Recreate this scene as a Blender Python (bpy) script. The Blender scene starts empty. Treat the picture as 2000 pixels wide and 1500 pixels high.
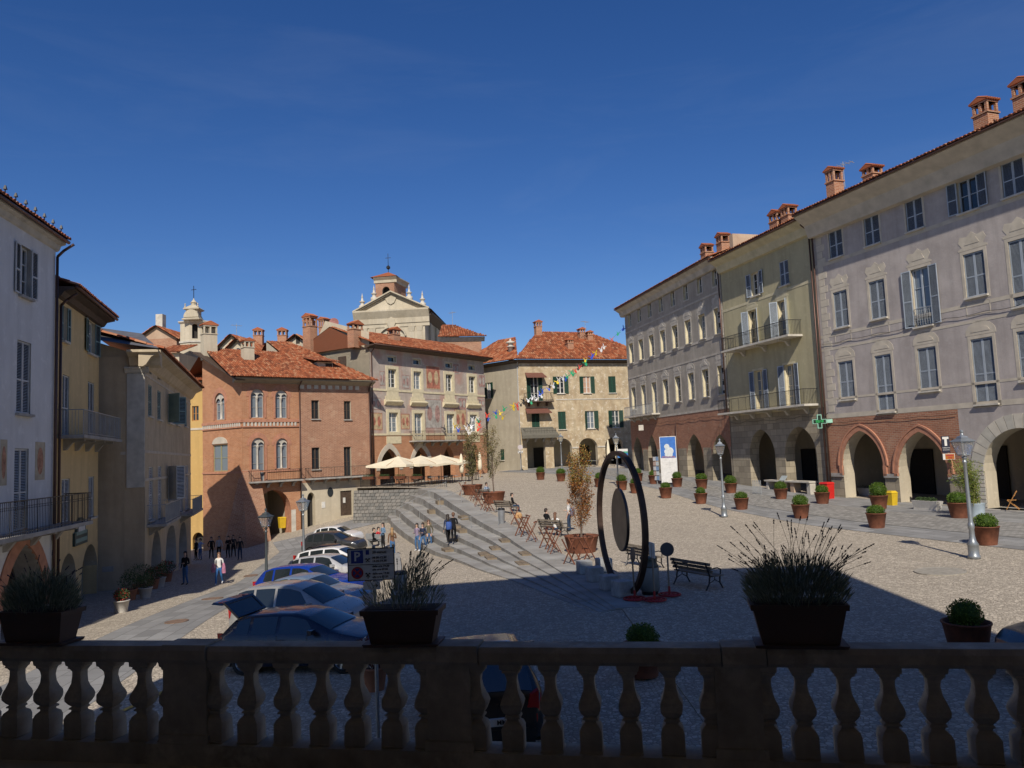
import bpy, math, random
import numpy as np
from mathutils import Vector, Matrix
R = math.radians
rnd = random.Random(7)
scene = bpy.context.scene
col = scene.collection

# ------------------------------------------------------------------ camera
PITCH, ROLL, FOC = R(5.1), R(2.35), 1500.0          # focal length in photo pixels (2000 wide)
_f = np.array([0, math.cos(PITCH), math.sin(PITCH)]); _u0 = np.array([0, -math.sin(PITCH), math.cos(PITCH)]); _r0 = np.array([1.0, 0, 0])
_r = math.cos(ROLL) * _r0 - math.sin(ROLL) * _u0
_u = math.sin(ROLL) * _r0 + math.cos(ROLL) * _u0
cam_d = bpy.data.cameras.new('camera'); cam = bpy.data.objects.new('camera', cam_d); col.objects.link(cam)
cam_d.sensor_width = 36; cam_d.lens = FOC / 2000 * 36; cam_d.clip_start = 0.05; cam_d.clip_end = 3000
cam.matrix_world = Matrix(((_r[0], _u[0], -_f[0], 0), (_r[1], _u[1], -_f[1], 0), (_r[2], _u[2], -_f[2], 0), (0, 0, 0, 1)))
scene.camera = cam

# ------------------------------------------------------------------ sky, sun, exposure
SUN_EL, SUN_TH = 41.0, 1.0                           # elevation; shadows fall this many degrees right of straight ahead
w = bpy.data.worlds.new('World'); scene.world = w; w.use_nodes = True
nt = w.node_tree; bg = nt.nodes['Background']; sky = nt.nodes.new('ShaderNodeTexSky')
sky.sky_type = 'NISHITA'; sky.sun_disc = False; sky.sun_elevation = R(SUN_EL)
sky.sun_rotation = R(180 + SUN_TH)
sky.altitude = 600; sky.air_density = 1.0; sky.dust_density = 0.45; sky.ozone_density = 4.0
hs_ = nt.nodes.new('ShaderNodeHueSaturation'); hs_.inputs['Saturation'].default_value = 1.26; hs_.inputs['Hue'].default_value = 0.513; nt.links.new(sky.outputs[0], hs_.inputs['Color']); tc_ = nt.nodes.new('ShaderNodeTexCoord'); mp_ = nt.nodes.new('ShaderNodeMapping'); mp_.inputs['Scale'].default_value = (1.3, 1.3, 7); nz_ = nt.nodes.new('ShaderNodeTexNoise'); nz_.inputs['Scale'].default_value = 2.2; nz_.inputs['Detail'].default_value = 9; nz_.inputs['Roughness'].default_value = 0.62; nz_.inputs['Distortion'].default_value = 0.6
rp_ = nt.nodes.new('ShaderNodeValToRGB'); rp_.color_ramp.elements[0].position = 0.48; rp_.color_ramp.elements[0].color = (0, 0, 0, 1); rp_.color_ramp.elements[1].position = 0.8; rp_.color_ramp.elements[1].color = (0.045, 0.045, 0.045, 1)   # thin cirrus
mx_ = nt.nodes.new('ShaderNodeMix'); mx_.data_type = 'RGBA'; mx_.inputs[7].default_value = (5.5, 6.2, 7.2, 1)
nt.links.new(tc_.outputs['Generated'], mp_.inputs[0]); nt.links.new(mp_.outputs[0], nz_.inputs['Vector']); nt.links.new(nz_.outputs[0], rp_.inputs[0]); nt.links.new(rp_.outputs[0], mx_.inputs[0]); nt.links.new(hs_.outputs[0], mx_.inputs[6]); nt.links.new(mx_.outputs[2], bg.inputs[0]); bg.inputs[1].default_value = 0.092
sl = bpy.data.lights.new('sun', 'SUN'); so = bpy.data.objects.new('sun', sl); col.objects.link(so)
sl.energy = 4.9; sl.angle = R(0.53); sl.color = (1.0, 0.93, 0.82)
sd = Vector((math.sin(R(SUN_TH)) * math.cos(R(SUN_EL)), math.cos(R(SUN_TH)) * math.cos(R(SUN_EL)), -math.sin(R(SUN_EL))))
so.rotation_euler = sd.to_track_quat('-Z', 'Y').to_euler()
scene.view_settings.view_transform = 'Standard'; scene.view_settings.look = 'None'
scene.view_settings.exposure = -0.03; scene.view_settings.gamma = 1.0

# ------------------------------------------------------------------ photo pixel -> place
def ray(px, py):
    d = _f + (px - 1000) / FOC * _r + (750 - py) / FOC * _u
    return d / d[1]
def at(px, py, y):                                   # the point seen at a pixel, y metres ahead
    d = ray(px, py) * y
    return Vector((d[0], y, d[2]))

# ------------------------------------------------------------------ ground heights (camera height = 0)
def tps(pts, lam=0.02):
    P = np.array(pts, float); n = len(P); X = P[:, :2] / 20
    def phi(r2): return 0.5 * r2 * np.log(np.maximum(r2, 1e-9))
    D = ((X[:, None] - X[None]) ** 2).sum(-1)
    A = np.zeros((n + 3, n + 3)); A[:n, :n] = phi(D) + lam * np.eye(n)
    A[:n, n] = 1; A[:n, n + 1:] = X; A[n, :n] = 1; A[n + 1:, :n] = X.T
    c = np.linalg.solve(A, np.r_[P[:, 2], 0, 0, 0])
    def f(x, y):
        q = np.stack([np.asarray(x, float), np.asarray(y, float)], -1) / 20
        d = ((q[..., None, :] - X) ** 2).sum(-1)
        return phi(d) @ c[:n] + c[n] + q @ c[n + 1:]
    return f
EDGE = [(0, 3.0, -4.72), (14, 3.0, -4.66), (22.5, 2.9, -4.6), (32.4, 1.7, -4.6), (43, 0, -4.45), (56, -3.7, -3.6), (66, -6.2, -3.05), (69.5, -8.4, -2.85), (71.5, -11.5, -2.75), (73, -15.4, -2.72), (130, -15.4, -2.5)]
ey = np.array([e[0] for e in EDGE]); ex = np.array([e[1] for e in EDGE])
def xe(y): return float(np.interp(y, ey, ex))
UP = [(e[1], e[0], e[2]) for e in EDGE[:-1]] + [(-2.7, 82, -2.75), (-14, 79, -2.75), (1, 96, -2.1), (14, 98, -2.1), (12.6, 83, -2.35), (17.4, 61.3, -3.2), (20.6, 50.3, -3.7),
      (25.4, 36.6, -3.9), (30, 25, -4.0), (16.2, 26.8, -4.25), (12.1, 43, -4.1), (3.3, 44, -4.5), (10, 8, -4.5), (20, 8, -4.2), (40, 8, -4.2), (45, 60, -3.5), (0, 130, -1.5), (40, 120, -1.5)]
LO = [(e[1], e[0], e[2] - 0.02) for e in EDGE[:3]] + [(-1.6, 31, -4.95), (-2.6, 36, -5.12), (-5.5, 48.8, -5.75), (-9.5, 62, -5.75), (-10, 66, -5.5), (-14.8, 73.5, -5.35), (-19, 71.5, -6.0),
      (-16, 42, -6.45), (-21, 59, -7.3), (-24, 66, -7.3), (-30.5, 72, -8.1), (-19.2, 40, -6.05), (-22.5, 51, -6.8), (-18.0, 31, -5.75), (-16.8, 25, -5.5), (-8.3, 18.9, -5.3), (-14.5, 57, -6.25),
      (-13, 50, -6.15), (-11, 37, -5.95), (-15, 12, -5.5), (-30, 20, -6.5), (-40, 60, -8), (-3, 10, -4.9)]
fU, fL = tps(UP), tps(LO)
def zu(x, y): return float(fU(x, y))
def zl(x, y): return float(fL(x, y))
def zg(x, y): return zu(x, y) if x >= xe(y) else zl(x, y)
def G(px, py, which=None, y0=8.0):                   # where a pixel's line of sight meets the ground
    d = ray(px, py); f = {None: zg, 'u': zu, 'l': zl}[which]
    y = y0; step = 0.25
    while y < 140:
        if d[2] * y <= f(d[0] * y, y):
            lo, hi = y - step, y
            for _ in range(22):
                m = (lo + hi) / 2
                if d[2] * m <= f(d[0] * m, m): hi = m
                else: lo = m
            y = hi; break
        y += step
    return Vector((d[0] * y, y, f(d[0] * y, y)))
def gp(x, y, which=None):
    return Vector((x, y, {None: zg, 'u': zu, 'l': zl}[which](x, y)))

# ------------------------------------------------------------------ mesh builder
class MB:
    def __init__(s): s.v = []; s.f = []; s.m = []; s.uv = []; s.M = None
    def pt(s, p):
        if s.M is not None: p = s.M @ Vector(p)
        s.v.append((p[0], p[1], p[2])); return len(s.v) - 1
    def face(s, pts, m=0, uv=None):
        s.f.append([s.pt(p) for p in pts]); s.m.append(m); s.uv.append(uv); return s
    def idx(s, ids, m=0, uv=None): s.f.append(list(ids)); s.m.append(m); s.uv.append(uv)
    def box(s, x0, x1, y0, y1, z0, z1, m=0):
        i = [s.pt(p) for p in ((x0, y0, z0), (x1, y0, z0), (x1, y1, z0), (x0, y1, z0), (x0, y0, z1), (x1, y0, z1), (x1, y1, z1), (x0, y1, z1))]
        for q in ((0, 3, 2, 1), (4, 5, 6, 7), (0, 1, 5, 4), (1, 2, 6, 5), (2, 3, 7, 6), (3, 0, 4, 7)): s.idx([i[k] for k in q], m)
        return s
    def frustum(s, c, a0, b0, a1, b1, z0, z1, m=0):
        x, y = c
        i = [s.pt(p) for p in ((x - a0, y - b0, z0), (x + a0, y - b0, z0), (x + a0, y + b0, z0), (x - a0, y + b0, z0), (x - a1, y - b1, z1), (x + a1, y - b1, z1), (x + a1, y + b1, z1), (x - a1, y + b1, z1))]
        for q in ((0, 3, 2, 1), (4, 5, 6, 7), (0, 1, 5, 4), (1, 2, 6, 5), (2, 3, 7, 6), (3, 0, 4, 7)): s.idx([i[k] for k in q], m)
        return s
    def tube(s, p, q, r0, r1=None, n=8, m=0, cap=True):
        r1 = r0 if r1 is None else r1
        p, q = Vector(p), Vector(q); d = (q - p)
        if d.length < 1e-6: return s
        d.normalize(); a = d.orthogonal().normalized(); b = d.cross(a)
        A = []; B = []
        for k in range(n):
            t = 2 * math.pi * k / n; o = a * math.cos(t) + b * math.sin(t)
            A.append(s.pt(p + o * r0)); B.append(s.pt(q + o * r1))
        for k in range(n): s.idx([A[k], A[(k + 1) % n], B[(k + 1) % n], B[k]], m)
        if cap: s.idx(A[::-1], m); s.idx(B, m)
        return s
    def path(s, pts, r, n=6, m=0):
        for a, b in zip(pts, pts[1:]): s.tube(a, b, r, r, n, m)
        return s
    def bar(s, p, q, w, h, m=0):                      # rectangular bar from p to q
        p, q = Vector(p), Vector(q); d = (q - p).normalized()
        up = Vector((0, 0, 1)) if abs(d.z) < 0.95 else Vector((1, 0, 0))
        a = d.cross(up).normalized() * w / 2; b = a.cross(d).normalized() * h / 2
        i = [s.pt(x) for x in (p - a - b, p + a - b, p + a + b, p - a + b, q - a - b, q + a - b, q + a + b, q - a + b)]
        for k in ((0, 3, 2, 1), (4, 5, 6, 7), (0, 1, 5, 4), (1, 2, 6, 5), (2, 3, 7, 6), (3, 0, 4, 7)): s.idx([i[j] for j in k], m)
        return s
    def lathe(s, prof, n=16, c=(0, 0, 0), m=0, close=True, sq=0.0):
        rings = []
        for r, z in prof:
            ring = []
            for k in range(n):
                t = 2 * math.pi * (k + 0.5) / n
                ring.append(s.pt((c[0] + r * math.cos(t), c[1] + r * math.sin(t), c[2] + z)))
            rings.append(ring)
        for A, B in zip(rings, rings[1:]):
            for k in range(n): s.idx([A[k], A[(k + 1) % n], B[(k + 1) % n], B[k]], m)
        if close: s.idx(rings[0][::-1], m); s.idx(rings[-1], m)
        return s
    def prism(s, poly, y0, y1, m=0, mf=None):         # polygon in x,z pushed along y (front = y0)
        A = [s.pt((x, y0, z)) for x, z in poly]; B = [s.pt((x, y1, z)) for x, z in poly]; n = len(poly)
        s.idx(A, m if mf is None else mf); s.idx(B[::-1], m)
        for k in range(n): s.idx([A[(k + 1) % n], A[k], B[k], B[(k + 1) % n]], m)
        return s
    def loft(s, rings, m=0, closed=True, cap=True):
        I = [[s.pt(p) for p in r] for r in rings]; n = len(I[0])
        for A, B in zip(I, I[1:]):
            for k in range(n if closed else n - 1): s.idx([A[k], A[(k + 1) % n], B[(k + 1) % n], B[k]], m)
        if cap: s.idx(I[0][::-1], m); s.idx(I[-1], m)
        return s
    def mesh(s, name, mats, smooth=False):
        me = bpy.data.meshes.new(name); me.from_pydata(s.v, [], s.f)
        for k in mats: me.materials.append(k)
        if len(mats) > 1: me.polygons.foreach_set('material_index', s.m)
        if any(u is not None for u in s.uv):
            ul = me.uv_layers.new(name='UVMap'); flat = []
            for fc, u in zip(s.f, s.uv):
                if u is None: flat += [0.0, 0.0] * len(fc)
                else:
                    for a in u: flat += [a[0], a[1]]
            ul.data.foreach_set('uv', flat)
        if smooth: me.polygons.foreach_set('use_smooth', [True] * len(me.polygons))
        me.update(); return me
    def build(s, name, mats, parent=None, smooth=False, loc=None, rz=0.0):
        if not isinstance(mats, (list, tuple)): mats = [mats]
        return put(name, s.mesh(name, mats, smooth), parent, loc, rz)
def put(name, me, parent=None, loc=None, rz=0.0):
    o = bpy.data.objects.new(name, me); col.objects.link(o)
    if parent is not None: o.parent = parent
    if loc is not None: o.location = loc
    if rz: o.rotation_euler = (0, 0, rz)
    return o
def tag(o, label=None, cat=None, group=None, kind=None):
    if label: o['label'] = label
    if cat: o['category'] = cat
    if group: o['group'] = group
    if kind: o['kind'] = kind
    return o
def thing(name, label, cat, loc=(0, 0, 0), rz=0.0, group=None):
    o = bpy.data.objects.new(name, None); col.objects.link(o); o.empty_display_size = 0.3
    o.location = loc; o.rotation_euler = (0, 0, rz); return tag(o, label, cat, group)
KIDS = {}
def copy_tree(o, parent=None):
    c = o.copy(); col.objects.link(c); c.parent = parent
    for ch in list(o.children): copy_tree(ch, c)
    return c
def ground_tilt(o, x, y, rz, which=None):             # stand a thing on the slope
    e = 0.6; f = {None: zg, 'u': zu, 'l': zl}[which]
    n = Vector((-(f(x + e, y) - f(x - e, y)) / (2 * e), -(f(x, y + e) - f(x, y - e)) / (2 * e), 1)).normalized()
    q = Vector((0, 0, 1)).rotation_difference(n)
    o.rotation_mode = 'QUATERNION'; o.rotation_quaternion = q @ Matrix.Rotation(rz, 3, 'Z').to_quaternion()
# ------------------------------------------------------------------ materials
MATS = {}
def newmat(name):
    m = bpy.data.materials.new(name); m.use_nodes = True
    n = m.node_tree.nodes; b = n['Principled BSDF']; return m, m.node_tree, n, b
def L(nt, a, b): nt.links.new(a, b)
def mixc(nt, fac, a, b, blend='MIX'):
    x = nt.nodes.new('ShaderNodeMix'); x.data_type = 'RGBA'; x.blend_type = blend
    for s, v in ((0, fac), (6, a), (7, b)):
        if isinstance(v, (tuple, list)): x.inputs[s].default_value = (*v[:3], 1)
        elif isinstance(v, (int, float)): x.inputs[s].default_value = v
        else: L(nt, v, x.inputs[s])
    return x.outputs[2]
def ramp(nt, src, stops):
    r = nt.nodes.new('ShaderNodeValToRGB'); e = r.color_ramp.elements
    while len(e) < len(stops): e.new(0.5)
    for k, (p, c) in enumerate(stops):
        e[k].position = p; e[k].color = (*c, 1) if isinstance(c, (tuple, list)) else (c, c, c, 1)
    L(nt, src, r.inputs[0]); return r.outputs[0]
def noise(nt, co, scale, detail=4, rough=0.55, dim='3D'):
    n = nt.nodes.new('ShaderNodeTexNoise'); n.inputs['Scale'].default_value = scale; n.inputs['Detail'].default_value = detail; n.inputs['Roughness'].default_value = rough
    L(nt, co, n.inputs['Vector']); return n.outputs[0]
def coords(nt, which='Object', scale=None, loc=None):
    c = nt.nodes.new('ShaderNodeTexCoord'); o = c.outputs[which]
    if scale or loc:
        mp = nt.nodes.new('ShaderNodeMapping'); L(nt, o, mp.inputs[0])
        if scale: mp.inputs['Scale'].default_value = scale
        if loc: mp.inputs['Location'].default_value = loc
        o = mp.outputs[0]
    return o
def bump(nt, b, h, strength=0.4, dist=0.02):
    k = nt.nodes.new('ShaderNodeBump'); k.inputs['Strength'].default_value = strength; k.inputs['Distance'].default_value = dist
    L(nt, h, k.inputs['Height']); L(nt, k.outputs[0], b.inputs['Normal'])
def plain(name, c, rough=0.6, metal=0.0, var=0.12, scale=3.0, spec=0.5, bmp=0.0):
    if name in MATS: return MATS[name]
    m, nt, n, b = newmat(name); b.inputs['Roughness'].default_value = rough; b.inputs['Metallic'].default_value = metal; b.inputs['Specular IOR Level'].default_value = spec
    co = coords(nt); f = noise(nt, co, scale, 5)
    lo = tuple(x * (1 - var) for x in c); hi = tuple(min(1, x * (1 + var)) for x in c)
    L(nt, ramp(nt, f, [(0.3, lo), (0.7, hi)]), b.inputs['Base Color'])
    if bmp: bump(nt, b, noise(nt, co, scale * 12, 3), bmp, 0.01)
    MATS[name] = m; return m
def stucco(name, c, stain=(0.2, 0.17, 0.13), amt=0.5, light=None, scale=0.35, rough=0.9, spots=0.25, pink=None):
    """plaster wall: large weather blotches, vertical streaks, small flakes"""
    if name in MATS: return MATS[name]
    m, nt, n, b = newmat(name); b.inputs['Roughness'].default_value = rough; b.inputs['Specular IOR Level'].default_value = 0.2
    co = coords(nt); big = noise(nt, co, scale, 6, 0.65)
    c1 = mixc(nt, ramp(nt, big, [(0.35, 0), (0.72, amt)]), c, stain)
    st = noise(nt, coords(nt, 'Object', (1.6, 1.6, 0.16)), 1.0, 5, 0.6)
    c2 = mixc(nt, ramp(nt, st, [(0.46, 0), (0.7, amt * 0.85)]), c1, tuple(x * 0.62 for x in c))
    fl = noise(nt, coords(nt, 'Object', None, (7, 3, 1)), 2.3, 8, 0.7)
    c3 = mixc(nt, ramp(nt, fl, [(0.55, 0), (0.64, spots)]), c2, light or tuple(min(1, x * 1.35) for x in c))
    if pink:
        pk = noise(nt, coords(nt, 'Object', None, (21, 5, 3)), 0.55, 3, 0.5)
        c3 = mixc(nt, ramp(nt, pk, [(0.5, 0), (0.62, 0.6)]), c3, pink)
    L(nt, c3, b.inputs['Base Color']); bump(nt, b, noise(nt, co, 9, 6, 0.7), 0.35, 0.03)
    MATS[name] = m; return m
def brick(name, c1, c2, mortar, sc=1.0, light=None):
    if name in MATS: return MATS[name]
    m, nt, n, b = newmat(name); b.inputs['Roughness'].default_value = 0.92; b.inputs['Specular IOR Level'].default_value = 0.15
    uv = coords(nt, 'UV'); t = n.new('ShaderNodeTexBrick'); L(nt, uv, t.inputs['Vector'])
    t.inputs['Color1'].default_value = (*c1, 1); t.inputs['Color2'].default_value = (*c2, 1); t.inputs['Mortar'].default_value = (*mortar, 1)
    t.inputs['Scale'].default_value = 1.0; t.inputs['Brick Width'].default_value = 0.27 * sc; t.inputs['Row Height'].default_value = 0.085 * sc; t.inputs['Mortar Size'].default_value = 0.011 * sc; t.inputs['Bias'].default_value = 0.0
    co = coords(nt); big = noise(nt, co, 0.4, 6, 0.7)
    a = mixc(nt, ramp(nt, big, [(0.4, 0), (0.75, 0.6)]), t.outputs[0], tuple(x * 0.55 for x in c1))
    pt = noise(nt, coords(nt, 'Object', None, (3, 9, 2)), 0.9, 7, 0.7)
    a = mixc(nt, ramp(nt, pt, [(0.56, 0), (0.68, 0.5)]), a, light or mortar)
    L(nt, a, b.inputs['Base Color'])
    k = n.new('ShaderNodeMath'); k.operation = 'SUBTRACT'; k.inputs[0].default_value = 1; L(nt, t.outputs[1], k.inputs[1])
    bump(nt, b, k.outputs[0], 0.5, 0.012)
    MATS[name] = m; return m
def ashlar(name, c, joint, bw=0.8, bh=0.4, ms=0.012, var=0.25):
    if name in MATS: return MATS[name]
    m, nt, n, b = newmat(name); b.inputs['Roughness'].default_value = 0.85; b.inputs['Specular IOR Level'].default_value = 0.25
    uv = coords(nt, 'UV'); t = n.new('ShaderNodeTexBrick'); L(nt, uv, t.inputs['Vector'])
    t.inputs['Color1'].default_value = (*[x * (1 - var) for x in c], 1); t.inputs['Color2'].default_value = (*[min(1, x * (1 + var)) for x in c], 1); t.inputs['Mortar'].default_value = (*joint, 1)
    t.inputs['Scale'].default_value = 1.0; t.inputs['Brick Width'].default_value = bw; t.inputs['Row Height'].default_value = bh; t.inputs['Mortar Size'].default_value = ms
    f = noise(nt, coords(nt), 1.3, 7, 0.7)
    a = mixc(nt, ramp(nt, f, [(0.35, 0), (0.75, 0.5)]), t.outputs[0], tuple(x * 0.6 for x in c))
    L(nt, a, b.inputs['Base Color'])
    k = n.new('ShaderNodeMath'); k.operation = 'SUBTRACT'; k.inputs[0].default_value = 1; L(nt, t.outputs[1], k.inputs[1])
    bump(nt, b, k.outputs[0], 0.5, 0.015)
    MATS[name] = m; return m
def tilemat(name, stops):
    if name in MATS: return MATS[name]
    m, nt, n, b = newmat(name); b.inputs['Roughness'].default_value = 0.9; b.inputs['Specular IOR Level'].default_value = 0.2
    uv = coords(nt, 'UV'); sx = n.new('ShaderNodeSeparateXYZ'); L(nt, uv, sx.inputs[0])
    a = ramp(nt, sx.outputs[0], stops)
    f = noise(nt, coords(nt), 0.5, 6, 0.7)
    a = mixc(nt, ramp(nt, f, [(0.45, 0), (0.8, 0.55)]), a, (0.13, 0.06, 0.035))
    g = noise(nt, coords(nt), 14, 3, 0.7)
    a = mixc(nt, ramp(nt, g, [(0.55, 0), (0.8, 0.35)]), a, (0.3, 0.2, 0.14))
    L(nt, a, b.inputs['Base Color']); MATS[name] = m; return m
def cobble(name, c, dark, size=9.0, blotch=None, rough=0.85, bmp=0.5):
    if name in MATS: return MATS[name]
    m, nt, n, b = newmat(name); b.inputs['Roughness'].default_value = rough; b.inputs['Specular IOR Level'].default_value = 0.25
    co = coords(nt); v = n.new('ShaderNodeTexVoronoi'); v.inputs['Scale'].default_value = size; v.inputs['Randomness'].default_value = 0.9; L(nt, co, v.inputs['Vector'])
    e = n.new('ShaderNodeTexVoronoi'); e.feature = 'DISTANCE_TO_EDGE'; e.inputs['Scale'].default_value = size; e.inputs['Randomness'].default_value = 0.9; L(nt, co, e.inputs['Vector'])
    sx = n.new('ShaderNodeSeparateColor'); L(nt, v.outputs['Color'], sx.inputs[0])
    lo = tuple(x * 0.68 for x in c); hi = tuple(min(1, x * 1.38) for x in c)
    a = ramp(nt, sx.outputs[0], [(0.0, lo), (0.55, c), (1.0, hi)])
    a = mixc(nt, ramp(nt, e.outputs[0], [(0.02, 1.0), (0.12, 0)]), a, dark)
    big = noise(nt, co, 0.16, 6, 0.65)
    a = mixc(nt, ramp(nt, big, [(0.38, 0), (0.7, 0.45)]), a, blotch or tuple(x * 0.66 for x in c))
    med = noise(nt, coords(nt, 'Object', None, (4, 8, 1)), 1.4, 5, 0.7)
    a = mixc(nt, ramp(nt, med, [(0.5, 0), (0.75, 0.35)]), a, tuple(x * 0.6 for x in c))
    L(nt, a, b.inputs['Base Color'])
    bump(nt, b, ramp(nt, e.outputs[0], [(0.0, 0), (0.18, 1)]), bmp, 0.03)
    MATS[name] = m; return m
def slabs(name, c, joint, bw=0.9, bh=0.55, var=0.22):
    """flagstones laid on the ground; UV is metres along and across"""
    m = ashlar(name, c, joint, bw, bh, 0.012, var); return m
def glass(name, c=(0.02, 0.025, 0.03), rough=0.06, spec=0.8):
    if name in MATS: return MATS[name]
    m, nt, n, b = newmat(name); b.inputs['Base Color'].default_value = (*c, 1); b.inputs['Roughness'].default_value = rough; b.inputs['Specular IOR Level'].default_value = spec
    bump(nt, b, noise(nt, coords(nt), 1.7, 2), 0.08, 0.05)
    MATS[name] = m; return m
def paint(name, c, coat=0.6, metal=0.35, rough=0.3):
    if name in MATS: return MATS[name]
    m, nt, n, b = newmat(name); b.inputs['Metallic'].default_value = metal; b.inputs['Roughness'].default_value = rough
    b.inputs['Coat Weight'].default_value = coat; b.inputs['Coat Roughness'].default_value = 0.05
    f = noise(nt, coords(nt), 1.5, 4)
    L(nt, ramp(nt, f, [(0.3, tuple(x * 0.93 for x in c)), (0.7, c)]), b.inputs['Base Color'])
    f2 = noise(nt, coords(nt, 'Object', None, (3, 1, 5)), 4, 5, 0.7); L(nt, ramp(nt, f2, [(0.35, rough * 0.8), (0.75, min(1, rough * 1.5))]), b.inputs['Roughness'])
    MATS[name] = m; return m
def leafmat(name, stops, rough=0.6):
    if name in MATS: return MATS[name]
    m, nt, n, b = newmat(name); b.inputs['Roughness'].default_value = rough; b.inputs['Specular IOR Level'].default_value = 0.25
    sx = n.new('ShaderNodeSeparateXYZ'); L(nt, coords(nt, 'UV'), sx.inputs[0])
    c = ramp(nt, sx.outputs[0], stops); L(nt, c, b.inputs['Base Color'])
    tr = n.new('ShaderNodeBsdfTranslucent'); L(nt, c, tr.inputs[0]); mx = n.new('ShaderNodeMixShader'); mx.inputs[0].default_value = 0.25
    L(nt, b.outputs[0], mx.inputs[1]); L(nt, tr.outputs[0], mx.inputs[2]); L(nt, mx.outputs[0], n['Material Output'].inputs[0])
    MATS[name] = m; return m
def emit(name, c, s=1.0):
    if name in MATS: return MATS[name]
    m, nt, n, b = newmat(name); b.inputs['Base Color'].default_value = (*[x * 0.3 for x in c], 1); b.inputs['Emission Color'].default_value = (*c, 1); b.inputs['Emission Strength'].default_value = s
    MATS[name] = m; return m

M_glass = glass('window_glass'); M_glass2 = glass('pale_window_glass', (0.16, 0.19, 0.22), 0.08)
M_carglass = glass('car_glass', (0.015, 0.02, 0.022), 0.03, 1.0)
M_white = plain('white_painted_wood', (0.62, 0.6, 0.55), 0.6); M_cream = plain('cream_paint', (0.62, 0.54, 0.36), 0.7)
M_shut_grey = plain('pale_blue_grey_shutter', (0.36, 0.40, 0.44), 0.55); M_shut_green = plain('dark_green_shutter', (0.012, 0.06, 0.035), 0.5)
M_shut_lt = plain('weathered_white_shutter', (0.5, 0.5, 0.48), 0.6); M_shut_teal = plain('faded_green_shutter', (0.2, 0.29, 0.27), 0.6)
M_iron = plain('dark_iron', (0.035, 0.035, 0.037), 0.45, 0.6); M_iron_lt = plain('pale_grey_iron', (0.33, 0.34, 0.34), 0.5, 0.2)
M_lampgrey = plain('silver_grey_cast_iron', (0.30, 0.32, 0.33), 0.4, 0.6, 0.15); M_lampdark = plain('dark_grey_cast_iron', (0.09, 0.10, 0.10), 0.45, 0.5)
M_copper = plain('brown_copper_pipe', (0.11, 0.06, 0.045), 0.45, 0.5); M_wood = plain('dark_brown_wood', (0.07, 0.045, 0.03), 0.7, 0, 0.3, 6)
M_woodlt = plain('orange_varnished_wood', (0.42, 0.2, 0.06), 0.5); M_stone = plain('grey_stone', (0.33, 0.31, 0.28), 0.85, 0, 0.22, 2.5, 0.3, 0.3)
M_stonelt = plain('pale_stone', (0.5, 0.46, 0.39), 0.85, 0, 0.2, 2.0, 0.3, 0.3); M_plaster = stucco('cream_plaster', (0.55, 0.48, 0.36), (0.3, 0.25, 0.18))
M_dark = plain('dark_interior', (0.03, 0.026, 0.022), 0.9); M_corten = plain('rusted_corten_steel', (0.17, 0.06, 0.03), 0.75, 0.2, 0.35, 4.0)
M_soil = plain('dark_soil', (0.05, 0.035, 0.025), 0.95); M_black = plain('black_plastic', (0.012, 0.012, 0.013), 0.5); M_rubber = plain('tyre_rubber', (0.016, 0.016, 0.017), 0.85)
M_slate = plain('grey_slate', (0.10, 0.10, 0.11), 0.7, 0, 0.25, 2)
M_tile = tilemat('terracotta_tiles', [(0.0, (0.16, 0.05, 0.024)), (0.35, (0.28, 0.082, 0.034)), (0.7, (0.37, 0.115, 0.048)), (1.0, (0.40, 0.2, 0.105))])
M_tile2 = tilemat('weathered_terracotta_tiles', [(0.0, (0.17, 0.06, 0.03)), (0.4, (0.33, 0.10, 0.045)), (0.75, (0.42, 0.15, 0.07)), (1.0, (0.43, 0.24, 0.14))])
M_brickA = brick('red_orange_brick', (0.51, 0.235, 0.115), (0.40, 0.165, 0.08), (0.46, 0.31, 0.21), 1.25, (0.52, 0.31, 0.19))
M_brickB = brick('brown_brick', (0.41, 0.20, 0.12), (0.29, 0.13, 0.08), (0.47, 0.34, 0.24), 1.25, (0.48, 0.34, 0.23))
M_brickC = brick('old_arcade_brick', (0.41, 0.185, 0.11), (0.29, 0.125, 0.08), (0.42, 0.3, 0.21), 1.2)
M_brickCh = brick('chimney_brick', (0.44, 0.19, 0.1), (0.3, 0.12, 0.07), (0.5, 0.38, 0.27), 1.2)
M_redtrim = plain('red_terracotta_moulding', (0.41, 0.19, 0.115), 0.85, 0, 0.2, 3)
M_ashlar = ashlar('rough_ashlar', (0.34, 0.29, 0.21), (0.16, 0.13, 0.09), 0.75, 0.45); M_ashlar2 = ashlar('pale_ashlar', (0.52, 0.47, 0.37), (0.28, 0.24, 0.18), 0.9, 0.42)
M_W = stucco('white_grey_plaster', (0.70, 0.69, 0.67), (0.52, 0.50, 0.47), 0.5); M_Y = stucco('yellow_plaster', (0.68, 0.50, 0.25), (0.5, 0.37, 0.2), 0.5)
M_T = stucco('tan_plaster', (0.53, 0.41, 0.27), (0.33, 0.25, 0.16), 0.7, (0.5, 0.42, 0.31), 0.5); M_Tf = stucco('grey_tan_plaster', (0.56, 0.46, 0.32), (0.28, 0.23, 0.16), 0.7)
M_O = stucco('ochre_plaster', (0.52, 0.34, 0.13), (0.42, 0.25, 0.08), 0.4)
M_F = stucco('faded_fresco_plaster', (0.50, 0.42, 0.35), (0.30, 0.25, 0.22), 0.8, (0.58, 0.52, 0.44), 0.7, 0.9, 0.5, (0.42, 0.22, 0.17))
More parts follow.
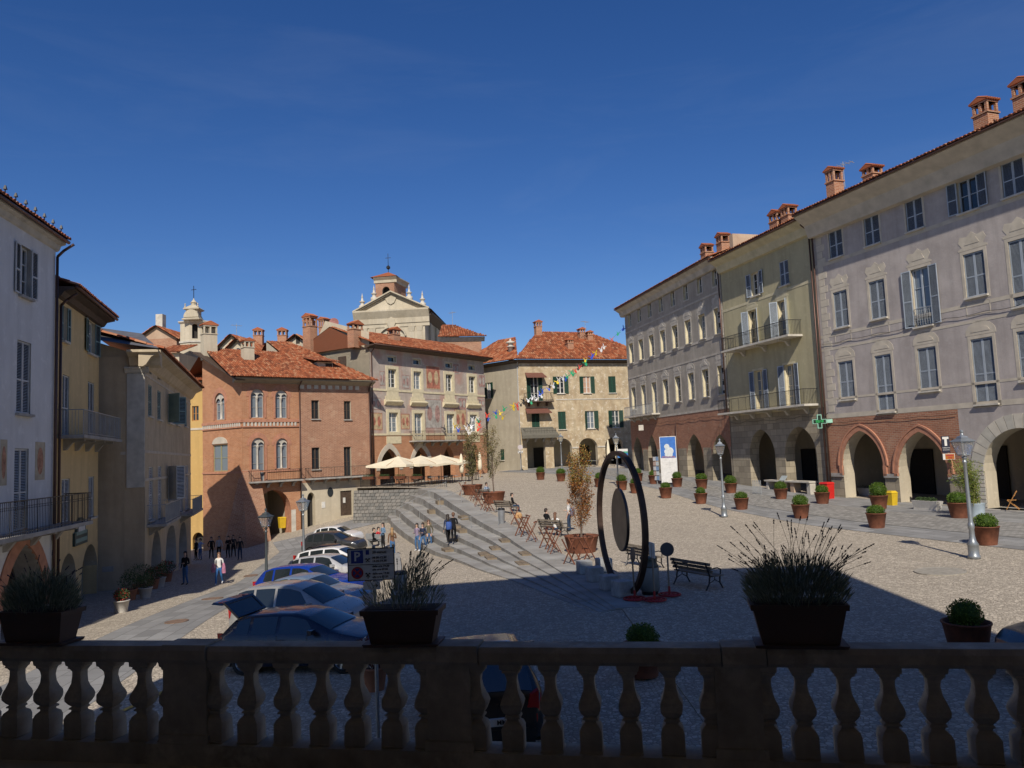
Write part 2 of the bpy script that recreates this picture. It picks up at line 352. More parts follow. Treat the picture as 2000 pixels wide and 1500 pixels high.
M_M = stucco('mottled_buff_plaster', (0.55, 0.45, 0.30), (0.27, 0.18, 0.10), 0.95, (0.64, 0.57, 0.45), 0.9, 0.9, 0.9); M_Mw = stucco('grey_buff_plaster', (0.42, 0.37, 0.28), (0.26, 0.22, 0.16), 0.6)
M_A = stucco('brown_grey_plaster', (0.43, 0.385, 0.32), (0.22, 0.195, 0.16), 0.75, (0.44, 0.4, 0.34), 0.6, 0.9, 0.4); M_At = plain('pale_grey_painted_trim', (0.45, 0.41, 0.345), 0.9, 0, 0.22, 1.6)
M_B = stucco('olive_yellow_plaster', (0.45, 0.40, 0.25), (0.32, 0.28, 0.18), 0.65); M_Bt = plain('pale_olive_trim', (0.52, 0.46, 0.30), 0.9, 0, 0.15, 1.6)
M_C = stucco('mauve_grey_plaster', (0.475, 0.42, 0.385), (0.28, 0.245, 0.225), 0.75, (0.46, 0.42, 0.39), 0.6, 0.9, 0.35); M_Ct = plain('sand_painted_trim', (0.50, 0.44, 0.35), 0.9, 0, 0.15, 1.6)
M_ch = stucco('church_stone', (0.54, 0.475, 0.36), (0.34, 0.28, 0.19), 0.6)
M_hedge = leafmat('box_leaves', [(0, (0.035, 0.07, 0.008)), (0.5, (0.085, 0.15, 0.018)), (1, (0.16, 0.22, 0.035))])
M_bamboo = leafmat('bamboo_leaves', [(0, (0.06, 0.10, 0.015)), (0.5, (0.14, 0.19, 0.035)), (1, (0.28, 0.3, 0.07))])
M_autumn = leafmat('autumn_leaves', [(0, (0.16, 0.05, 0.012)), (0.4, (0.32, 0.12, 0.03)), (0.8, (0.38, 0.22, 0.06)), (1, (0.2, 0.2, 0.05))])
M_sparse = leafmat('grey_green_leaves', [(0, (0.10, 0.10, 0.04)), (0.6, (0.2, 0.18, 0.07)), (1, (0.28, 0.2, 0.09))])
M_lav = leafmat('lavender_foliage', [(0, (0.12, 0.15, 0.10)), (0.6, (0.22, 0.26, 0.18)), (1, (0.32, 0.35, 0.26))]); M_lavfl = plain('dried_lavender_heads', (0.055, 0.045, 0.075), 0.8)
M_bark = plain('grey_brown_bark', (0.14, 0.10, 0.075), 0.9, 0, 0.25, 8)
# ------------------------------------------------------------------ ground sheets
M_cob = cobble('pale_river_cobbles', (0.47, 0.405, 0.315), (0.25, 0.21, 0.165), 11.0)
M_slab = ashlar('grey_flagstones', (0.25, 0.245, 0.235), (0.13, 0.125, 0.115), 1.1, 0.6, 0.014, 0.2)
M_slab2 = ashlar('grey_lane_setts', (0.28, 0.265, 0.24), (0.15, 0.14, 0.12), 0.28, 0.18, 0.012, 0.3)
def sheet(name, side):
    b = MB(); ys = [3.0 + 0.75 * k for k in range(int(137 / 0.75))] + [140, 200, 400, 1200]
    cols = []
    for y in ys:
        e = xe(min(y, 129)); yy = min(y, 130)
        if side == 'u': xs = [e + (75 - e) * (k / 60) ** 1.35 for k in range(61)] + [400, 1500]
        else: xs = [-1500, -400] + [e - (e + 75) * (1 - k / 60) ** 1.35 for k in range(61)]
        xc = [min(max(x, -75), 75) for x in xs]
        f = fU if side == 'u' else fL
        z = f(np.clip(np.array(xc), -45, 50), np.full(len(xc), min(yy, 125.0)))
        if y > 140: z = z * 0 - 3.0
        cols.append([b.pt((x, y, float(zz))) for x, zz in zip(xs, z)])
    for A, B in zip(cols, cols[1:]):
        for k in range(len(A) - 1): b.idx([A[k], A[k + 1], B[k + 1], B[k]])
    o = b.build(name, M_cob, smooth=True); return tag(o, kind='structure')
sheet('ground', 'u'); sheet('lower_ground', 'l')
def strip(name, left, right, mat, lift=0.012, which=None, n=60, m=6, world=False):
    """paving laid on the ground between two edge lines given as photo pixels"""
    def res(pl, n):
        P = [Vector((p[0], p[1], 0)) if world else G(*p, which) for p in pl]; P = [Vector((p.x, p.y, 0)) for p in P]
        d = [0]
        for a, c in zip(P, P[1:]): d.append(d[-1] + (c - a).length)
        out = []
        for k in range(n + 1):
            s = d[-1] * k / n; j = max(i for i in range(len(d)) if d[i] <= s + 1e-9); j = min(j, len(P) - 2)
            t = (s - d[j]) / max(1e-9, d[j + 1] - d[j]); out.append(P[j].lerp(P[j + 1], t))
        return out
    A, B = res(left, n), res(right, n); b = MB(); rows = []; s = 0; f = {None: zg, 'u': zu, 'l': zl}[which]
    for i, (a, c) in enumerate(zip(A, B)):
        if i: s += (a.lerp(c, .5) - A[i - 1].lerp(B[i - 1], .5)).length
        wd = (c - a).length
        rows.append([((q.x, q.y, f(q.x, q.y) + lift), (s, wd * j / m)) for j in range(m + 1) for q in [a.lerp(c, j / m)]])
    for P, Q in zip(rows, rows[1:]):
        for j in range(m): b.face([P[j][0], P[j + 1][0], Q[j + 1][0], Q[j][0]], 0, [P[j][1], P[j + 1][1], Q[j + 1][1], Q[j][1]])
    o = b.build(name, mat, smooth=True)
    if o.data.polygons[0].normal.z < 0: o.data.flip_normals()
    return tag(o, kind='structure')
# grey walkway along the arcades, and the setts lane inside it
strip('pavement', [(-2, 93), (3, 87), (7.6, 76), (11.2, 60), (12.6, 48), (14.2, 38.5), (18.0, 27.5), (23.5, 18), (27, 8)],
      [(0.5, 97.5), (8, 97), (13.2, 84), (17.3, 62), (20.9, 50), (25.8, 36.5), (29.5, 26), (32, 18), (34, 8)], M_slab, 0.012, 'u', 70, 8, True)
strip('lane', [(5, 89), (9.2, 76), (12.9, 60), (14.6, 48), (16.5, 38.5), (20.5, 27.5), (26, 18), (29, 8)],
      [(9, 90), (11.6, 78), (15.3, 61.5), (17.8, 49), (20.4, 38.5), (24.5, 27.5), (28.5, 18), (31.5, 8)], M_slab2, 0.026, 'u', 70, 6, True)
strip('street', [(-13.2, 17), (-13.6, 24), (-14.2, 32), (-15.2, 42), (-16.6, 52), (-18.4, 60), (-21, 66.5)], [(-9.8, 17), (-10.6, 24), (-11.6, 32), (-13.0, 42), (-14.2, 50), (-15.8, 58), (-18.2, 67)], M_slab, 0.012, 'l', 60, 4, True)
strip('walkway', [(-18.4, 67.3), (-16.2, 70), (-14.2, 72.3)], [(-17.5, 63), (-14, 66), (-10.3, 68.0)], M_slab, 0.02, 'l', 24, 5, True)
M_yel = plain('worn_yellow_line', (0.55, 0.34, 0.06), 0.8, 0, 0.3, 8); M_whl = plain('worn_white_line', (0.5, 0.5, 0.47), 0.8, 0, 0.3, 8)
strip('painted_line', [(-9.6, 14), (-8.4, 19.5), (-7.9, 22)], [(-9.45, 14), (-8.25, 19.5), (-7.75, 22)], M_yel, 0.022, 'l', 10, 1, True)

# ------------------------------------------------------------------ big stone steps between the two levels
def wid(y): return float(np.interp(y, [22, 28, 34, 44, 66, 73], [0.7, 1.9, 3.2, 4.2, 4.6, 2.5]))
stairs = thing('stone_steps', 'long grey stone steps between upper and lower cobbled square', 'steps', (0, 45, -5.5)); stairs['kind'] = 'structure'
M_tread = plain('pale_grey_step_stone', (0.30, 0.288, 0.262), 0.85, 0, 0.2, 1.2, 0.3, 0.25); M_tread2 = plain('warm_grey_step_stone', (0.265, 0.25, 0.225), 0.85, 0, 0.2, 1.2, 0.3, 0.25)
NST = 5
def edge_frame(y):
    a, b = Vector((xe(y - .3), y - .3, 0)), Vector((xe(y + .3), y + .3, 0)); t = (b - a).normalized(); return Vector((xe(y), y, 0)), Vector((-t.y, t.x, 0))
def step_z(y, k):
    p, n = edge_frame(y); zt = zu(p.x + .05, y) + 0.03; q = p + n * wid(y); zb = zl(q.x, q.y) - 0.02
    return zt + (zb - zt) * k / NST
y = 22.6; j = 0
while y < 69.0:
    ln = rnd.uniform(1.5, 2.1); y2 = min(y + ln, 69.2)
    for k in range(NST):
        b = MB(); pts = []
        for yy in (y + .012, y2 - .012):
            p, n = edge_frame(yy); wd = wid(yy); z = step_z(yy, k) + rnd.uniform(-.006, .006)
            pts.append((p + n * (wd * k / NST - (0.6 if k == 0 else 0.05)), p + n * (wd * (k + 1) / NST), z))
        V = []
        for (a, c, z) in pts: V += [(a.x, a.y, z - 0.75), (c.x, c.y, z - 0.75), (c.x, c.y, z), (a.x, a.y, z)]
        i = [b.pt(Vector(v) - stairs.location) for v in V]
        for q in ((0, 1, 2, 3), (7, 6, 5, 4), (3, 2, 6, 7), (1, 5, 6, 2), (0, 3, 7, 4), (0, 4, 5, 1)): b.idx([i[t] for t in q])
        o = b.build('step_stone', [M_tread, M_tread2][(j + k) % 2], stairs); j += 1
    y = y2
M_stepbrown = plain('brown_step_block', (0.19, 0.145, 0.095), 0.8, 0, 0.25, 3)
for (yy, k) in ((61, 1), (59.5, 2), (56, 3), (52, 1), (50.5, 2), (47.5, 3), (45, 4), (41.5, 1), (40, 2), (37.2, 3), (36, 1), (33.6, 2), (48.8, 2.0), (39, 3)):
    k = int(k); p, n = edge_frame(yy); wd = wid(yy); c = p + n * (wd * (k + .28) / NST + wd * .0); z = step_z(yy, k); rise = step_z(yy, k - 1) - z
    b = MB(); b.M = Matrix.Translation(c - Vector(stairs.location) + Vector((0, 0, z))) @ Matrix.Rotation(math.atan2(n.y, n.x), 4, 'Z')
    b.box(-.36, .22, -.62, .62, -.02, rise * .52); b.box(-.36, .02, -.62, .62, rise * .52, rise * .53 + .01)
    b.build('half_step', M_stepbrown, stairs)
# paved ramp beside the steps below the terrace
rampo = thing('paved_ramp', 'steep stone-flagged ramp under the cafe terrace', 'ramp', (-12.5, 71, -4)); rampo['kind'] = 'structure'
M_flag = [plain('ramp_flag_%d' % k, c, 0.85, 0, 0.2, 1.5, 0.3, 0.2) for k, c in enumerate([(0.17, 0.16, 0.14), (0.20, 0.185, 0.16), (0.145, 0.14, 0.125)])]
T0, T1 = Vector((-15.3, 72.9, -2.95)), Vector((-8.6, 69.7, -2.93)); B0, B1 = Vector((-14.6, 68.9, -5.75)), Vector((-10.4, 66.0, -5.6))
def bil(s, t): return (T0.lerp(T1, s)).lerp(B0.lerp(B1, s), t)
NR, NC = 10, 13
for r in range(NR):
    off = 0.5 if r % 2 else 0
    for c in range(-1 if off else 0, NC):
        s0, s1 = max(0, (c + off) / NC), min(1, (c + 1 + off) / NC)
        if s1 - s0 < .01: continue
        g = .004; P = [bil(s0 + g, r / NR + .006), bil(s1 - g, r / NR + .006), bil(s1 - g, (r + 1) / NR - .006), bil(s0 + g, (r + 1) / NR - .006)]
        nrm = (P[1] - P[0]).cross(P[3] - P[0]).normalized(); nrm = nrm if nrm.z > 0 else -nrm; h = rnd.uniform(.01, .03)
        b = MB(); i = [b.pt(p - rampo.location + nrm * h) for p in P] + [b.pt(p - rampo.location - nrm * .15) for p in P]
        for q in ((0, 3, 2, 1), (4, 5, 6, 7), (0, 1, 5, 4), (1, 2, 6, 5), (2, 3, 7, 6), (3, 0, 4, 7)): b.idx([i[t] for t in q])
        b.build('flagstone', rnd.choice(M_flag), rampo)
b = MB(); b.face([bil(*q) - rampo.location - Vector((0, 0, .25)) for q in ((0, 0), (0, 1), (1, 1), (1, 0))])
b.face([T0 - rampo.location, B0 - rampo.location, Vector((B0.x, B0.y, -7)) - rampo.location, Vector((T0.x, T0.y, -7)) - rampo.location]); b.build('bedding', M_stone, rampo)
# narrow stair between ramp and long steps
nstair = thing('narrow_stair', 'fan of narrow grey steps climbing to the cafe terrace', 'steps', (-9, 67.5, -4)); nstair['kind'] = 'structure'
for k in range(13):
    t = (k + .5) / 13; b = MB()
    a0, a1 = T1.lerp(B1, t), Vector((-6.6, 66.8, -3.0)).lerp(Vector((-9.6, 63.9, -5.6)), t)
    c0, c1 = T1.lerp(B1, t + 1 / 13), Vector((-6.6, 66.8, -3.0)).lerp(Vector((-9.6, 63.9, -5.6)), t + 1 / 13)
    z = a0.z; V = [Vector((p.x, p.y, zz)) - nstair.location for zz in (z - .6, z) for p in (a0, a1, c1, c0)]
    i = [b.pt(v) for v in V]
    for q in ((0, 3, 2, 1), (4, 5, 6, 7), (0, 1, 5, 4), (1, 2, 6, 5), (2, 3, 7, 6), (3, 0, 4, 7)): b.idx([i[t2] for t2 in q])
    b.build('step_stone', [M_tread, M_tread2][k % 2], nstair)

# ------------------------------------------------------------------ facades
class Fac:
    """one face of a building: u runs to the right along it, d is outward"""
    def __init__(s, root, P, ang, base):
        s.root, s.P, s.ang, s.b = root, Vector((P[0], P[1], 0)), ang, base
        ri = root.rotation_euler.z; rel = Matrix.Rotation(-ri, 3, 'Z') @ (s.P - Vector((root.location.x, root.location.y, 0)))
        s.ox, s.oy, s.rot = rel.x, rel.y, ang - ri
        s.t = Vector((math.cos(ang), math.sin(ang), 0)); s.n = Vector((math.sin(ang), -math.cos(ang), 0))
    def loc(s, u, z, d=0.0):
        c, q = math.cos(s.rot), math.sin(s.rot); return (s.ox + c * u + q * d, s.oy + q * u - c * d, z - s.b)
    def place(s, o, u, z, d=0.0, parent=None):
        if parent is None: o.parent = s.root; o.location = s.loc(u, z, d); o.rotation_euler = (0, 0, s.rot)
        else: o.parent = parent
        return o
    def build(s, mb, name, mats, smooth=False, u=0, z=None, d=0.0):
        o = mb.build(name, mats, None, smooth); return s.place(o, u, s.b if z is None else z, d)
    def uz(s, px, py):
        r = ray(px, py); k = (s.P.x * s.n.x + s.P.y * s.n.y) / (r[0] * s.n.x + r[1] * s.n.y); X = Vector(r) * k
        return (X - s.P).dot(s.t), X.z
    def rect(s, x0, y0, x1, y1):
        xm, ym = (x0 + x1) / 2, (y0 + y1) / 2
        return (s.uz(x0, ym)[0], s.uz(x1, ym)[0], s.uz(xm, y1)[1], s.uz(xm, y0)[1])
def building(name, label, P, ang, base, cat='building'):
    r = thing(name, label, cat, (P[0], P[1], base), ang); f = Fac(r, P, ang, base); return r, f
def arch_pts(u0, u1, zs, z1, kind, n=8):
    um, w, h = (u0 + u1) / 2, (u1 - u0) / 2, z1 - zs; out = []
    if kind == 'round':
        for k in range(2 * n + 1):
            t = math.pi * (1 - k / (2 * n)); out.append((um + w * math.cos(t), zs + h * math.sin(t)))
    else:                                             # pointed: two arcs
        rr = (w * w + h * h) / (2 * w); amax = math.asin(min(1, h / rr)) if h <= rr else math.pi / 2
        for k in range(n + 1):
            a = amax * k / n; out.append((u0 + rr - rr * math.cos(a), zs + rr * math.sin(a)))
        out[-1] = (um, z1); out += [(u1 + u0 - p[0], p[1]) for p in out[-2::-1]]
    return out
def wall(f, W, z0, z1, ops, mats, thick=0.3, u_start=0.0, name='wall', zsplit=()):
    """wall face with real openings; ops: (u0,u1,z0,z1,kind,depth). mats = [wall, reveal, lower...]"""
    b = MB(); us = sorted({u_start, W} | {o[k] for o in ops for k in (0, 1)}); vs = sorted({z0, z1} | {o[k] for o in ops for k in (2, 3)} | set(zsplit))
    us = [u for u in us if u_start - 1e-6 <= u <= W + 1e-6]; vs = [v for v in vs if z0 - 1e-6 <= v <= z1 + 1e-6]; B = f.b
    def q(pts, m=0): b.face([(u, y, v - B) for u, y, v in pts], m, [(u + y, v) for u, y, v in pts])
    def mi(v):
        k = 0
        for zz in zsplit:
            if v < zz: k += 1
        return 0 if k == 0 else k + 1
    for ua, ub in zip(us, us[1:]):
        for va, vb in zip(vs, vs[1:]):
            um, vm = (ua + ub) / 2, (va + vb) / 2
            if any(o[0] < um < o[1] and o[2] < vm < o[3] for o in ops): continue
            if ub - ua < 1e-5 or vb - va < 1e-5: continue
            q([(ua, 0, va), (ub, 0, va), (ub, 0, vb), (ua, 0, vb)], mi(vm))
    for o in ops:
        u0, u1, a, c, kind = o[:5]; dp = o[5] if len(o) > 5 else thick; cut = [zz for zz in zsplit if a < zz < c]
        if kind == 'rect': ring = [(u0, a), (u0, c), (u1, c), (u1, a)]
        else:
            rise = (o[6] if len(o) > 6 else (u1 - u0) * (0.5 if kind == 'round' else 0.8)); zs = max(a + .05, c - rise)
            ar = arch_pts(u0, u1, zs, c, kind)
            for p, r2 in zip(ar, ar[1:]):
                seg = [(p[0], 0, p[1]), (r2[0], 0, r2[1]), (r2[0], 0, c), (p[0], 0, c)]
                if abs(p[1] - c) < 1e-5: seg = seg[:3]
                if abs(r2[1] - c) < 1e-5: seg = [seg[0], seg[1], seg[3]] if len(seg) == 4 else seg
                q(seg, mi((max(p[1], r2[1]) + c) / 2))
            ring = [(u0, a)] + ar + [(u1, a)]
        for p, r2 in zip(ring, ring[1:]): q([(p[0], 0, p[1]), (p[0], dp, p[1]), (r2[0], dp, r2[1]), (r2[0], 0, r2[1])], o[7] if len(o) > 7 else 1)
        q([(u0, 0, a), (u1, 0, a), (u1, dp, a), (u0, dp, a)], o[7] if len(o) > 7 else 1)
    return f.build(b, name, mats)
_mesh = {}
def leaf_mesh(w, h, mat, pitch=0.07):
    k = ('leaf', round(w, 2), round(h, 2), mat.name, pitch)
    if k not in _mesh:
        b = MB(); fr = 0.055; t = 0.035
        b.box(0, fr, -t, 0, 0, h); b.box(w - fr, w, -t, 0, 0, h); b.box(fr, w - fr, -t, 0, 0, fr); b.box(fr, w - fr, -t, 0, h - fr, h); b.box(fr, w - fr, -t, 0, h * .45, h * .45 + fr)
        z = fr
        while z < h - fr - .02:
            b.face([(fr, -t * .95, z), (w - fr, -t * .95, z), (w - fr, -.006, z + pitch * .48), (fr, -.006, z + pitch * .48)]); z += pitch
        b.face([(fr, .0, fr), (w - fr, .0, fr), (w - fr, .0, h - fr), (fr, .0, h - fr)], 1)  # dark sheet stands in for the shade between the slats
        b.face([(0, .003, 0), (0, .003, h), (w, .003, h), (w, .003, 0)])
        _mesh[k] = b.mesh('shutter', [mat, M_dark])
    return _mesh[k]
def frame_mesh(w, h, mat, rows=3, two=True):
    k = ('frame', round(w, 2), round(h, 2), mat.name, rows, two)
    if k not in _mesh:
        b = MB(); e = min(.075, w * .12); t = .06
        b.box(0, e, -t, 0, 0, h); b.box(w - e, w, -t, 0, 0, h); b.box(e, w - e, -t, 0, 0, e); b.box(e, w - e, -t, 0, h - e, h)
        if two: b.box(w / 2 - e * .75, w / 2 + e * .75, -t - .012, 0, e, h - e)
        for r in range(1, rows):
            z = h * r / rows
            if two: b.box(e, w / 2 - e * .75, -t * .7, 0, z - .018, z + .018); b.box(w / 2 + e * .75, w - e, -t * .7, 0, z - .018, z + .018)
            else: b.box(e, w - e, -t * .7, 0, z - .018, z + .018)
        _mesh[k] = b.mesh('window', [mat])
    return _mesh[k]
def pane_mesh(w, h, mat):
    k = ('pane', round(w, 2), round(h, 2), mat.name)
    if k not in _mesh: _mesh[k] = MB().box(0.01, w - .01, -.012, 0, .01, h - .01).mesh('pane', [mat])
    return _mesh[k]
def sill_mesh(w, mat):
    k = ('sill', round(w, 2), mat.name)
    if k not in _mesh: _mesh[k] = MB().box(-.08, w + .08, -.14, .1, -.09, 0).mesh('sill', [mat])
    return _mesh[k]
def window(f, r, style='plain', shut=None, fr=None, recess=0.22, sill=None, rows=3, glassm=None, pitch=0.07, two=True, gap=0.0):
    """a window in opening r=(u0,u1,z0,z1): frame > pane, shutters, sill"""
    u0, u1, z0, z1 = r[:4]; w, h = u1 - u0, z1 - z0; fr = fr or M_white
    o = f.place(bpy.data.objects.new('window', frame_mesh(w, h, fr, rows, two)), u0, z0, -recess + .02); col.objects.link(o)
    g = glassm or (M_glass2 if rnd.random() < .3 else M_glass)
    put('pane', pane_mesh(w, h, g), o, (0, .004, 0))
    if style == 'closed':
        for k in (0, 1):
            put('shutter', leaf_mesh(w / 2 - .01, h - .02, shut, pitch), o, (k * w / 2 + .005, -recess + .04 + .06 - recess * 0, .01))
    elif style in ('open', 'ajar'):
        a = R(rnd.uniform(3, 12)) if style == 'open' else R(rnd.uniform(25, 50)); lw = w / 2; yf = -recess + .005
        me = leaf_mesh(lw, h - .02, shut, pitch)
        l = put('shutter', me, o, (-lw * math.cos(a) - .01, yf - lw * math.sin(a), .01), a)
        r2 = put('shutter', me, o, (w + .01, yf, .01), -a)
    if sill is not None: put('sill', sill_mesh(w, sill), o, (0, -recess + .02, 0))
    return o
def bandbox(f, name, mat, rects, d=0.02, d0=-.05):
    b = MB()
    for (u0, u1, z0, z1) in rects: b.box(u0, u1, -d, -d0, z0 - f.b, z1 - f.b)
    return f.build(b, name, mat)
def sweep(f, name, mat, prof, u0, u1, smooth=False):
    """moulding: profile of (outward, z) points run along the wall"""
    b = MB(); b.loft([[(u, -d, z - f.b) for d, z in prof] for u in (u0, u1)], 0, True, True); return f.build(b, name, mat, smooth)
def tile_slope(root_f, name, E, e, W, s, Ls, a=0.0, bb=None, mat=None, pitch=0.24, row=0.42, parent=None):
    """rows of round clay tiles on a slope. E eave-left point (in face coords u,-d,z), e along eave, s up the slope"""
    bb = W if bb is None else bb; b = MB(); e = Vector(e).normalized(); s = Vector(s).normalized(); n = e.cross(s).normalized()
    if n.z < 0: n = -n
    E = Vector(E); nc = max(2, int(W / pitch)); pw = W / nc; V = b.v; Fc = b.f; UV = b.uv; Mi = b.m
    prof = [(-.5, 0.0), (-.33, .5), (0, .72), (.33, .5), (.5, 0.0)]
    # base sheet
    pts = [E, E + e * W, E + e * bb + s * Ls, E + e * a + s * Ls]; b.face([p for p in pts], 0, [(.12, 0)] * 4)
    for k in range(nc):
        x = (k + .5) * pw; ln = Ls
        if a > 0 and x < a: ln = Ls * x / a
        if bb < W and x > bb: ln = min(ln, Ls * (W - x) / (W - bb))
        nr = max(1, int(ln / row)); wob = rnd.uniform(-.012, .012)
        for r in range(nr):
            y0, y1 = r * row - .05, min((r + 1) * row + .03, ln); hv = rnd.random(); base = len(V); lift = .02 + rnd.uniform(-.008, .012); sk = rnd.uniform(-.012, .012)
            for (yy, sc, hh) in ((y0, 1.06, lift + .03), (y1, .86, lift)):
                for (pu, pz) in prof:
                    p = E + e * (x + wob + sk * (1 if yy == y0 else -1) + pu * pw * sc) + s * yy + n * (pz * pw * .55 + hh); V.append((p.x, p.y, p.z))
            for j in range(4):
                Fc.append([base + j, base + j + 1, base + 5 + j + 1, base + 5 + j]); UV.append([(hv, 0)] * 4); Mi.append(0)
            Fc.append([base, base + 1, base + 2, base + 3, base + 4]); UV.append([(hv * .3, 0)] * 5); Mi.append(0)
    o = root_f.build(b, name, mat or M_tile); o['kind'] = 'stuff'; return o
def rear(f, W, D, z0, z1, mat, u0=0.0, roof=True, y0=0.02, name='rear_wall'):
    b = MB(); B = f.b
    def q(p): b.face([(x, y, z - B) for x, y, z in p], 0, [(x + y, z) for x, y, z in p])
    q([(u0, y0, z0), (u0, y0, z1), (u0, D, z1), (u0, D, z0)]); q([(W, y0, z0), (W, D, z0), (W, D, z1), (W, y0, z1)]); q([(u0, D, z0), (u0, D, z1), (W, D, z1), (W, D, z0)])
    if roof: q([(u0, y0, z1 - .02), (W, y0, z1 - .02), (W, D, z1 - .02), (u0, D, z1 - .02)])
    return f.build(b, name, mat)
def chimney(f, u, z, d, w=0.6, h=1.6, dep=0.6, style='brick', body=None, cap=True, rz=0):
    """brick stack with open arches under a little tiled hat; d = distance back from the face"""
    m = body or M_brickCh; b = MB(); hb = h * .62
    def bx(x0, x1, y0, y1, z0, z1):
        for pts, uv in (([(x0, y0, z0), (x1, y0, z0), (x1, y0, z1), (x0, y0, z1)], 0), ([(x1, y0, z0), (x1, y1, z0), (x1, y1, z1), (x1, y0, z1)], 1), ([(x1, y1, z0), (x0, y1, z0), (x0, y1, z1), (x1, y1, z1)], 0), ([(x0, y1, z0), (x0, y0, z0), (x0, y0, z1), (x0, y1, z1)], 1)):
            b.face(pts, 0, [(p[1] if uv else p[0], p[2]) for p in pts])
        b.face([(x0, y0, z1), (x1, y0, z1), (x1, y1, z1), (x0, y1, z1)], 0, [(x0, y0), (x1, y0), (x1, y1), (x0, y1)])
    bx(-w / 2, w / 2, -dep / 2, dep / 2, -.8, hb); bx(-w / 2 - .06, w / 2 + .06, -dep / 2 - .06, dep / 2 + .06, hb, hb + .09)
    t = min(.14, w * .2)
    for sx in (-1, 0, 1):
        for sy in (-1, 1):
            cx = sx * (w / 2 - t / 2); cy = sy * (dep / 2 - t / 2); bx(cx - t / 2, cx + t / 2, cy - t / 2, cy + t / 2, hb + .09, h * .9)
    bx(-w / 2 - .03, w / 2 + .03, -dep / 2 - .03, dep / 2 + .03, h * .9, h * .95)
    o = f.build(b, 'chimney', m, False, u, z, -d)
    c = MB(); ov = .12; H = h * .95
    for sx in (-1, 1):
        for k in range(max(3, int((dep + 2 * ov) / .17))):
            y = -dep / 2 - ov + .085 + k * .17
            c.tube((sx * (w / 2 + ov), y, H + .03), (0, y, H + .03 + w * .28), .075, .07, 6)
    c.prism([(-w / 2 - ov, H), (w / 2 + ov, H), (0, H + w * .28)], -dep / 2 - ov + .03, dep / 2 + ov - .03)
    for ff in range(len(c.f)): c.uv[ff] = [(rnd.random() * .2 + .4, 0)] * len(c.f[ff])
    c.build('cap', M_tile2, o); return o
def railing(f, name, u0, u1, z, d, h=1.0, mat=None, step=0.12, ret=True, fancy=False, slab_d=None):
    """iron balcony railing with its returns to the wall"""
    mat = mat or M_iron; b = MB(); B = f.b
    b.bar((u0, -d, z + h - B), (u1, -d, z + h - B), .045, .035); b.bar((u0, -d, z + .08 - B), (u1, -d, z + .08 - B), .03, .02)
    n = int((u1 - u0) / step)
    for k in range(n + 1):
        u = u0 + (u1 - u0) * k / n; r = .018 if k % 8 == 0 else .009
        b.tube((u, -d, z - B), (u, -d, z + h - B), r, r, 4, 0, False)
        if fancy and k < n:
            c = (u + (u1 - u0) / n / 2, -d, z + h * .8 - B); rr = step * .42
            b.path([(c[0] + rr * math.cos(t * math.pi / 3), -d, c[2] + rr * math.sin(t * math.pi / 3)) for t in range(7)], .006, 3)
    if ret:
        for u in (u0, u1):
            b.bar((u, -d, z + h - B), (u, 0, z + h - B), .045, .035)
            for k in range(int(d / step)): b.tube((u, -k * step - .05, z - B), (u, -k * step - .05, z + h - B), .009, .009, 4, 0, False)
    return f.build(b, name, mat)
def balcony(f, u0, u1, z, d=0.9, h=1.0, mat=None, stone=None, nbr=3, **kw):
    b = MB(); B = f.b; b.box(u0 - .08, u1 + .08, -d - .06, 0, z - .14 - B, z - B); o = f.build(b, 'balcony', stone or M_stone)
    for k in range(nbr):
        u = u0 + (u1 - u0) * (k + .5) / nbr; c = MB(); c.M = Matrix.Rotation(math.pi / 2, 4, 'Z')
        c.prism([(0, -.14), (0, -.62), (-.12, -.6), (-.35, -.3), (-d * .85, -.24), (-d * .85, -.14)], -.11, .11)
        q = c.build('bracket', stone or M_stone, o); q.location = (u, 0, z - B)
    rl = railing(f, 'railing', u0, u1, z, d, h, mat, **kw); rl.parent = o; rl.location = (0, 0, 0); rl.rotation_euler = (0, 0, 0)
    return o
def pipe(f, u, z0, z1, d=.1, mat=None, r=.055, hook=0.6):
    b = MB(); B = f.b; P = [(u, -d, z0 - B), (u, -d, z1 - .5 - B)]
    if hook: P += [(u, -d - hook * .4, z1 - .25 - B), (u, -d - hook, z1 - B)]
    b.path(P, r, 8); return f.build(b, 'downpipe', mat or M_copper, True)
def portico(f, u0, u1, z0, z1, depth, mat, doors=(), floor=None, y0=0.62, doormat=None):
    """the shaded walk behind an arcade: back wall, vault, ends, dark shop doors"""
    b = MB(); B = f.b
    def q(p): b.face([(x, y, z - B) for x, y, z in p], 0, [(x + y, z) for x, y, z in p])
    q([(u0, depth, z0), (u1, depth, z0), (u1, depth, z1), (u0, depth, z1)]); q([(u0, y0, z1), (u0, depth, z1), (u1, depth, z1), (u1, y0, z1)])
    q([(u0, y0, z0), (u0, y0, z1), (u0, depth, z1), (u0, depth, z0)][::-1]); q([(u1, y0, z0), (u1, y0, z1), (u1, depth, z1), (u1, depth, z0)])
    o = f.build(b, 'portico', mat)
    if floor: MB().box(u0, u1, -.55, depth, z0 - .45 - B, z0 - B).build('arcade_floor', floor, o)
    for (a, c, h) in doors:
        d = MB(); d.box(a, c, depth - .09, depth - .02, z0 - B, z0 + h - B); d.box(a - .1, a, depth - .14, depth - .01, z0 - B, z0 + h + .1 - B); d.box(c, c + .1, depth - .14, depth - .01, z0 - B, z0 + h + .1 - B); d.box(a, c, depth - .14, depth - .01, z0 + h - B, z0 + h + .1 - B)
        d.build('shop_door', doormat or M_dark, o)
    return o
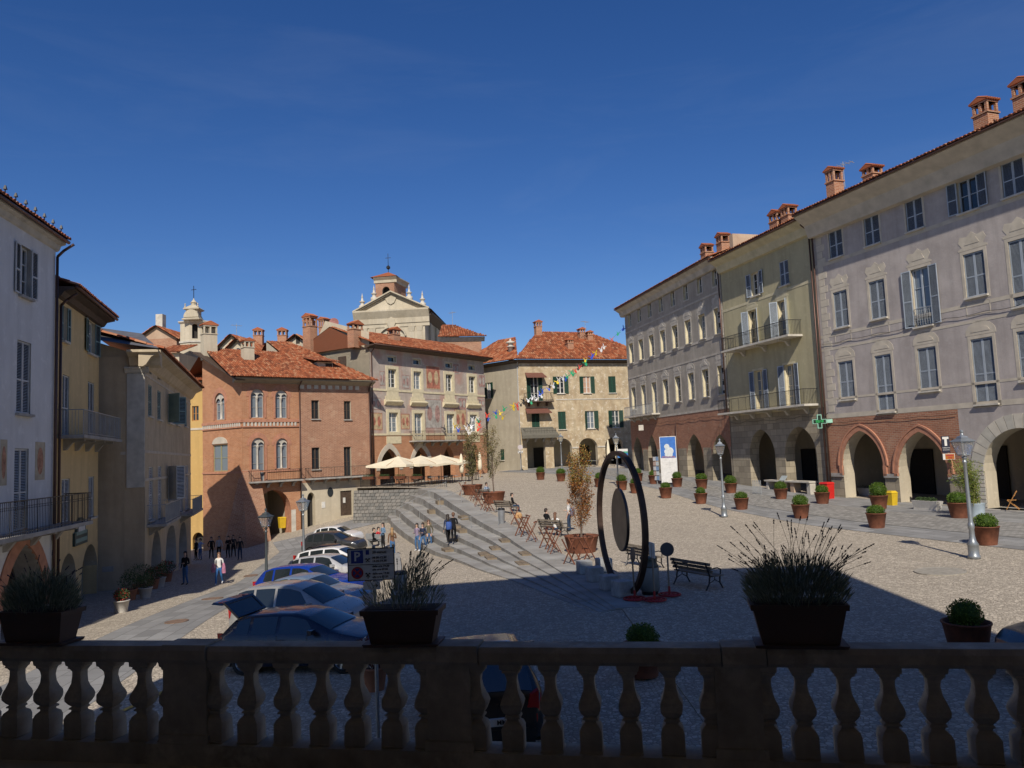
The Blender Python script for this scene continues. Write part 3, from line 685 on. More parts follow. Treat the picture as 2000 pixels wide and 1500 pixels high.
# ------------------------------------------------------------------ right row: building A (long brown-grey palace)
def gable_fill(f, name, mat, pts, d=0.0): b = MB(); b.face([(u, -d, z - f.b) for u, z in pts], 0, [(u, z) for u, z in pts]); return f.build(b, name, mat)
def surround(f, r, mat, w=.16, d=.012, hat=None):
    """flat painted frame round an opening, with an optional painted pediment above"""
    u0, u1, z0, z1 = r[:4]; b = MB(); B = f.b
    for q in ((u0 - w, u0, z0 - w, z1 + w), (u1, u1 + w, z0 - w, z1 + w), (u0, u1, z1, z1 + w), (u0, u1, z0 - w, z0)): b.box(q[0], q[1], -d, .05, q[2] - B, q[3] - B)
    um = (u0 + u1) / 2; hw = (u1 - u0) / 2 + w * 1.5
    def pr(poly, dd=d): b.prism([(um + x, z1 + w + z - B) for x, z in poly], -dd, .05)
    if hat == 'scroll':
        pr([(-hw, .02), (hw, .02), (hw, .12), (hw * .72, .2), (hw * .95, .5), (hw * .8, .78), (hw * .35, .72), (0, .95), (-hw * .35, .72), (-hw * .8, .78), (-hw * .95, .5), (-hw * .72, .2), (-hw, .12)])
        b.prism([(um + x, z1 + w + z - B) for x, z in [(-hw * .5, .3), (hw * .5, .3), (hw * .3, .62), (-hw * .3, .62)]], -d * 2.2, .05, 1)
    elif hat == 'arch':
        pr([(-hw, .02), (hw, .02)] + [(hw * math.cos(math.pi * k / 10), .12 + .62 * math.sin(math.pi * k / 10)) for k in range(11)])
        b.prism([(um + x, z1 + w + z - B) for x, z in [(-hw * .62, .18), (hw * .62, .18)] + [(hw * .62 * math.cos(math.pi * k / 6), .18 + .3 * math.sin(math.pi * k / 6)) for k in range(1, 6)]], -d * 2.2, .05, 1)
    elif hat == 'ogee':
        pr([(-hw, .02), (hw, .02), (hw, .3), (hw * .6, .42), (hw * .35, .75), (0, .95), (-hw * .35, .75), (-hw * .6, .42), (-hw, .3)])
        b.prism([(um + x, z1 + w + z - B) for x, z in [(-hw * .6, .14), (hw * .6, .14), (0, .55)]], -d * 2.2, .05, 1)
    return f.build(b, 'painted_frame', mat)
def cornice_roof(f, u0, u1, zw, ze, over, mat, slope=22, Ls=6.0, tile=None, pitch=.24, prof=None, gut=True):
    prof = prof or [(0, zw), (over * .25, zw + .05), (over * .45, zw + (ze - zw) * .55), (over, ze - .12), (over, ze), (-.3, ze), (-.3, zw)]
    sweep(f, 'cornice', mat, prof, u0, u1)
    a = R(slope); o = tile_slope(f, 'roof_tiles', (u0, -over - .12, ze + .03 - f.b), (1, 0, 0), u1 - u0, (0, math.cos(a), math.sin(a)), Ls, mat=tile, pitch=pitch)
    if gut: b = MB(); b.tube((u0, -over - .1, ze - .02 - f.b), (u1, -over - .1, ze - .02 - f.b), .07, .07, 8); f.build(b, 'gutter', M_copper, True)
    b = MB(); yb = -over - .12 + Ls * math.cos(a); zb = ze + .03 + Ls * math.sin(a)                      # far slope and gable ends
    b.face([(u0, yb, zb - f.b), (u1, yb, zb - f.b), (u1, yb + Ls, zb - Ls * .4 - f.b), (u0, yb + Ls, zb - Ls * .4 - f.b)])
    for u in (u0 + .03, u1 - .03): b.face([(u, 0, ze - f.b), (u, yb, zb - .05 - f.b), (u, yb + Ls, ze - f.b)])
    f.build(b, 'rear_roof', M_tile2); return o
PA, AA, WA = (12.61, 83.07), R(-77.8), 22.05
rA, fA = building('palace', 'long brown-grey palace with brick arcade at the far end of the right row', PA, AA, -3.4)
def px_list(f, sc, ox, oy, L_): return [f.rect(ox + a * sc, oy + b * sc, ox + c * sc, oy + d * sc) for a, b, c, d in L_]
def even(rows, wmul=1.0, hfix=None, keep_w=None):
    """regularise a row of measured openings: common sill, head and width"""
    z0 = sum(r[2] for r in rows) / len(rows); z1 = sum(r[3] for r in rows) / len(rows); wd = keep_w or sum(r[1] - r[0] for r in rows) / len(rows) * wmul
    n = len(rows); c0, c1 = (rows[0][0] + rows[0][1]) / 2, (rows[-1][0] + rows[-1][1]) / 2
    return [(c0 + (c1 - c0) * k / max(1, n - 1) - wd / 2, c0 + (c1 - c0) * k / max(1, n - 1) + wd / 2, z0, z1) for k in range(n)]
K7 = (.26667, 1190, 560)
a2 = even(px_list(fA, *K7, [(147, 415, 176, 555), (215, 388, 243, 537), (290, 357, 318, 510), (368, 323, 400, 485), (453, 282, 488, 453), (547, 243, 585, 425), (652, 203, 697, 387), (770, 158, 817, 355)]), keep_w=1.15)
a1 = even(px_list(fA, *K7, [(165, 738, 190, 898), (240, 718, 266, 880), (308, 703, 342, 868), (390, 680, 425, 858), (478, 655, 514, 843), (570, 632, 612, 830), (678, 608, 722, 815), (790, 577, 838, 795)]), keep_w=1.15)
a3 = even(px_list(fA, *K7, [(143, 185, 163, 290), (212, 150, 233, 252), (284, 112, 308, 222), (362, 70, 388, 185), (448, 25, 478, 140), (545, -15, 575, 95), (655, -58, 690, 45)]), keep_w=0.95)
st = a2[1][0] - a2[0][0]; a3 = [(a2[k][0] + .1, a2[k][1] - .1, a3[0][2], a3[0][3]) for k in range(8)]
a1 = [(a2[k][0], a2[k][1], a1[0][2] - (0.75 if k in (1, 2) else 0), a1[0][3]) for k in range(8)]
zbA = 2.85; zsA = -.25
arA = [fA.rect(1190 + x0 * .26667, 560 + y0 * .26667, 1190 + x1 * .26667, 560 + 1440 * .26667) for x0, x1, y0 in ((178, 250, 1095), (285, 357, 1085), (405, 478, 1080), (570, 692, 1078), (752, 892, 1078))]
arA = [(r[0], r[1], -3.2 - .2 * k / 4, r[3], 'point', .75, 2.4, 3) for k, r in enumerate(arA)]
opsA = [(*r, 'rect', .38) for r in a1 + a2 + a3] + arA
wall(fA, WA, -3.6, 14.3, opsA, [M_A, M_cream, M_brickC, M_ashlar], .38, zsplit=(zbA, zsA))
for k, r in enumerate(a1 + a2): window(fA, r, 'plain', recess=.38, sill=M_stone, rows=4); surround(fA, r, M_At, .2, .014, ['ogee', 'scroll', 'arch'][k % 3] if k < 8 else ['scroll', 'arch', 'ogee'][k % 3])
for r in a3: window(fA, r, 'plain', recess=.3, rows=2, glassm=M_glass); surround(fA, r, M_At, .12, .012)
bandbox(fA, 'string_course', M_At, [(0, WA, 8.75, 8.95), (0, WA, 7.35, 7.5), (0, WA, zbA - .02, zbA + .16), (0, WA, 12.35, 12.5)], .03)
for k in range(24): bandbox(fA, 'quoin', M_At, [(WA - (.7 if k % 2 else .45), WA - .02, 2.95 + k * .46, 2.95 + k * .46 + .42)], .012)
cornice_roof(fA, -.9, WA, 14.35, 15.2, .72, M_At, 20, 6.5, M_tile2)
rear(fA, WA, 12, -3.6, 14.3, M_A); portico(fA, .2, WA - .2, -3.35, 2.6, 4.6, M_plaster, [(3, 4.4, 2.8), (9, 10.6, 2.8), (14.5, 16.2, 3.0), (18.3, 20, 3)], M_stone, .76)
balcony(fA, a1[0][0] - .3, a1[2][1] + .5, a1[1][2] - .02, .8, 1.0, M_iron_lt, M_stonelt, 4)
pipe(fA, WA - .12, 2.6, 14.9, .12); pipe(fA, arA[2][1] + 1.0, -3.2, 2.7, .1, None, .05, 0)
for px, hh in ((1348, 1.9), (1380, 2.0)): u, _ = fA.uz(px, 490); chimney(fA, min(u - 1.2, WA - 1), 16.0, 2.2, .95, hh, .8)

# ------------------------------------------------------------------ building B (olive, two balconies)
PB, AB, WB = (17.30, 61.40), R(-74.0), 11.4
rB, fB = building('townhouse', 'narrow olive-yellow townhouse with two iron balconies', PB, AB, -3.9)
K = (.4133, 1380, 380)
bt = px_list(fB, *K, [(210, 303, 240, 398), (338, 228, 382, 345)]); b3 = px_list(fB, *K, [(206, 500, 230, 690), (345, 455, 373, 640)]); b2 = px_list(fB, *K, [(232, 785, 264, 1000), (375, 760, 412, 985)])
def widen(r, w, zz0=None, zz1=None): m = (r[0] + r[1]) / 2; return (m - w / 2, m + w / 2, r[2] if zz0 is None else zz0, r[3] if zz1 is None else zz1)
bt = [widen(r, 1.05, 11.0, 12.75) for r in bt]; zb3 = fB.uz(1380 + 290 * .4133, 380 + 700 * .4133)[1]; zb2 = fB.uz(1380 + 320 * .4133, 380 + 1010 * .4133)[1]
b3 = [widen(r, 1.1, zb3, zb3 + 2.75) for r in b3]; b2 = [widen(r, 1.15, zb2, zb2 + 2.95) for r in b2]
arB = [fB.rect(1380 + x0 * .4133, 380 + y0 * .4133, 1380 + x1 * .4133, 380 + 1395 * .4133) for x0, x1, y0 in ((205, 326, 1108), (372, 522, 1095))]
arB = [(r[0], r[1], -3.6, r[3], 'point', .8, 2.0, 2) for r in arB]
wall(fB, WB, -4.1, 14.2, [(*r, 'rect', .3) for r in bt + b3 + b2] + arB, [M_B, M_cream, M_ashlar], .3, zsplit=(zb2 - .25,))
window(fB, bt[0], 'open', M_shut_grey, recess=.3, sill=M_stonelt); window(fB, bt[1], 'closed', M_shut_grey, recess=.3, sill=M_stonelt)
for r in b3: window(fB, r, 'ajar', M_shut_grey, M_cream, .3, None, 4); surround(fB, r, M_Bt, .16, .012, 'scroll')
for r in b2: window(fB, r, 'open', M_shut_grey, M_cream, .3, None, 4, M_glass2); surround(fB, r, M_Bt, .16, .012)
bandbox(fB, 'string_course', M_Bt, [(0, WB, 10.55, 10.75), (0, WB, zb2 - .28, zb2 - .1)], .02)
cornice_roof(fB, 0, WB, 13.7, 14.75, .95, M_Bt, 20, 6.5, M_tile2)
balcony(fB, fB.uz(1434, 680)[0], fB.uz(1566, 655)[0], zb3, 1.1, 1.0, M_iron, M_stonelt, 3, fancy=True)
balcony(fB, .15, fB.uz(1598, 785)[0], zb2, 1.1, 1.0, M_iron, M_stonelt, 5)
rear(fB, WB, 12, -4.1, 14.2, M_B); portico(fB, .2, WB - .2, -3.75, 2.2, 4.6, M_plaster, [(2.6, 4.0, 3), (6.8, 8.6, 3)], M_stone, .82)
pipe(fB, WB - .1, -3.6, 14.4, .13)
for px, w_ in ((1476, 1.0), (1499, .9)): u, _ = fB.uz(px, 430); chimney(fB, u - 1.0, 15.6, 2.6, w_, 2.0, .8)
b = MB(); b.box(0, .5, 1, 6, 14.5 - fB.b, 17 - fB.b); fB.build(b, 'party_wall', M_brickCh, False, .02, None, 0)

# ------------------------------------------------------------------ building C (mauve-grey, louvred shutters)
PC, AC, WC = (20.46, 50.35), R(-70.7), 24.0
rC, fC = building('mansion', 'tall mauve-grey mansion with pale louvred shutters on the right', PC, AC, -4.2)
K8 = (.38664, 1560, 120); K1 = (.36681, 1580, 560)
ct = px_list(fC, *K8, [(165, 865, 220, 1005), (343, 785, 408, 935), (552, 685, 632, 850), (822, 575, 905, 735), (1045, 470, 1138, 660)])
c3 = px_list(fC, *K8, [(183, 1165, 245, 1345), (362, 1110, 437, 1300), (585, 1045, 645, 1340), (835, 950, 940, 1185), (1072, 885, 1175, 1235)])
c2 = px_list(fC, *K1, [(160, 405, 232, 605), (355, 362, 440, 668), (583, 322, 678, 550), (865, 262, 978, 625), (1118, 225, 1235, 500)])
def avg(L_, k): return sum(r[k] for r in L_) / len(L_)
ctz = (avg(ct, 2), avg(ct, 3)); c3z = (avg([c3[0], c3[1], c3[3]], 2), avg(c3, 3)); c2z = (avg([c2[0], c2[2]], 2), avg(c2, 3)); c2lo = avg([c2[1], c2[3]], 2); c3lo = avg([c3[2], c3[4]], 2)
cen = [(ct[k][0] + ct[k][1] + c3[k][0] + c3[k][1] + c2[k][0] + c2[k][1]) / 6 for k in range(5)]; d = cen[4] - cen[3]; cen += [cen[4] + d, cen[4] + 2 * d]
ct = [(c - .58, c + .58, *ctz) for c in cen]; c3 = [(c - .6, c + .6, c3lo if k in (2, 4) else c3z[0], c3z[1]) for k, c in enumerate(cen)]; c2 = [(c - .62, c + .62, c2lo if k in (1, 3) else c2z[0], c2z[1]) for k, c in enumerate(cen)]
zbC = fC.uz(1750, 807)[1]; uBr = fC.uz(1872, 820)[0]
def arc_px(f, x0, x1, yt, yb): return f.rect(1580 + x0 * .36681, 560 + yt * .36681, 1580 + x1 * .36681, 560 + yb * .36681)
q1, q2 = arc_px(fC, 182, 398, 765, 1125), arc_px(fC, 475, 742, 770, 1150); u3 = fC.uz(1580 + 922 * .36681, 880)[0]; z3 = fC.uz(1580 + 1110 * .36681, 560 + 752 * .36681)[1]
arC = [(q1[0], q1[1], -3.8, q1[3], 'point', .85, 2.15), (q2[0], q2[1], -3.8, q2[3], 'point', .85, 2.35), (u3, u3 + 4.3, -3.85, z3, 'round', .85, 2.15)]
def wallC(u0, u1, ops, mats, zs): return wall(fC, u1, -4.3, 14.2, ops, mats, .22, u0, zsplit=zs)
opc = [(*r, 'rect', .22) for r in ct + c3 + c2]
zim = fC.uz(1650, 928)[1]
wallC(0, uBr, [o for o in opc if o[1] < uBr] + arC[:2], [M_C, M_plaster, M_brickC, M_ashlar], (zbC, zim)); wallC(uBr, WC, [o for o in opc if o[0] > uBr] + arC[2:], [M_C, M_plaster], ())
for k in range(7):
    window(fC, ct[k], 'open' if k == 3 else 'closed', M_shut_grey, M_shut_grey, .22, M_stonelt, 2, M_glass, .055); surround(fC, ct[k], M_Ct, .13, .01)
    window(fC, c3[k], 'open' if k == 2 else 'closed', M_shut_grey, M_shut_grey, .22, M_stonelt, 3, M_glass2, .055); surround(fC, c3[k], M_Ct, .17, .012, 'scroll')
    window(fC, c2[k], 'closed', M_shut_grey, M_shut_grey, .22, M_stonelt, 3, M_glass, .055); surround(fC, c2[k], M_Ct, .17, .012, 'arch')
b = MB(); u = c3[2][0]; B = fC.b
for k in range(7): b.path([(u + .1 + k * .165, -.06, c3lo + z - B) for z in (.05, 1.0)], .012, 4)
for k in range(6):
    for zz in (.3, .55, .8): b.path([(u + .18 + k * .165 + .07 * math.cos(t), -.06, c3lo + zz + .1 * math.sin(t) - B) for t in np.linspace(0, 6.28, 7)], .008, 3)
b.bar((u + .02, -.06, c3lo + 1.0 - B), (u + 1.18, -.06, c3lo + 1.0 - B), .03, .03); fC.build(b, 'window_guard', M_iron_lt)
za, zb_ = fC.uz(1662, 647)[1], fC.uz(1595, 522)[1]
bandbox(fC, 'string_course', M_Ct, [(0, WC, za - .1, za + .1), (0, WC, za - .95, za - .8), (0, WC, zb_ - .1, zb_ + .12), (0, WC, zbC - .02, zbC + .26), (0, WC, zbC + 1.15, zbC + 1.28)], .012)
for k in range(26): bandbox(fC, 'quoin', M_Ct, [(.3, .3 + (.75 if k % 2 else .5), zbC + .4 + k * .46, zbC + .4 + k * .46 + .43)], .014)
for k in range(7):
    for r, zz in ((c3[k], za), (c2[k], zbC + 1.2)):
        if r[2] - .2 > zz: bandbox(fC, 'painted_panel', M_Ct, [(r[0] - .1, r[1] + .1, r[2] - .95, r[2] - .9), (r[0] - .1, r[1] + .1, r[2] - .32, r[2] - .27), (r[0] - .1, r[0] - .05, r[2] - .9, r[2] - .32), (r[1] + .05, r[1] + .1, r[2] - .9, r[2] - .32)], .012)
for r in arC[:2]:                                                                                         # terracotta mouldings of the pointed arches
    b = MB(); zs = r[3] - r[6]
    for (g, th, dd) in ((0, .26, .06), (.27, .10, .10)):
        inn = arch_pts(r[0] - g, r[1] + g, zs, r[3] + g * 1.15, 'point', 12); out = arch_pts(r[0] - g - th, r[1] + g + th, zs, r[3] + (g + th) * 1.15, 'point', 12)
        for p, p2, o1, o2 in zip(inn, inn[1:], out, out[1:]):
            A = [(q[0], -dd, q[1] - B) for q in (p, p2, o2, o1)]; Bk = [(q[0], .05, q[1] - B) for q in (p, p2, o2, o1)]; i = [b.pt(x) for x in A + Bk]
            for q in ((0, 1, 2, 3), (0, 4, 5, 1), (2, 6, 7, 3)): b.idx([i[t] for t in q])
    if zs > zim: 
        for s_ in (0, 1):
            x0 = r[0] - .26 if s_ == 0 else r[1]; b.box(x0, x0 + .26, -.1, .05, zim - B, zs - B)
    fC.build(b, 'arch_moulding', M_redtrim)
bandbox(fC, 'impost', M_stone, [(.0, arC[0][0] - .02, zim - .1, zim + .12), (arC[0][1] + .02, arC[1][0] - .02, zim - .1, zim + .12), (arC[1][1] + .02, uBr, zim - .1, zim + .12)], .1)
r = arC[2]; zs = r[3] - r[6]; n = 17; th = .72                                                            # stone voussoirs of the round arch
M_vous = [plain('voussoir_%d' % k, c, .9, 0, .15, 2) for k, c in enumerate([(0.5, 0.46, 0.38), (0.46, 0.43, 0.36), (0.54, 0.49, 0.4)])]
um, rw, rh = (r[0] + r[1]) / 2, (r[1] - r[0]) / 2, r[6]
for k in range(n):
    t0, t1 = math.pi * (1 - (k + .04) / n), math.pi * (1 - (k + .96) / n)
    P = [(um + rw * math.cos(t), zs + rh * math.sin(t)) for t in (t0, (t0 + t1) / 2, t1)] + [(um + (rw + th) * math.cos(t), zs + (rh + th) * math.sin(t)) for t in (t1, t0)]
    b = MB(); b.prism([(x, z - B) for x, z in P], -.035, .08); fC.build(b, 'voussoir', M_vous[k % 3])
for s_ in (0, 1):
    for k in range(9):
        z0 = -3.8 + k * (zs + 3.8) / 9; w_ = th if (k + s_) % 2 else th * .82; x0 = r[0] - w_ if s_ == 0 else r[1]
        bandbox(fC, 'jamb_stone', M_vous[k % 3], [(x0, x0 + w_, z0 + .015, z0 + (zs + 3.8) / 9 - .015)], .035)
cornice_roof(fC, 0, WC, 13.35, 14.85, 1.4, M_Ct, 20, 7.0, M_tile2)
rear(fC, WC, 13, -4.3, 14.2, M_C); portico(fC, .2, WC - .2, -3.85, 2.1, 4.8, M_plaster, [(2.0, 3.6, 2.9), (6.4, 8.6, 3.0), (12.6, 15.4, 3.2), (17, 19, 3)], M_stone, .87)
pipe(fC, .12, -3.6, 14.4, .14)
for px, py, w_, hh in ((1619, 380, .74, 2.5), (1692, 345, .85, 1.4), (1915, 215, .85, 2.1), (1994, 165, .85, 2.1)): u, _ = fC.uz(px, py); chimney(fC, u - .6, 15.35, 1.1, w_, hh, .8)

def cable(f, u0, u1, z, sag=.12, d=.07):
    n = max(2, int((u1 - u0) / 2.2)); b = MB(); P = []
    for k in range(n):
        for t in (0, .33, .66): P.append((u0 + (u1 - u0) * (k + t) / n, -d, z - f.b - sag * 4 * t * (1 - t) + .02 * math.sin(k * 2.1)))
    b.path(P + [(u1, -d, z - f.b)], .014, 4); return f.build(b, 'cable', M_iron)
cable(fA, .2, WA - .2, 2.35); cable(fB, .2, WB - .2, zb2 - .75); cable(fC, .3, uBr, zbC - .28, .06); cable(fC, .2, WC, za - .45, .1)
# ------------------------------------------------------------------ centre: buff house M with green shutters
PM, AM, WM = (0.75, 94.0), R(20.0), 20.0
rM, fM = building('corner_house', 'mottled buff house with dark green shutters and hipped roof', PM, AM, -2.3)
K5 = (.26667, 900, 600)
m2 = px_list(fM, *K5, [(512, 510, 565, 690), (703, 515, 757, 630), (897, 505, 950, 628), (1077, 500, 1140, 630)]); m1 = px_list(fM, *K5, [(515, 780, 585, 950), (710, 762, 773, 895), (925, 760, 978, 885), (1108, 757, 1160, 885)])
mz2 = (avg(m2[1:], 2), avg(m2, 3)); mz1 = (avg(m1[1:], 2), avg(m1[1:], 3)); z2d, z1d = m2[0][2], m1[0][2]
mc = [((m2[k][0] + m2[k][1]) / 2, (m1[k][0] + m1[k][1]) / 2) for k in range(4)]
m2 = [(c[0] - .52, c[0] + .52, z2d if k == 0 else mz2[0], mz2[1]) for k, c in enumerate(mc)]; m1 = [(c[1] - .52, c[1] + .52, z1d if k == 0 else mz1[0], mz1[1]) for k, c in enumerate(mc)]
arM = [fM.rect(900 + x0 * .26667, 600 + yt * .26667, 900 + x1 * .26667, 600 + 1180 * .26667) for x0, x1, yt in ((487, 622, 1010), (682, 816, 960), (868, 1003, 958), (1060, 1192, 952))]
arM = [(r[0], r[1], -2.15, r[3] if k else 1.6, 'round' if k else 'rect', .6, 1.15) for k, r in enumerate(arM)]
wall(fM, WM, -2.6, 11.3, [(*r, 'rect', .22) for r in m1 + m2] + arM, [M_M, M_plaster], .22)
sm = dict(shut=M_shut_green, pitch=.09, sill=M_stonelt)
window(fM, m2[0], 'open', **sm); window(fM, m2[1], 'open', **sm); window(fM, m2[2], 'open', glassm=plain('pinkish_curtain', (0.42, 0.26, 0.18), .6), **sm); window(fM, m2[3], 'closed', **sm)
window(fM, m1[0], 'closed', **sm); window(fM, m1[1], 'closed', **sm); window(fM, m1[2], 'ajar', **sm); window(fM, m1[3], 'open', **sm)
balcony(fM, m2[0][0] - .9, m2[0][1] + 1.6, z2d, .9, 1.0, M_iron, M_wood, 3, step=.3); balcony(fM, m1[0][0] - 1.3, m1[0][1] + 2.0, z1d, .9, 1.0, M_iron, M_stone, 4, step=.35)
for (r, e0, e1) in ((m2[0], .8, .8), (m1[0], 1.0, 1.3)):
    b = MB(); zt = r[3] - fM.b
    b.face([(r[0] - e0, -1.0, zt - .1), (r[1] + e1, -1.0, zt - .1), (r[1] + e1 * .8, 0, zt + .5), (r[0] - e0 * .8, 0, zt + .5)]); b.face([(r[0] - e0, -1.0, zt - .14), (r[0] - e0 * .8, 0, zt + .46), (r[1] + e1 * .8, 0, zt + .46), (r[1] + e1, -1.0, zt - .14)]); b.box(r[0] - e0, r[1] + e1, -1.02, -.98, zt - .22, zt - .1)
    fM.build(b, 'door_canopy', plain('rusty_sheet_canopy', (0.15, 0.06, 0.04), .7))
r = arM[0]; b = MB(); b.face([(r[0] - 1.0, -1.2, 2.0 - fM.b), (r[1] + 1.4, -1.2, 2.0 - fM.b), (r[1] + 1.1, 0, 3.0 - fM.b), (r[0] - .7, 0, 3.0 - fM.b)]); b.face([(r[0] - 1.0, -1.2, 1.98 - fM.b), (r[0] - .7, 0, 2.98 - fM.b), (r[1] + 1.1, 0, 2.98 - fM.b), (r[1] + 1.4, -1.2, 1.98 - fM.b)]); b.box(r[0] - 1, r[1] + 1.4, -1.22, -1.18, 1.62 - fM.b, 2.0 - fM.b)
fM.build(b, 'shop_awning', plain('grey_green_shop_awning', (0.12, 0.11, 0.085), .8))
bandbox(fM, 'string_course', M_stonelt, [(m1[0][1] + 2.3, WM, 6.3, 6.42)], .04); bandbox(fM, 'impost', M_stonelt, [(arM[k][1] + .02, arM[k + 1][0] - .02, arM[1][3] - 1.3, arM[1][3] - 1.12) for k in range(1, 3)], .07)
rear(fM, WM, 14, -2.6, 11.3, M_Mw); portico(fM, .3, WM - .3, -2.2, 3.2, 4.5, M_plaster, [(3.5, 5.5, 2.6), (9.3, 11.2, 2.6), (14, 16, 2.6)], M_stone, .62)
pipe(fM, -.05, -2.2, 11.2, .08, M_iron_lt, .05, .3)
rootw = R(20.0)
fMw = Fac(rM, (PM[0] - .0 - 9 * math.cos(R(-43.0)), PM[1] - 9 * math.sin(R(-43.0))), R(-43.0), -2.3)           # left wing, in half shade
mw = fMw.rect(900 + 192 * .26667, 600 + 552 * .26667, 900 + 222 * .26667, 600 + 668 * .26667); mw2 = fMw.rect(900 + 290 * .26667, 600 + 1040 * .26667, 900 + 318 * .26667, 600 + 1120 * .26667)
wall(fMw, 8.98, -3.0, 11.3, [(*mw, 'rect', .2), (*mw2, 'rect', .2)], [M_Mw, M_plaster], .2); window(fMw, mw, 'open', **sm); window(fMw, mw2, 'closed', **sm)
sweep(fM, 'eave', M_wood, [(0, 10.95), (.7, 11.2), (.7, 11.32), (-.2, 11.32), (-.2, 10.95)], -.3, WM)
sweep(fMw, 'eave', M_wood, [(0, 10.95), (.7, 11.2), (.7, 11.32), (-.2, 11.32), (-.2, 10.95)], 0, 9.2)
sl_ = R(30); tile_slope(fM, 'roof_tiles', (-.6, -.85, 11.34 - fM.b), (1, 0, 0), WM + 1, (0, math.cos(sl_), math.sin(sl_)), 9.6, 6.4, 14.2, M_tile, .3, .5)
tile_slope(fMw, 'roof_tiles', (-2, -.85, 11.34 - fM.b), (1, 0, 0), 11.9, (0, math.cos(R(29)), math.sin(R(29))), 8.8, 1.5, 4.6, M_tile, .3, .5)
for px, py, w_, hh, dd in ((1080, 655, .85, 1.9, 6.5), (1124, 690, .8, 1.3, 2.2), (1164, 650, .8, 1.4, 5.5), (1177, 652, .7, 1.2, 5.0)): u, _ = fM.uz(px, py); chimney(fM, u + dd * .1, 11.3 + (dd + .85) * math.tan(sl_) - .1, dd, w_, hh, .8)
b = MB(); b.lathe([(.35, -.9), (.34, 1.2), (.5, 1.25), (.5, 1.35), (.3, 1.4), (.3, 1.7), (.62, 1.78), (.5, 1.95), (.15, 2.05), (.1, 2.3), (.02, 2.35)], 12); p = at(998, 697, 97); o = b.build('chimney_pot', M_stonelt, rM, True); o.location = Matrix.Rotation(-AM, 3, 'Z') @ (p - Vector((PM[0], PM[1], 0))) - Vector((0, 0, -2.3))

# ------------------------------------------------------------------ frescoed palace F with cafe arcade
PF, AF, WF = (-14.3, 77.2), R(55.0), 19.06
rF, fF = building('frescoed_palace', 'palace with faded wall frescoes, yellow window frames and a cafe arcade', PF, AF, -3.0)
K4 = (.33333, 600, 490)
f3 = px_list(fF, *K4, [(473, 625, 508, 655), (625, 637, 658, 668), (810, 655, 842, 683), (946, 665, 976, 695)]); f2 = px_list(fF, *K4, [(480, 698, 513, 805), (628, 708, 660, 812), (817, 722, 845, 820), (950, 732, 978, 828)]); f1 = px_list(fF, *K4, [(487, 948, 525, 1060), (638, 953, 668, 1060), (825, 957, 855, 1060), (960, 957, 990, 1060)])
fc = [(f2[k][0] + f2[k][1] + f1[k][0] + f1[k][1]) / 4 for k in range(4)]
f3 = [(c - .6, c + .6, avg(f3, 2), avg(f3, 3)) for c in fc]; f2 = [(c - .62, c + .62, avg(f2, 2), avg(f2, 3)) for c in fc]; zF1 = avg(f1, 2); f1 = [(c - .68, c + .68, zF1 - (.95 if k in (1, 2) else 0), avg(f1, 3)) for k, c in enumerate(fc)]
zbF = fF.uz(840, 848)[1]
arF = [fF.rect(600 + x0 * .33333, 490 + yt * .33333, 600 + x1 * .33333, 490 + 1310 * .33333) for x0, x1, yt in ((425, 540, 1158), (618, 716, 1150), (795, 866, 1140), (945, 1016, 1130))]
arF = [(r[0], r[1], -2.7, r[3], 'point', .7, 2.2, 2) for r in arF]
wall(fF, WF, -6.5, 11.3, [(*r, 'rect', .3) for r in f1 + f2 + f3] + arF, [M_F, M_cream, M_brickA], .3, zsplit=(zbF,))
for r in f3: window(fF, r, 'plain', recess=.3, rows=1, two=False, glassm=M_glass); surround(fF, r, M_Ct, .14, .03)
for r in f2: window(fF, r, 'plain', recess=.3, rows=4); surround(fF, r, M_cream, .32, .07); bandbox(fF, 'apron', M_cream, [(r[0] - .5, r[1] + .5, r[2] - 1.25, r[2] - .9), (r[0] - .25, r[1] + .25, r[2] - .9, r[2] - .36)], .05)
for r in f1:
    window(fF, r, 'plain', recess=.3, rows=4, glassm=M_glass2); surround(fF, r, M_cream, .32, .07); sweep(fF, 'window_hood', M_cream, [(0, r[3] + .75), (.12, r[3] + .8), (.38, r[3] + 1.1), (.38, r[3] + 1.2), (0, r[3] + 1.35)], r[0] - .6, r[1] + .6)
    bandbox(fF, 'apron', M_cream, [(r[0] - .4, r[1] + .4, zbF - .95, zbF - .2)], .05)
mb_ = fF.uz(835, 767)[1]; bandbox(fF, 'string_course', M_cream, [(0, WF, mb_ - .1, mb_ + .12), (0, WF, zbF - .1, zbF + .1)], .06)
M_fr = [plain('fresco_red', (0.36, 0.14, 0.09), .9, 0, .5, 2.2), plain('fresco_grey', (0.36, 0.33, 0.29), .9, 0, .4, 2.0), plain('fresco_ochre', (0.46, 0.34, 0.2), .9, 0, .35, 2.2), plain('fresco_mauve', (0.33, 0.2, 0.17), .9, 0, .5, 2.5)]
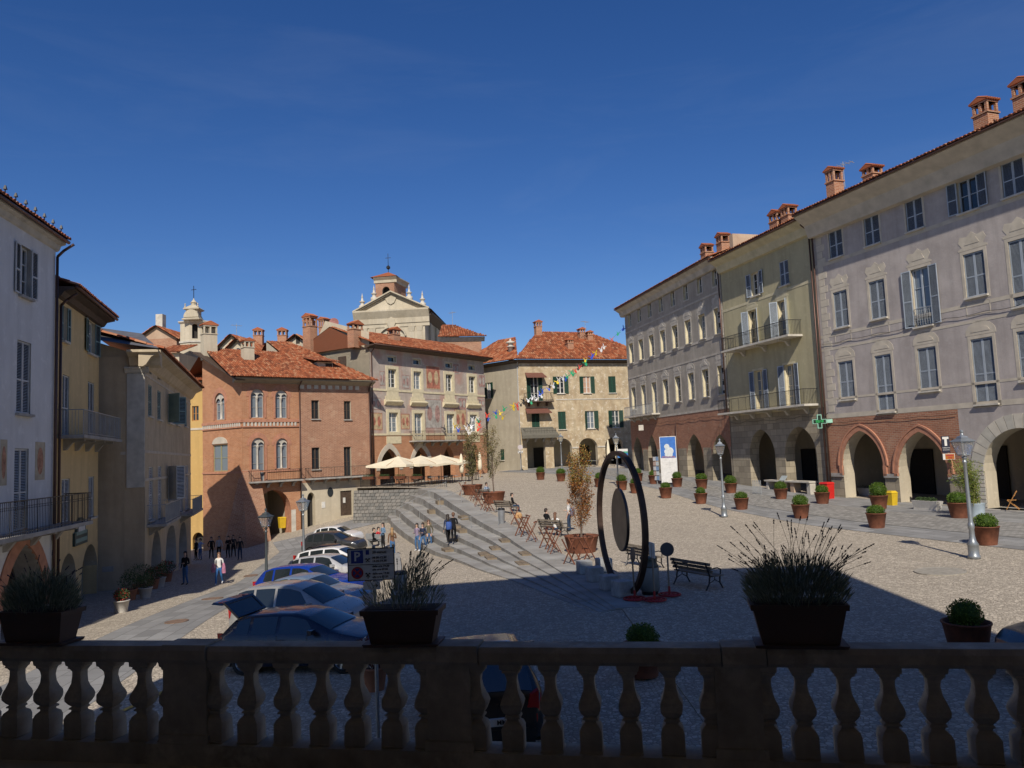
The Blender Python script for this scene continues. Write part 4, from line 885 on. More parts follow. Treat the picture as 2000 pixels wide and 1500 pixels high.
for (x0, y0, x1, y1, k) in ((697, 675, 778, 810, 0), (555, 728, 600, 805, 1), (885, 860, 932, 932, 3), (1003, 725, 1043, 800, 3), (375, 860, 432, 930, 1), (372, 948, 440, 1050, 2), (550, 955, 600, 1045, 2), (865, 925, 932, 1050, 2), (1002, 868, 1040, 915, 3), (690, 870, 790, 1040, 1), (425, 705, 455, 790, 1), (850, 660, 890, 720, 3)):
    r = fF.rect(600 + x0 / 3, 490 + y0 / 3, 600 + x1 / 3, 490 + y1 / 3); b = MB(); B = fF.b
    b.box(r[0], r[1], -.008, .05, r[2] - B, r[3] - B, 0)
    um, zm, hw, hh = (r[0] + r[1]) / 2, (r[2] + r[3]) / 2 - B, (r[1] - r[0]) / 2, (r[3] - r[2]) / 2
    for s_ in (-1, 1): b.prism([(um + s_ * hw * .45 + hw * .3 * math.cos(t) , zm + hh * .62 * math.sin(t) * (1 if s_ > 0 else .8)) for t in np.linspace(0, 6.28, 11)[:-1]], -.012, .04, 1)
    for q in ((r[0], r[1], r[3] - .07, r[3]), (r[0], r[1], r[2], r[2] + .07), (r[0], r[0] + .07, r[2] + .07, r[3] - .07), (r[1] - .07, r[1], r[2] + .07, r[3] - .07)): b.box(q[0], q[1], -.014, .05, q[2] - B, q[3] - B, 1)
    fF.build(b, 'fresco_panel', [M_fr[k], M_fr[(k + 2) % 4]])
for k, r in enumerate(arF[:2]):
    b = MB(); zs = r[3] - r[6]; inn = arch_pts(r[0], r[1], zs, r[3], 'point', 10); out = arch_pts(r[0] - .5, r[1] + .5, zs, r[3] + .6, 'point', 10); B = fF.b
    for p, p2, o1, o2 in zip(inn, inn[1:], out, out[1:]):
        i = [b.pt((q[0], -.05, q[1] - B)) for q in (p, p2, o2, o1)] + [b.pt((q[0], .05, q[1] - B)) for q in (p, p2, o2, o1)]
        for q in ((0, 1, 2, 3), (0, 4, 5, 1), (2, 6, 7, 3)): b.idx([i[t] for t in q])
    fF.build(b, 'arch_moulding', M_Ct)
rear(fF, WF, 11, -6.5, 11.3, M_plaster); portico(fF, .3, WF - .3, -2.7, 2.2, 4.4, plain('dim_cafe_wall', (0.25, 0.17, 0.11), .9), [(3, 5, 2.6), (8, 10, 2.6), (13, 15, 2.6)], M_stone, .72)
cornice_roof(fF, -.4, WF + .5, 11.15, 11.45, 1.0, M_wood, 21, 7.0, M_tile)
balcony(fF, f1[1][0] - .8, f1[2][1] + 1.0, f1[1][2], 1.0, 1.0, M_wood, M_stone, 6)
pipe(fF, .15, -2.9, 11.2, .1)
fFs = Fac(rF, (PF[0] - 11 * math.cos(R(-35)), PF[1] - 11 * math.sin(R(-35))), R(-35.0), -3.0)
wall(fFs, 10.98, 0, 12.8, [], [M_plaster, M_plaster]); gable_fill(fFs, 'gable', M_plaster, [(3.0, 12.8), (10.98, 12.8), (10.98, 11.3 + .3), (4.5, 14.6), (3.0, 14.2)][:2] + [(4.5, 14.8)])
b = MB(); B = fFs.b; b.box(6.4, 7.6, -.05, .05, 9.4 - B, 10.7 - B); fFs.build(b, 'shuttered_window', M_wood)
chimney(fFs, 2.4, 12.3, -.3, 1.2, 3.3, 1.0); chimney(fFs, 3.7, 12.6, .5, .8, 2.6, .8)
for px, dd, w_ in ((711, 1.6, 1.3), (791, 2.0, 1.0)): u, _ = fF.uz(px, 655); chimney(fF, u + dd * .2, 11.5 + dd * .36, dd, w_, 1.7, .9)

# ------------------------------------------------------------------ red brick palace R
PR, AR, WR = (-23.97, 67.8), R(40.0), 12.76
rR, fR = building('brick_palace', 'red brick palace with twin-arched windows and a sloping buttress', PR, AR, -7.3)
fRl = Fac(rR, (-29.0, 71.6), R(-37.0), -7.3)
K3 = (.33333, 350, 560)
def P3(f, L_): return [f.rect(350 + a / 3, 560 + b_ / 3, 350 + c / 3, 560 + d_ / 3) for a, b_, c, d_ in L_]
bif = P3(fR, [(418, 598, 498, 768), (562, 605, 635, 770), (422, 885, 503, 1140), (567, 888, 637, 1065)]); bifl = P3(fRl, [(208, 622, 268, 780)])[0]; lw_ = P3(fRl, [(196, 880, 284, 1082)])[0]
pl = P3(fR, [(775, 665, 820, 775), (966, 670, 1006, 778), (777, 942, 824, 1070), (966, 938, 1008, 1110)])
big = P3(fR, [(455, 1190, 655, 1425)])[0]; sma = P3(fR, [(750, 1205, 797, 1388)])[0]; ova = P3(fR, [(868, 1175, 902, 1232)])[0]; dor = P3(fR, [(945, 1195, 1012, 1340)])[0]
uP = fR.uz(585, 850)[0]; zst = fR.uz(520, 830)[1]; zgr = fR.uz(680, 935)[1]
def bops(r, f): return (r[0], r[1], r[2], r[3], 'point' if False else 'round', .35, (r[1] - r[0]) * .55)
opR = [bops(r, fR) for r in bif] + [(big[0], big[1], big[2] - .8, big[3], 'round', 1.4, (big[1] - big[0]) * .62)]
wall(fR, uP, -8.6, 7.4, opR, [M_brickA, M_redtrim], .35)
wall(fR, WR, -8.6, 7.4, [(*r, 'rect', .25) for r in pl] + [(sma[0], sma[1], sma[2] - .5, sma[3], 'round', .6, .7), (*dor, 'rect', .2)], [M_brickB, M_plaster, M_plaster], .25, uP, zsplit=(zgr - .15,))
wall(fRl, 6.32, -9, 7.4, [bops(bifl, fRl), (*lw_[:3], lw_[3] - .7, 'rect', .25)], [M_brickA, M_redtrim], .35)
def bifora(f, r, white=True):
    """twin-light arched window: tympanum, central column, two dark lights"""
    u0, u1, z0, z1 = r; w, h = u1 - u0, z1 - z0; um = (u0 + u1) / 2; B = f.b; o = f.place(bpy.data.objects.new('twin_window', MB().box(0, w, .26, .34, 0, h).mesh('twin_window', [M_glass2])), u0, z0); col.objects.link(o)
    b = MB(); top = [(x - u0, z - z0) for x, z in arch_pts(u0 + .02, u1 - .02, z1 - w * .55, z1 - .02, 'round', 6)]; sp = h - w * .55
    for s_ in (0, 1):
        a0 = .04 + s_ * w / 2; a1 = w / 2 - .05 + s_ * w / 2; ar = arch_pts(a0, a1, sp - .05, sp + (a1 - a0) * .55, 'round', 5)
        for p, q in zip(ar, ar[1:]):
            def tz(x): x = min(max(x / w, 0.01), .99); return sp + w * .55 * math.sqrt(max(0, 1 - (2 * x - 1) ** 2)) - .02
            b.face([(p[0], .1, p[1]), (q[0], .1, q[1]), (q[0], .1, max(q[1], tz(q[0]))), (p[0], .1, max(p[1], tz(p[0])))])
    b.box(w / 2 - .06, w / 2 + .06, .1, .2, sp - .05, h - .05); b.build('tympanum', M_stonelt, o)
    c = MB(); c.lathe([(.11, 0), (.11, .1), (.075, .16), (.065, sp - .3), (.08, sp - .26), (.15, sp - .06), (.15, sp)], 10, (w / 2, .14, 0)); c.build('column', M_stonelt, o, True)
    for s_ in (0, 1): put('casement', frame_mesh(w / 2 - .08, sp, plain('grey_casement', (0.35, 0.34, 0.32), .6), 2, False), o, (.04 + s_ * w / 2, .25, 0))
    b = MB()
    for (g, th, dd) in ((.0, .16, .06), (.18, .2, .03)):
        inn = arch_pts(-g, w + g, sp, h + g, 'round', 8); out = [(x, z + .12 * (1 - abs(2 * k / 16 - 1))) for k, (x, z) in enumerate(arch_pts(-g - th, w + g + th, sp, h + g + th, 'round', 8))]
        for p, p2, o1, o2 in zip(inn, inn[1:], out, out[1:]):
            i = [b.pt((q[0], -dd, q[1])) for q in (p, p2, o2, o1)] + [b.pt((q[0], .05, q[1])) for q in (p, p2, o2, o1)]
            for q in ((0, 1, 2, 3), (0, 4, 5, 1), (2, 6, 7, 3)): b.idx([i[t] for t in q])
    b.box(-.16, 0, -.06, .05, 0, sp); b.box(w, w + .16, -.06, .05, 0, sp); b.build('arch_moulding', M_redtrim, o)
for r in bif: bifora(fR, r)
bifora(fRl, bifl)
window(fRl, (*lw_[:3], lw_[3] - .7), 'plain', fr=plain('olive_frame', (0.30, 0.27, 0.14), .6), recess=.2, rows=2)
b = MB(); B = fRl.b; b.prism([(x, z - B) for x, z in [(lw_[0] - .1, lw_[3] - .62)] + arch_pts(lw_[0], lw_[1], lw_[3] - .6, lw_[3], 'round', 6) + [(lw_[1] + .1, lw_[3] - .62)]], -.05, .05); fRl.build(b, 'lunette', M_Ct)
for k, r in enumerate(pl): window(fR, r, 'plain', fr=M_wood, recess=.25, rows=2, glassm=M_glass, sill=M_stone if k < 3 else None)
for f, W_ in ((fR, uP), (fRl, 6.32)):
    bandbox(f, 'string_course', M_redtrim, [(0, W_, zst + .25, zst + .5), (0, W_, zst - .2, zst - .08)], .1); b = MB()
    for k in range(int(W_ / .34)): b.box(.1 + k * .34, .27 + k * .34, -.08, .05, zst - .08 - f.b, zst + .25 - f.b)
    f.build(b, 'corbel_frieze', M_stonelt)
    bandbox(f, 'sill_course', M_redtrim, [(0, W_, bif[3][2] - .25, bif[3][2] - .1)], .08)
balcony(fR, bif[2][0] - .3, uP - .15, bif[2][2], .8, .95, M_iron, M_stone, 4, step=.16); balcony(fR, uP + .5, WR - .5, pl[3][2], .8, .95, M_iron, M_stone, 5, step=.16)
b = MB(); B = fR.b; b.prism([((ova[0] + ova[1]) / 2 + (ova[1] - ova[0]) / 2 * math.cos(t), (ova[2] + ova[3]) / 2 + (ova[3] - ova[2]) / 2 * math.sin(t) - B) for t in np.linspace(0, 6.283, 17)[:-1]], -.03, .05); fR.build(b, 'oval_window', M_glass)
b = MB(); b.box(dor[0], dor[1], .1, .16, dor[2] - B, dor[3] - B); b.box((dor[0] + dor[1]) / 2 - .02, (dor[0] + dor[1]) / 2 + .02, .06, .1, dor[2] - B, dor[3] - B); o = fR.build(b, 'door', M_wood)
MB().box(dor[0] + .3, dor[0] + .55, .05, .08, dor[2] + 1.2 - B, dor[2] + 1.7 - B).build('notice', M_white, o)
b = MB(); b.box(uP + .62, uP + .64, 0, 0.01, 0, .01); bandbox(fR, 'notice_board', M_white, [fR.rect(628, 980, 635, 992)], .04)
for f, pos in ((fR, big), ):                                                                              # passage behind the big arch
    b = MB(); b.box(pos[0] - .3, pos[1] + .3, 5.4, 5.6, -8.6 - B, pos[3] + .4 - B); b.box(pos[0] - .3, pos[0] - .05, 1.42, 5.4, -8.6 - B, pos[3] + .4 - B); b.box(pos[1] + .05, pos[1] + .3, 1.42, 5.4, -8.6 - B, pos[3] + .4 - B); b.box(pos[0] - .3, pos[1] + .3, 1.42, 5.4, pos[3] + .1 - B, pos[3] + .3 - B); f.build(b, 'passage', M_plaster)
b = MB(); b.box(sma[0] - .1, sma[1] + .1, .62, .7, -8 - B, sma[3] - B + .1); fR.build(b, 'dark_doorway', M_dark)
bandbox(fR, 'arch_jamb', M_stonelt, [(big[1] + .02, big[1] + .45, big[2] - .8, big[3] - 1.9)], .03)
# sloping buttress on the corner
b = MB(); zt = fR.uz(475, 918)[1]; Bz = -8.6 - B
for pts in ([(-.4, -2.0, Bz), (2.0, -2.0, Bz), (1.5, -.02, zt - B), (0, -.02, zt - B)], [(-.4, -2.0, Bz), (0, -.02, zt - B), (0, .5, zt - B), (-1.6, 1.2, Bz)], [(2.0, -2.0, Bz), (2.0, .1, Bz), (1.5, .1, zt - B), (1.5, -.02, zt - B)], [(0, -.02, zt - B), (1.5, -.02, zt - B), (1.5, .4, zt - B), (0, .4, zt - B)]):
    b.face(pts, 0, [(p[0] + p[1], p[2]) for p in pts])
fR.build(b, 'buttress', M_brickB)
sweep(fR, 'eave', plain('grey_wood_eave', (0.27, 0.23, 0.17), .8), [(0, 7.15), (.75, 7.45), (.75, 7.58), (-.2, 7.58), (-.2, 7.15)], -.75, WR + .3)
bandbox(fR, 'painted_frieze', M_stonelt, [(uP + .1 + k * .72, uP + .1 + k * .72 + .42, 6.75, 7.12) for k in range(int((WR - uP - .3) / .72))], .02)
sr = R(25); tile_slope(fR, 'roof_tiles', (-1.3, -1.0, 7.6 - B), (1, 0, 0), 7.6, (0, math.cos(sr), math.sin(sr)), 8.0, mat=M_tile, pitch=.23)
tile_slope(fR, 'roof_tiles', (6.3, -1.0, 7.62 - B), (1, 0, 0), WR - 5.8, (0, math.cos(sr), math.sin(sr)), 12.0, 0, 2.6, mat=M_tile, pitch=.23)
gable_fill(fRl, 'gable', M_brickA, [(0, 7.4), (6.32, 7.4), (0, 10.35)])
b = MB(); b.M = None
b.box(-.1, .0, 0, 0, 0, 0) if False else None
b.bar((0, -.5, 10.5 - B), (6.9, -.5, 7.35 - B), .9, .12); fRl.build(b, 'verge_board', M_wood)
bk = MB(); bk.face([(6.3, 9.8, 12.6 - B), (9.0, 9.8, 12.6 - B), (9.0, 16, 9 - B), (6.3, 16, 9 - B)]); bk.face([(-1.3, 6.2, 10.9 - B), (6.3, 6.2, 10.9 - B), (6.3, 12, 8.5 - B), (-1.3, 12, 8.5 - B)]); fR.build(bk, 'rear_roof', M_tile2)
b = MB(); b.face([(6.3, -.5, 7.6 - B), (6.3, 9.8, 12.55 - B), (6.3, 9.8, 7 - B)]); fR.build(b, 'roof_cheek', M_plaster)
rear(fR, WR, 6, -8.6, 7.3, M_brickB, .02)
pipe(fR, uP, -6.6, 7.4, .1); pipe(fR, WR - .1, -5.3, 7.4, .1)
for px, py, w_, hh, dd, bd in ((499, 690, 1.25, 2.6, 5.6, M_plaster), (543, 705, .95, 1.9, 3.6, M_plaster)): u, _ = fR.uz(px, py); chimney(fR, u - dd * .4, 7.6 + (dd + 1) * math.tan(sr) - .1, dd, w_, hh, .9, body=bd)
u, z = fR.uz(660, 730); b = MB(); b.box(u - 1.0, u + .6, 2.2, 5, z + .2 - B, z + 1.4 - B); o = fR.build(b, 'dormer', M_plaster); MB().box(u - .2, u + .5, 2.15, 2.25, z + .35 - B, z + 1.25 - B).build('dormer_opening', M_dark, o)
tile_slope(fR, 'dormer_tiles', (u - 1.5, 1.7, z + 1.4 - B), (1, 0, 0), 2.6, (0, math.cos(R(12)), math.sin(R(12))), 3.6, mat=M_tile2)

# ------------------------------------------------------------------ left row: white house W, yellow house Y, tan house T, ochre O
PW, AW, WW = (-16.15, 19.93), R(99.5), 9.86
rW, fW = building('white_house', 'white plastered house at the left edge with pointed arch and balcony', PW, AW, -6.0)
def Pc(f, oy, L_): return [f.rect(a / 3, oy + b_ / 3, c / 3, oy + d_ / 3) for a, b_, c, d_ in L_]
w3, w2 = Pc(fW, 350, [(115, 395, 180, 690), (98, 950, 180, 1375)]); w1 = Pc(fW, 800, [(82, 228, 165, 690)])[0]
zsl = fW.uz(60, 1032)[1]; w1 = (w1[0], w1[1], zsl, w1[3]); wa = fW.uz(88, 1090)[0]; zat = fW.uz(45, 1063)[1]
w3b = [(r[0] - 3.3, r[1] - 3.3, r[2], r[3]) for r in (w3, w2, w1)]
wall(fW, WW, -6.3, 8.85, [(*r, 'rect', .22) for r in (w3, w2, w1, *w3b)] + [(wa - 3.3, wa, -6.0, zat, 'point', .9, 2.4)], [M_W, M_stone], .22)
for k, r in enumerate((w3, w2, w1, *w3b)): window(fW, r, 'open' if k % 3 == 0 else 'closed', M_shut_lt, M_shut_lt, .22, M_stone, 3, None, .055)
b = MB(); B = fW.b; r = (wa - 3.3, wa, 0, zat); zs = zat - 2.4; inn = arch_pts(r[0], r[1], zs, zat, 'point', 10); out = arch_pts(r[0] - .5, r[1] + .5, zs, zat + .55, 'point', 10)
for p, p2, o1, o2 in zip(inn, inn[1:], out, out[1:]):
    i = [b.pt((q[0], -.05, q[1] - B)) for q in (p, p2, o2, o1)] + [b.pt((q[0], .05, q[1] - B)) for q in (p, p2, o2, o1)]
    for q in ((0, 1, 2, 3), (0, 4, 5, 1), (2, 6, 7, 3)): b.idx([i[t] for t in q])
fW.build(b, 'arch_moulding', M_brickA if False else M_redtrim)
balcony(fW, fW.uz(12, 1030)[0] - 3, fW.uz(126, 1025)[0] - .1, zsl, 1.0, 1.1, M_iron, M_stone, 4, fancy=True)
for (x0, y0, x1, y1) in ((205, 190, 262, 412), (0, 175, 40, 445)):
    q = fW.rect(x0 / 3, 800 + y0 / 3, x1 / 3, 800 + y1 / 3); b = MB(); b.box(q[0], q[1], -.01, .05, q[2] - B, q[3] - B, 0); um, zm, a_, c_ = (q[0] + q[1]) / 2, (q[2] + q[3]) / 2 - B, (q[1] - q[0]) * .3, (q[3] - q[2]) * .36
    b.prism([(um + a_ * math.cos(t), zm + c_ * math.sin(t)) for t in np.linspace(0, 6.283, 15)[:-1]], -.016, .04, 1); fW.build(b, 'fresco_panel', [plain('faded_wall_painting', (0.45, 0.38, 0.27), .9, 0, .2), plain('wall_painting_figure', (0.40, 0.2, 0.12), .9, 0, .5, 4)])
cornice_roof(fW, 0, WW + .15, 8.65, 9.05, .32, M_stonelt, 20, 3.2, M_tile2); rear(fW, WW, 10, -6.3, 8.85, M_W); portico(fW, wa - 5, WW - .2, -6.0, zat + .3, 4.0, M_plaster, [(wa - 3, wa - 1.6, 2.6)], M_stone, .92)
pipe(fW, WW - .08, -5.9, 8.9, .1)
for k in range(7): 
    b = MB(); b.tube((0, 0, 0), (0, 0, .3), .02, .02, 5); b.frustum((0, 0), .06, .05, .02, .02, .28, .42); fW.build(b, 'snow_guard', M_iron, False, WW - .4 - k * .75, 9.15, .35)
PY, AY, WY = (-18.77, 31.5), R(106.1), 7.14
rY, fY = building('yellow_house', 'narrow yellow house beside the white house on the left', PY, AY, -6.6)
y3 = Pc(fY, 350, [(366, 745, 392, 950), (515, 835, 555, 1025)]); y2 = Pc(fY, 350, [(365, 1148, 405, 1500), (515, 1190, 550, 1505)]); y1 = Pc(fY, 800, [(360, 405, 408, 660), (518, 392, 550, 630)])
zys = fY.uz(165, 856)[1]; y2 = [(r[0], r[1], zys, r[3]) for r in y2]
yar = Pc(fY, 800, [(350, 845, 445, 1100), (478, 790, 572, 1055)]); yar = [(r[0], r[1], -6.5, r[3], 'round', .6, (r[1] - r[0]) * .5) for r in yar]
wall(fY, WY, -7.0, 7.4, [(*r, 'rect', .22) for r in y3 + y2 + y1] + yar, [M_Y, M_plaster], .22)
for r in y3: window(fY, r, 'open', M_shut_teal, M_white, .22, M_stonelt, 3, None, .055)
for r in y2 + y1: window(fY, r, 'closed', M_shut_lt, M_white, .22, M_stonelt, 3, None, .055)
balcony(fY, .2, WY + .3, zys, .95, 1.05, M_iron_lt, M_stone, 4); bandbox(fY, 'string_course', M_Ct, [(0, WY, fY.uz(150, 1020)[1] - .05, fY.uz(150, 1020)[1] + .05)], .02)
cornice_roof(fY, -.2, WY + .4, 7.2, 7.65, .65, M_wood, 20, 3, M_tile2); rear(fY, WY, 9, -7, 7.4, M_Y); portico(fY, .2, WY - .1, -6.6, -1.9, 3.5, M_plaster, (), M_stone, .62)
pipe(fY, .1, -6.5, 7.4, .1)
chimney(fY, 2.5, 8.6, 2.5, .8, 1.9, .8)
r = fY.rect(425 / 3, 800 + 715 / 3, 500 / 3, 800 + 790 / 3); sg = MB(); B = fY.b; sg.box(r[0], r[1], -.1, .05, r[2] - B, r[3] - B, 0); um = (r[0] + r[1]) / 2; hw = (r[1] - r[0]) * .36
sg.prism([(um + hw * math.cos(t), r[3] - B + hw * .8 * math.sin(t)) for t in np.linspace(0, math.pi, 10)], -.1, .05, 0); sg.prism([(um + hw * .75 * math.cos(t), r[3] - B + .03 + hw * .55 * math.sin(t)) for t in np.linspace(0, math.pi, 10)], -.115, .04, 1)
sg.box(r[0] + .12, r[1] - .12, -.112, 0, r[2] + .12 - B, r[2] + .3 - B, 2); sg.box(r[0] + .2, r[1] - .2, -.112, 0, r[2] + .45 - B, r[2] + .6 - B, 2)
o = fY.build(sg, 'shop_sign', [plain('dark_green_sign', (0.02, 0.045, 0.04), .5), M_white, plain('pale_green_lettering', (0.2, 0.3, 0.25), .6)]); wm = o.matrix_world
PT, AT = (-19.14, 39.84), R(107.0)
rT, fT = building('tan_house', 'tan palace with blind painted side wall and small balconies', PT, AT, -8.4)
fTs = Fac(rT, (-19.14 - 7.5 * math.cos(R(14)), 39.84 - 7.5 * math.sin(R(14))), R(14.0), -8.4); ZT = 5.8
wall(fTs, 7.48, -7.5, ZT, [], [M_T, M_T]); gable_fill(fTs, 'gable', M_T, [(0, ZT), (7.48, ZT), (4.8, ZT + .9), (0, ZT + 2.6)])
bandbox(fTs, 'painted_frame', M_Ct, [(4.3, 4.43, -1, 4.6), (5.9, 6.03, -1, 4.6), (4.43, 5.9, 4.47, 4.6), (4.43, 5.9, 1.8, 1.93), (4.43, 5.9, -1, -.87), (3, 6.6, .7, .86)], .01)
bandbox(fTs, 'corner_pilaster', M_stonelt, [(6.65, 7.5, -1, 4.9)], .05); sweep(fTs, 'capital', M_stonelt, [(0, 4.9), (.08, 4.94), (.14, 5.1), (.19, 5.15), (.19, 5.24), (0, 5.24)], 6.55, 7.7)
t3 = [fT.rect(a / 3, 350 + b_ / 3, c / 3, 350 + d_ / 3) for a, b_, c, d_ in [(868, 1075, 888, 1140), (922, 1112, 940, 1175), (972, 1142, 990, 1200), (1008, 1160, 1026, 1218), (1046, 1185, 1062, 1238), (1076, 1198, 1092, 1250)]]
t2 = [fT.rect(a / 3, 350 + b_ / 3, c / 3, 350 + d_ / 3) for a, b_, c, d_ in [(868, 1205, 890, 1390), (922, 1240, 942, 1410), (985, 1265, 1010, 1430), (1032, 1290, 1048, 1440), (1080, 1310, 1095, 1450)]]
t1 = [fT.rect(a / 3, 800 + b_ / 3, c / 3, 800 + d_ / 3) for a, b_, c, d_ in [(872, 335, 895, 645), (925, 330, 945, 640), (985, 330, 1012, 530), (1052, 330, 1070, 598), (1086, 325, 1103, 590)]]
ta = [fT.rect(a / 3, 800 + b_ / 3, c / 3, 800 + d_ / 3) for a, b_, c, d_ in [(885, 705, 945, 945), (970, 680, 1032, 930), (1048, 660, 1095, 900)]]; ta = [(r[0], r[1], r[2] - .3, r[3], 'point', .7, 2.0) for r in ta]
wall(fT, 21.6, -9.5, ZT, [(*r, 'rect', .22) for r in t3 + t2 + t1] + ta, [M_Tf, M_stonelt], .22)
for r in t3: window(fT, r, 'plain', recess=.22, rows=1, fr=M_wood)
for k, r in enumerate(t2 + t1): window(fT, r, 'ajar' if k in (2, 7) else 'closed', M_shut_lt if k > 4 else M_shut_teal, M_white, .22, M_stonelt, 2, None, .09)
bandbox(fT, 'string_course', M_Ct, [(0, 21.6, .75, .9), (0, 21.6, -.7, -.57), (0, 21.6, 4.78, 4.9)], .03)
for (k0, k1) in ((0, 1), (3, 4)): balcony(fT, t1[k0][0] - .6, t1[k1][1] + .9, min(t1[k0][2], t1[k1][2]), .9, 1.0, M_iron_lt, M_stone, 4)
PT_ = [(0, 5.2), (.15, 5.3), (.4, 5.7), (.85, 5.92), (.85, 6.05), (-.2, 6.05), (-.2, 5.2)]; sweep(fT, 'cornice', M_Tf, PT_, -.7, 21.8); sweep(fTs, 'cornice', M_Tf, PT_, 6.8, 8.3)
tile_slope(fT, 'roof_tiles', (-.8, -.95, 6.07 - fT.b), (1, 0, 0), 22.6, (0, math.cos(R(20)), math.sin(R(20))), 4.6, 2.2, 22.5, M_tile2, .3, .5)
b = MB(); b.face([(4.6, -.2, 6.75 + 8.4), (8.35, -.95, 6.08 + 8.4), (6.7, 3, 7.5 + 8.4), (2.0, 3, 8.2 + 8.4)]); b.face([(0, -.15, 8.4 + 8.4), (4.6, -.15, 6.8 + 8.4), (2.0, 3, 8.2 + 8.4), (0, 3, 9.2 + 8.4)]); fTs.build(b, 'slate_roof', M_slate)
rear(fT, 21.6, 8, -9.5, ZT, M_T, .05); portico(fT, .3, 21.3, -8.2, -2.0, 3.5, M_plaster, (), M_stone, .72)
b = MB(); bx = fTs.rect(200, 1110, 222, 1152); b.box(bx[0], bx[1], -.06, .05, bx[2] + .9 - fTs.b, bx[3] + .1 - fTs.b); fTs.build(b, 'utility_box', M_stone)
PO, AO = (-33.0, 75.6), R(-8.0)
rO, fO = building('ochre_house', 'ochre house wedged between the tan palace and the brick palace', PO, AO, -8.5)
ow = fO.rect(375, 793, 388, 822); wall(fO, 4.6, -9, 8.0, [(*ow, 'rect', .2), (fO.uz(376, 1040)[0], fO.uz(398, 1040)[0], -8.6, fO.uz(385, 1040)[1], 'round', .5, .7)], [M_O, M_O], .2); window(fO, ow, 'plain', fr=M_woodlt, recess=.2, rows=2)
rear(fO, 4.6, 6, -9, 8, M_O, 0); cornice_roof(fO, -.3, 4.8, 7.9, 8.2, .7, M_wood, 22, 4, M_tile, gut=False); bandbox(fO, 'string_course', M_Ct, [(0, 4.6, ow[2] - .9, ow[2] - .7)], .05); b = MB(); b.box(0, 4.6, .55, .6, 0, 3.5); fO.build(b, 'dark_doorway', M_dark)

# ------------------------------------------------------------------ church, bell tower and roofs beyond
PCh = at(701, 640, 125); AChr = R(-4.0)
rH, fH = building('church', 'pale baroque church front with pediment, stone finials and bell turret', PCh, AChr, -2.0, 'church')
def U(px, py): return fH.uz(px, py)
uL, uR = 0.0, U(830, 640)[0]; zc = U(765, 622)[1]; zt = U(762, 606)[1]; zap = U(761, 570)[1]
nic = (U(755, 650)[0], U(778, 650)[0], 10, U(766, 643)[1], 'round', .6, 1.0)
wall(fH, uR, -2.5, zc, [nic], [M_ch, M_ch], .6); b = MB(); b.box(nic[0], nic[1], .5, .6, 10 - fH.b, nic[3] - fH.b); fH.build(b, 'lunette_window', M_glass)
sweep(fH, 'entablature', M_ch, [(0, zc - 1.5), (.12, zc - 1.45), (.12, zc - .9), (.25, zc - .85), (.3, zc), (.9, zt - .25), (.9, zt), (0, zt)], -.8, uR + .8)
um = uR / 2 + .1; b = MB(); B = fH.b
b.prism([(0.1, zt - B), (uR - .1, zt - B), (um, zap - .6 - B)], -.15, .2); fH.build(b, 'tympanum', M_ch)
for s_ in (-1, 1):
    b = MB(); e = um - s_ * (uR / 2 + .85); P0 = Vector((e, 0, zt - B + .05)); P1 = Vector((um, 0, zap - B + .05))
    for (dd, off, th) in ((-.95, 0, .22), (-.7, -.24, .2), (-.4, -.5, .16)):
        b.face([(P0.x, dd, P0.z + off), (P1.x, dd, P1.z + off), (P1.x, dd, P1.z + off - th), (P0.x, dd, P0.z + off - th)]); b.face([(P0.x, dd, P0.z + off - th), (P1.x, dd, P1.z + off - th), (P1.x, .1, P1.z + off - th), (P0.x, .1, P0.z + off - th)]); b.face([(P0.x, dd, P0.z + off), (P0.x, .1, P0.z + off), (P1.x, .1, P1.z + off), (P1.x, dd, P1.z + off)])
    fH.build(b, 'raking_cornice', M_ch)
for u in (.5, 1.9, uR - 2.6, uR - .5 - .8):
    b = MB(); b.box(u, u + .8, -.12, .05, 8 - B, zc - 2.3 - B); b.frustum((u + .4, -.05), .4, .1, .55, .2, zc - 2.3 - B, zc - 1.5 - B); fH.build(b, 'pilaster', M_ch)
b = MB(); b.prism([(um - .1 + x, zt + .9 + z - B) for x, z in [(-.9, 1.0), (-.6, 1.6), (0, 1.9), (.6, 1.6), (.9, 1.0), (.55, .3), (0, 0), (-.55, .3)]], -.35, 0); fH.build(b, 'cartouche', M_ch); b = MB(); b.prism([(um - .1 + x, zc - 1.8 + z - B) for x, z in [(-.7, 1.0), (-.5, 1.7), (0, 2.0), (.5, 1.7), (.7, 1.0), (.4, .2), (0, 0), (-.4, .2)]], -.45, 0)
fH.build(b, 'cartouche', M_ch); b = MB(); arcm = arch_pts(um - 2.2, um + 2.2, zc - 3.0, zc - 1.4, 'round', 8)
for p, q in zip(arcm, arcm[1:]): b.bar((p[0], -.25, p[1] - B), (q[0], -.25, q[1] - B), .3, .25)
fH.build(b, 'arch_hood', M_ch)
fin = [(.9, 0), (.9, 1.2), (.6, 1.3), (.45, 1.6), (.5, 2.0), (.75, 2.15), (.75, 2.35), (.35, 2.5), (.2, 3.6), (.28, 3.7), (.12, 3.9), (.02, 4.6)]
for px, py in ((706, 601), (729, 585), (798, 583), (824, 596)): u, z = U(px, py); b = MB(); b.lathe([(r_ * .62, h_ * .62) for r_, h_ in fin], 10); fH.build(b, 'finial', M_stonelt, True, u, z - .3, -.6)
fHs = Fac(rH, (PCh.x + uR * math.cos(AChr), PCh.y + uR * math.sin(AChr)), AChr + R(88), -2.0)
wall(fHs, 26, -2.5, zc, [], [M_ch, M_ch]); sweep(fHs, 'eave', M_wood, [(0, zc - .4), (1.2, zc + .5), (1.2, zc + .7), (-.2, zc + .7)], 0, 26)
b = MB()
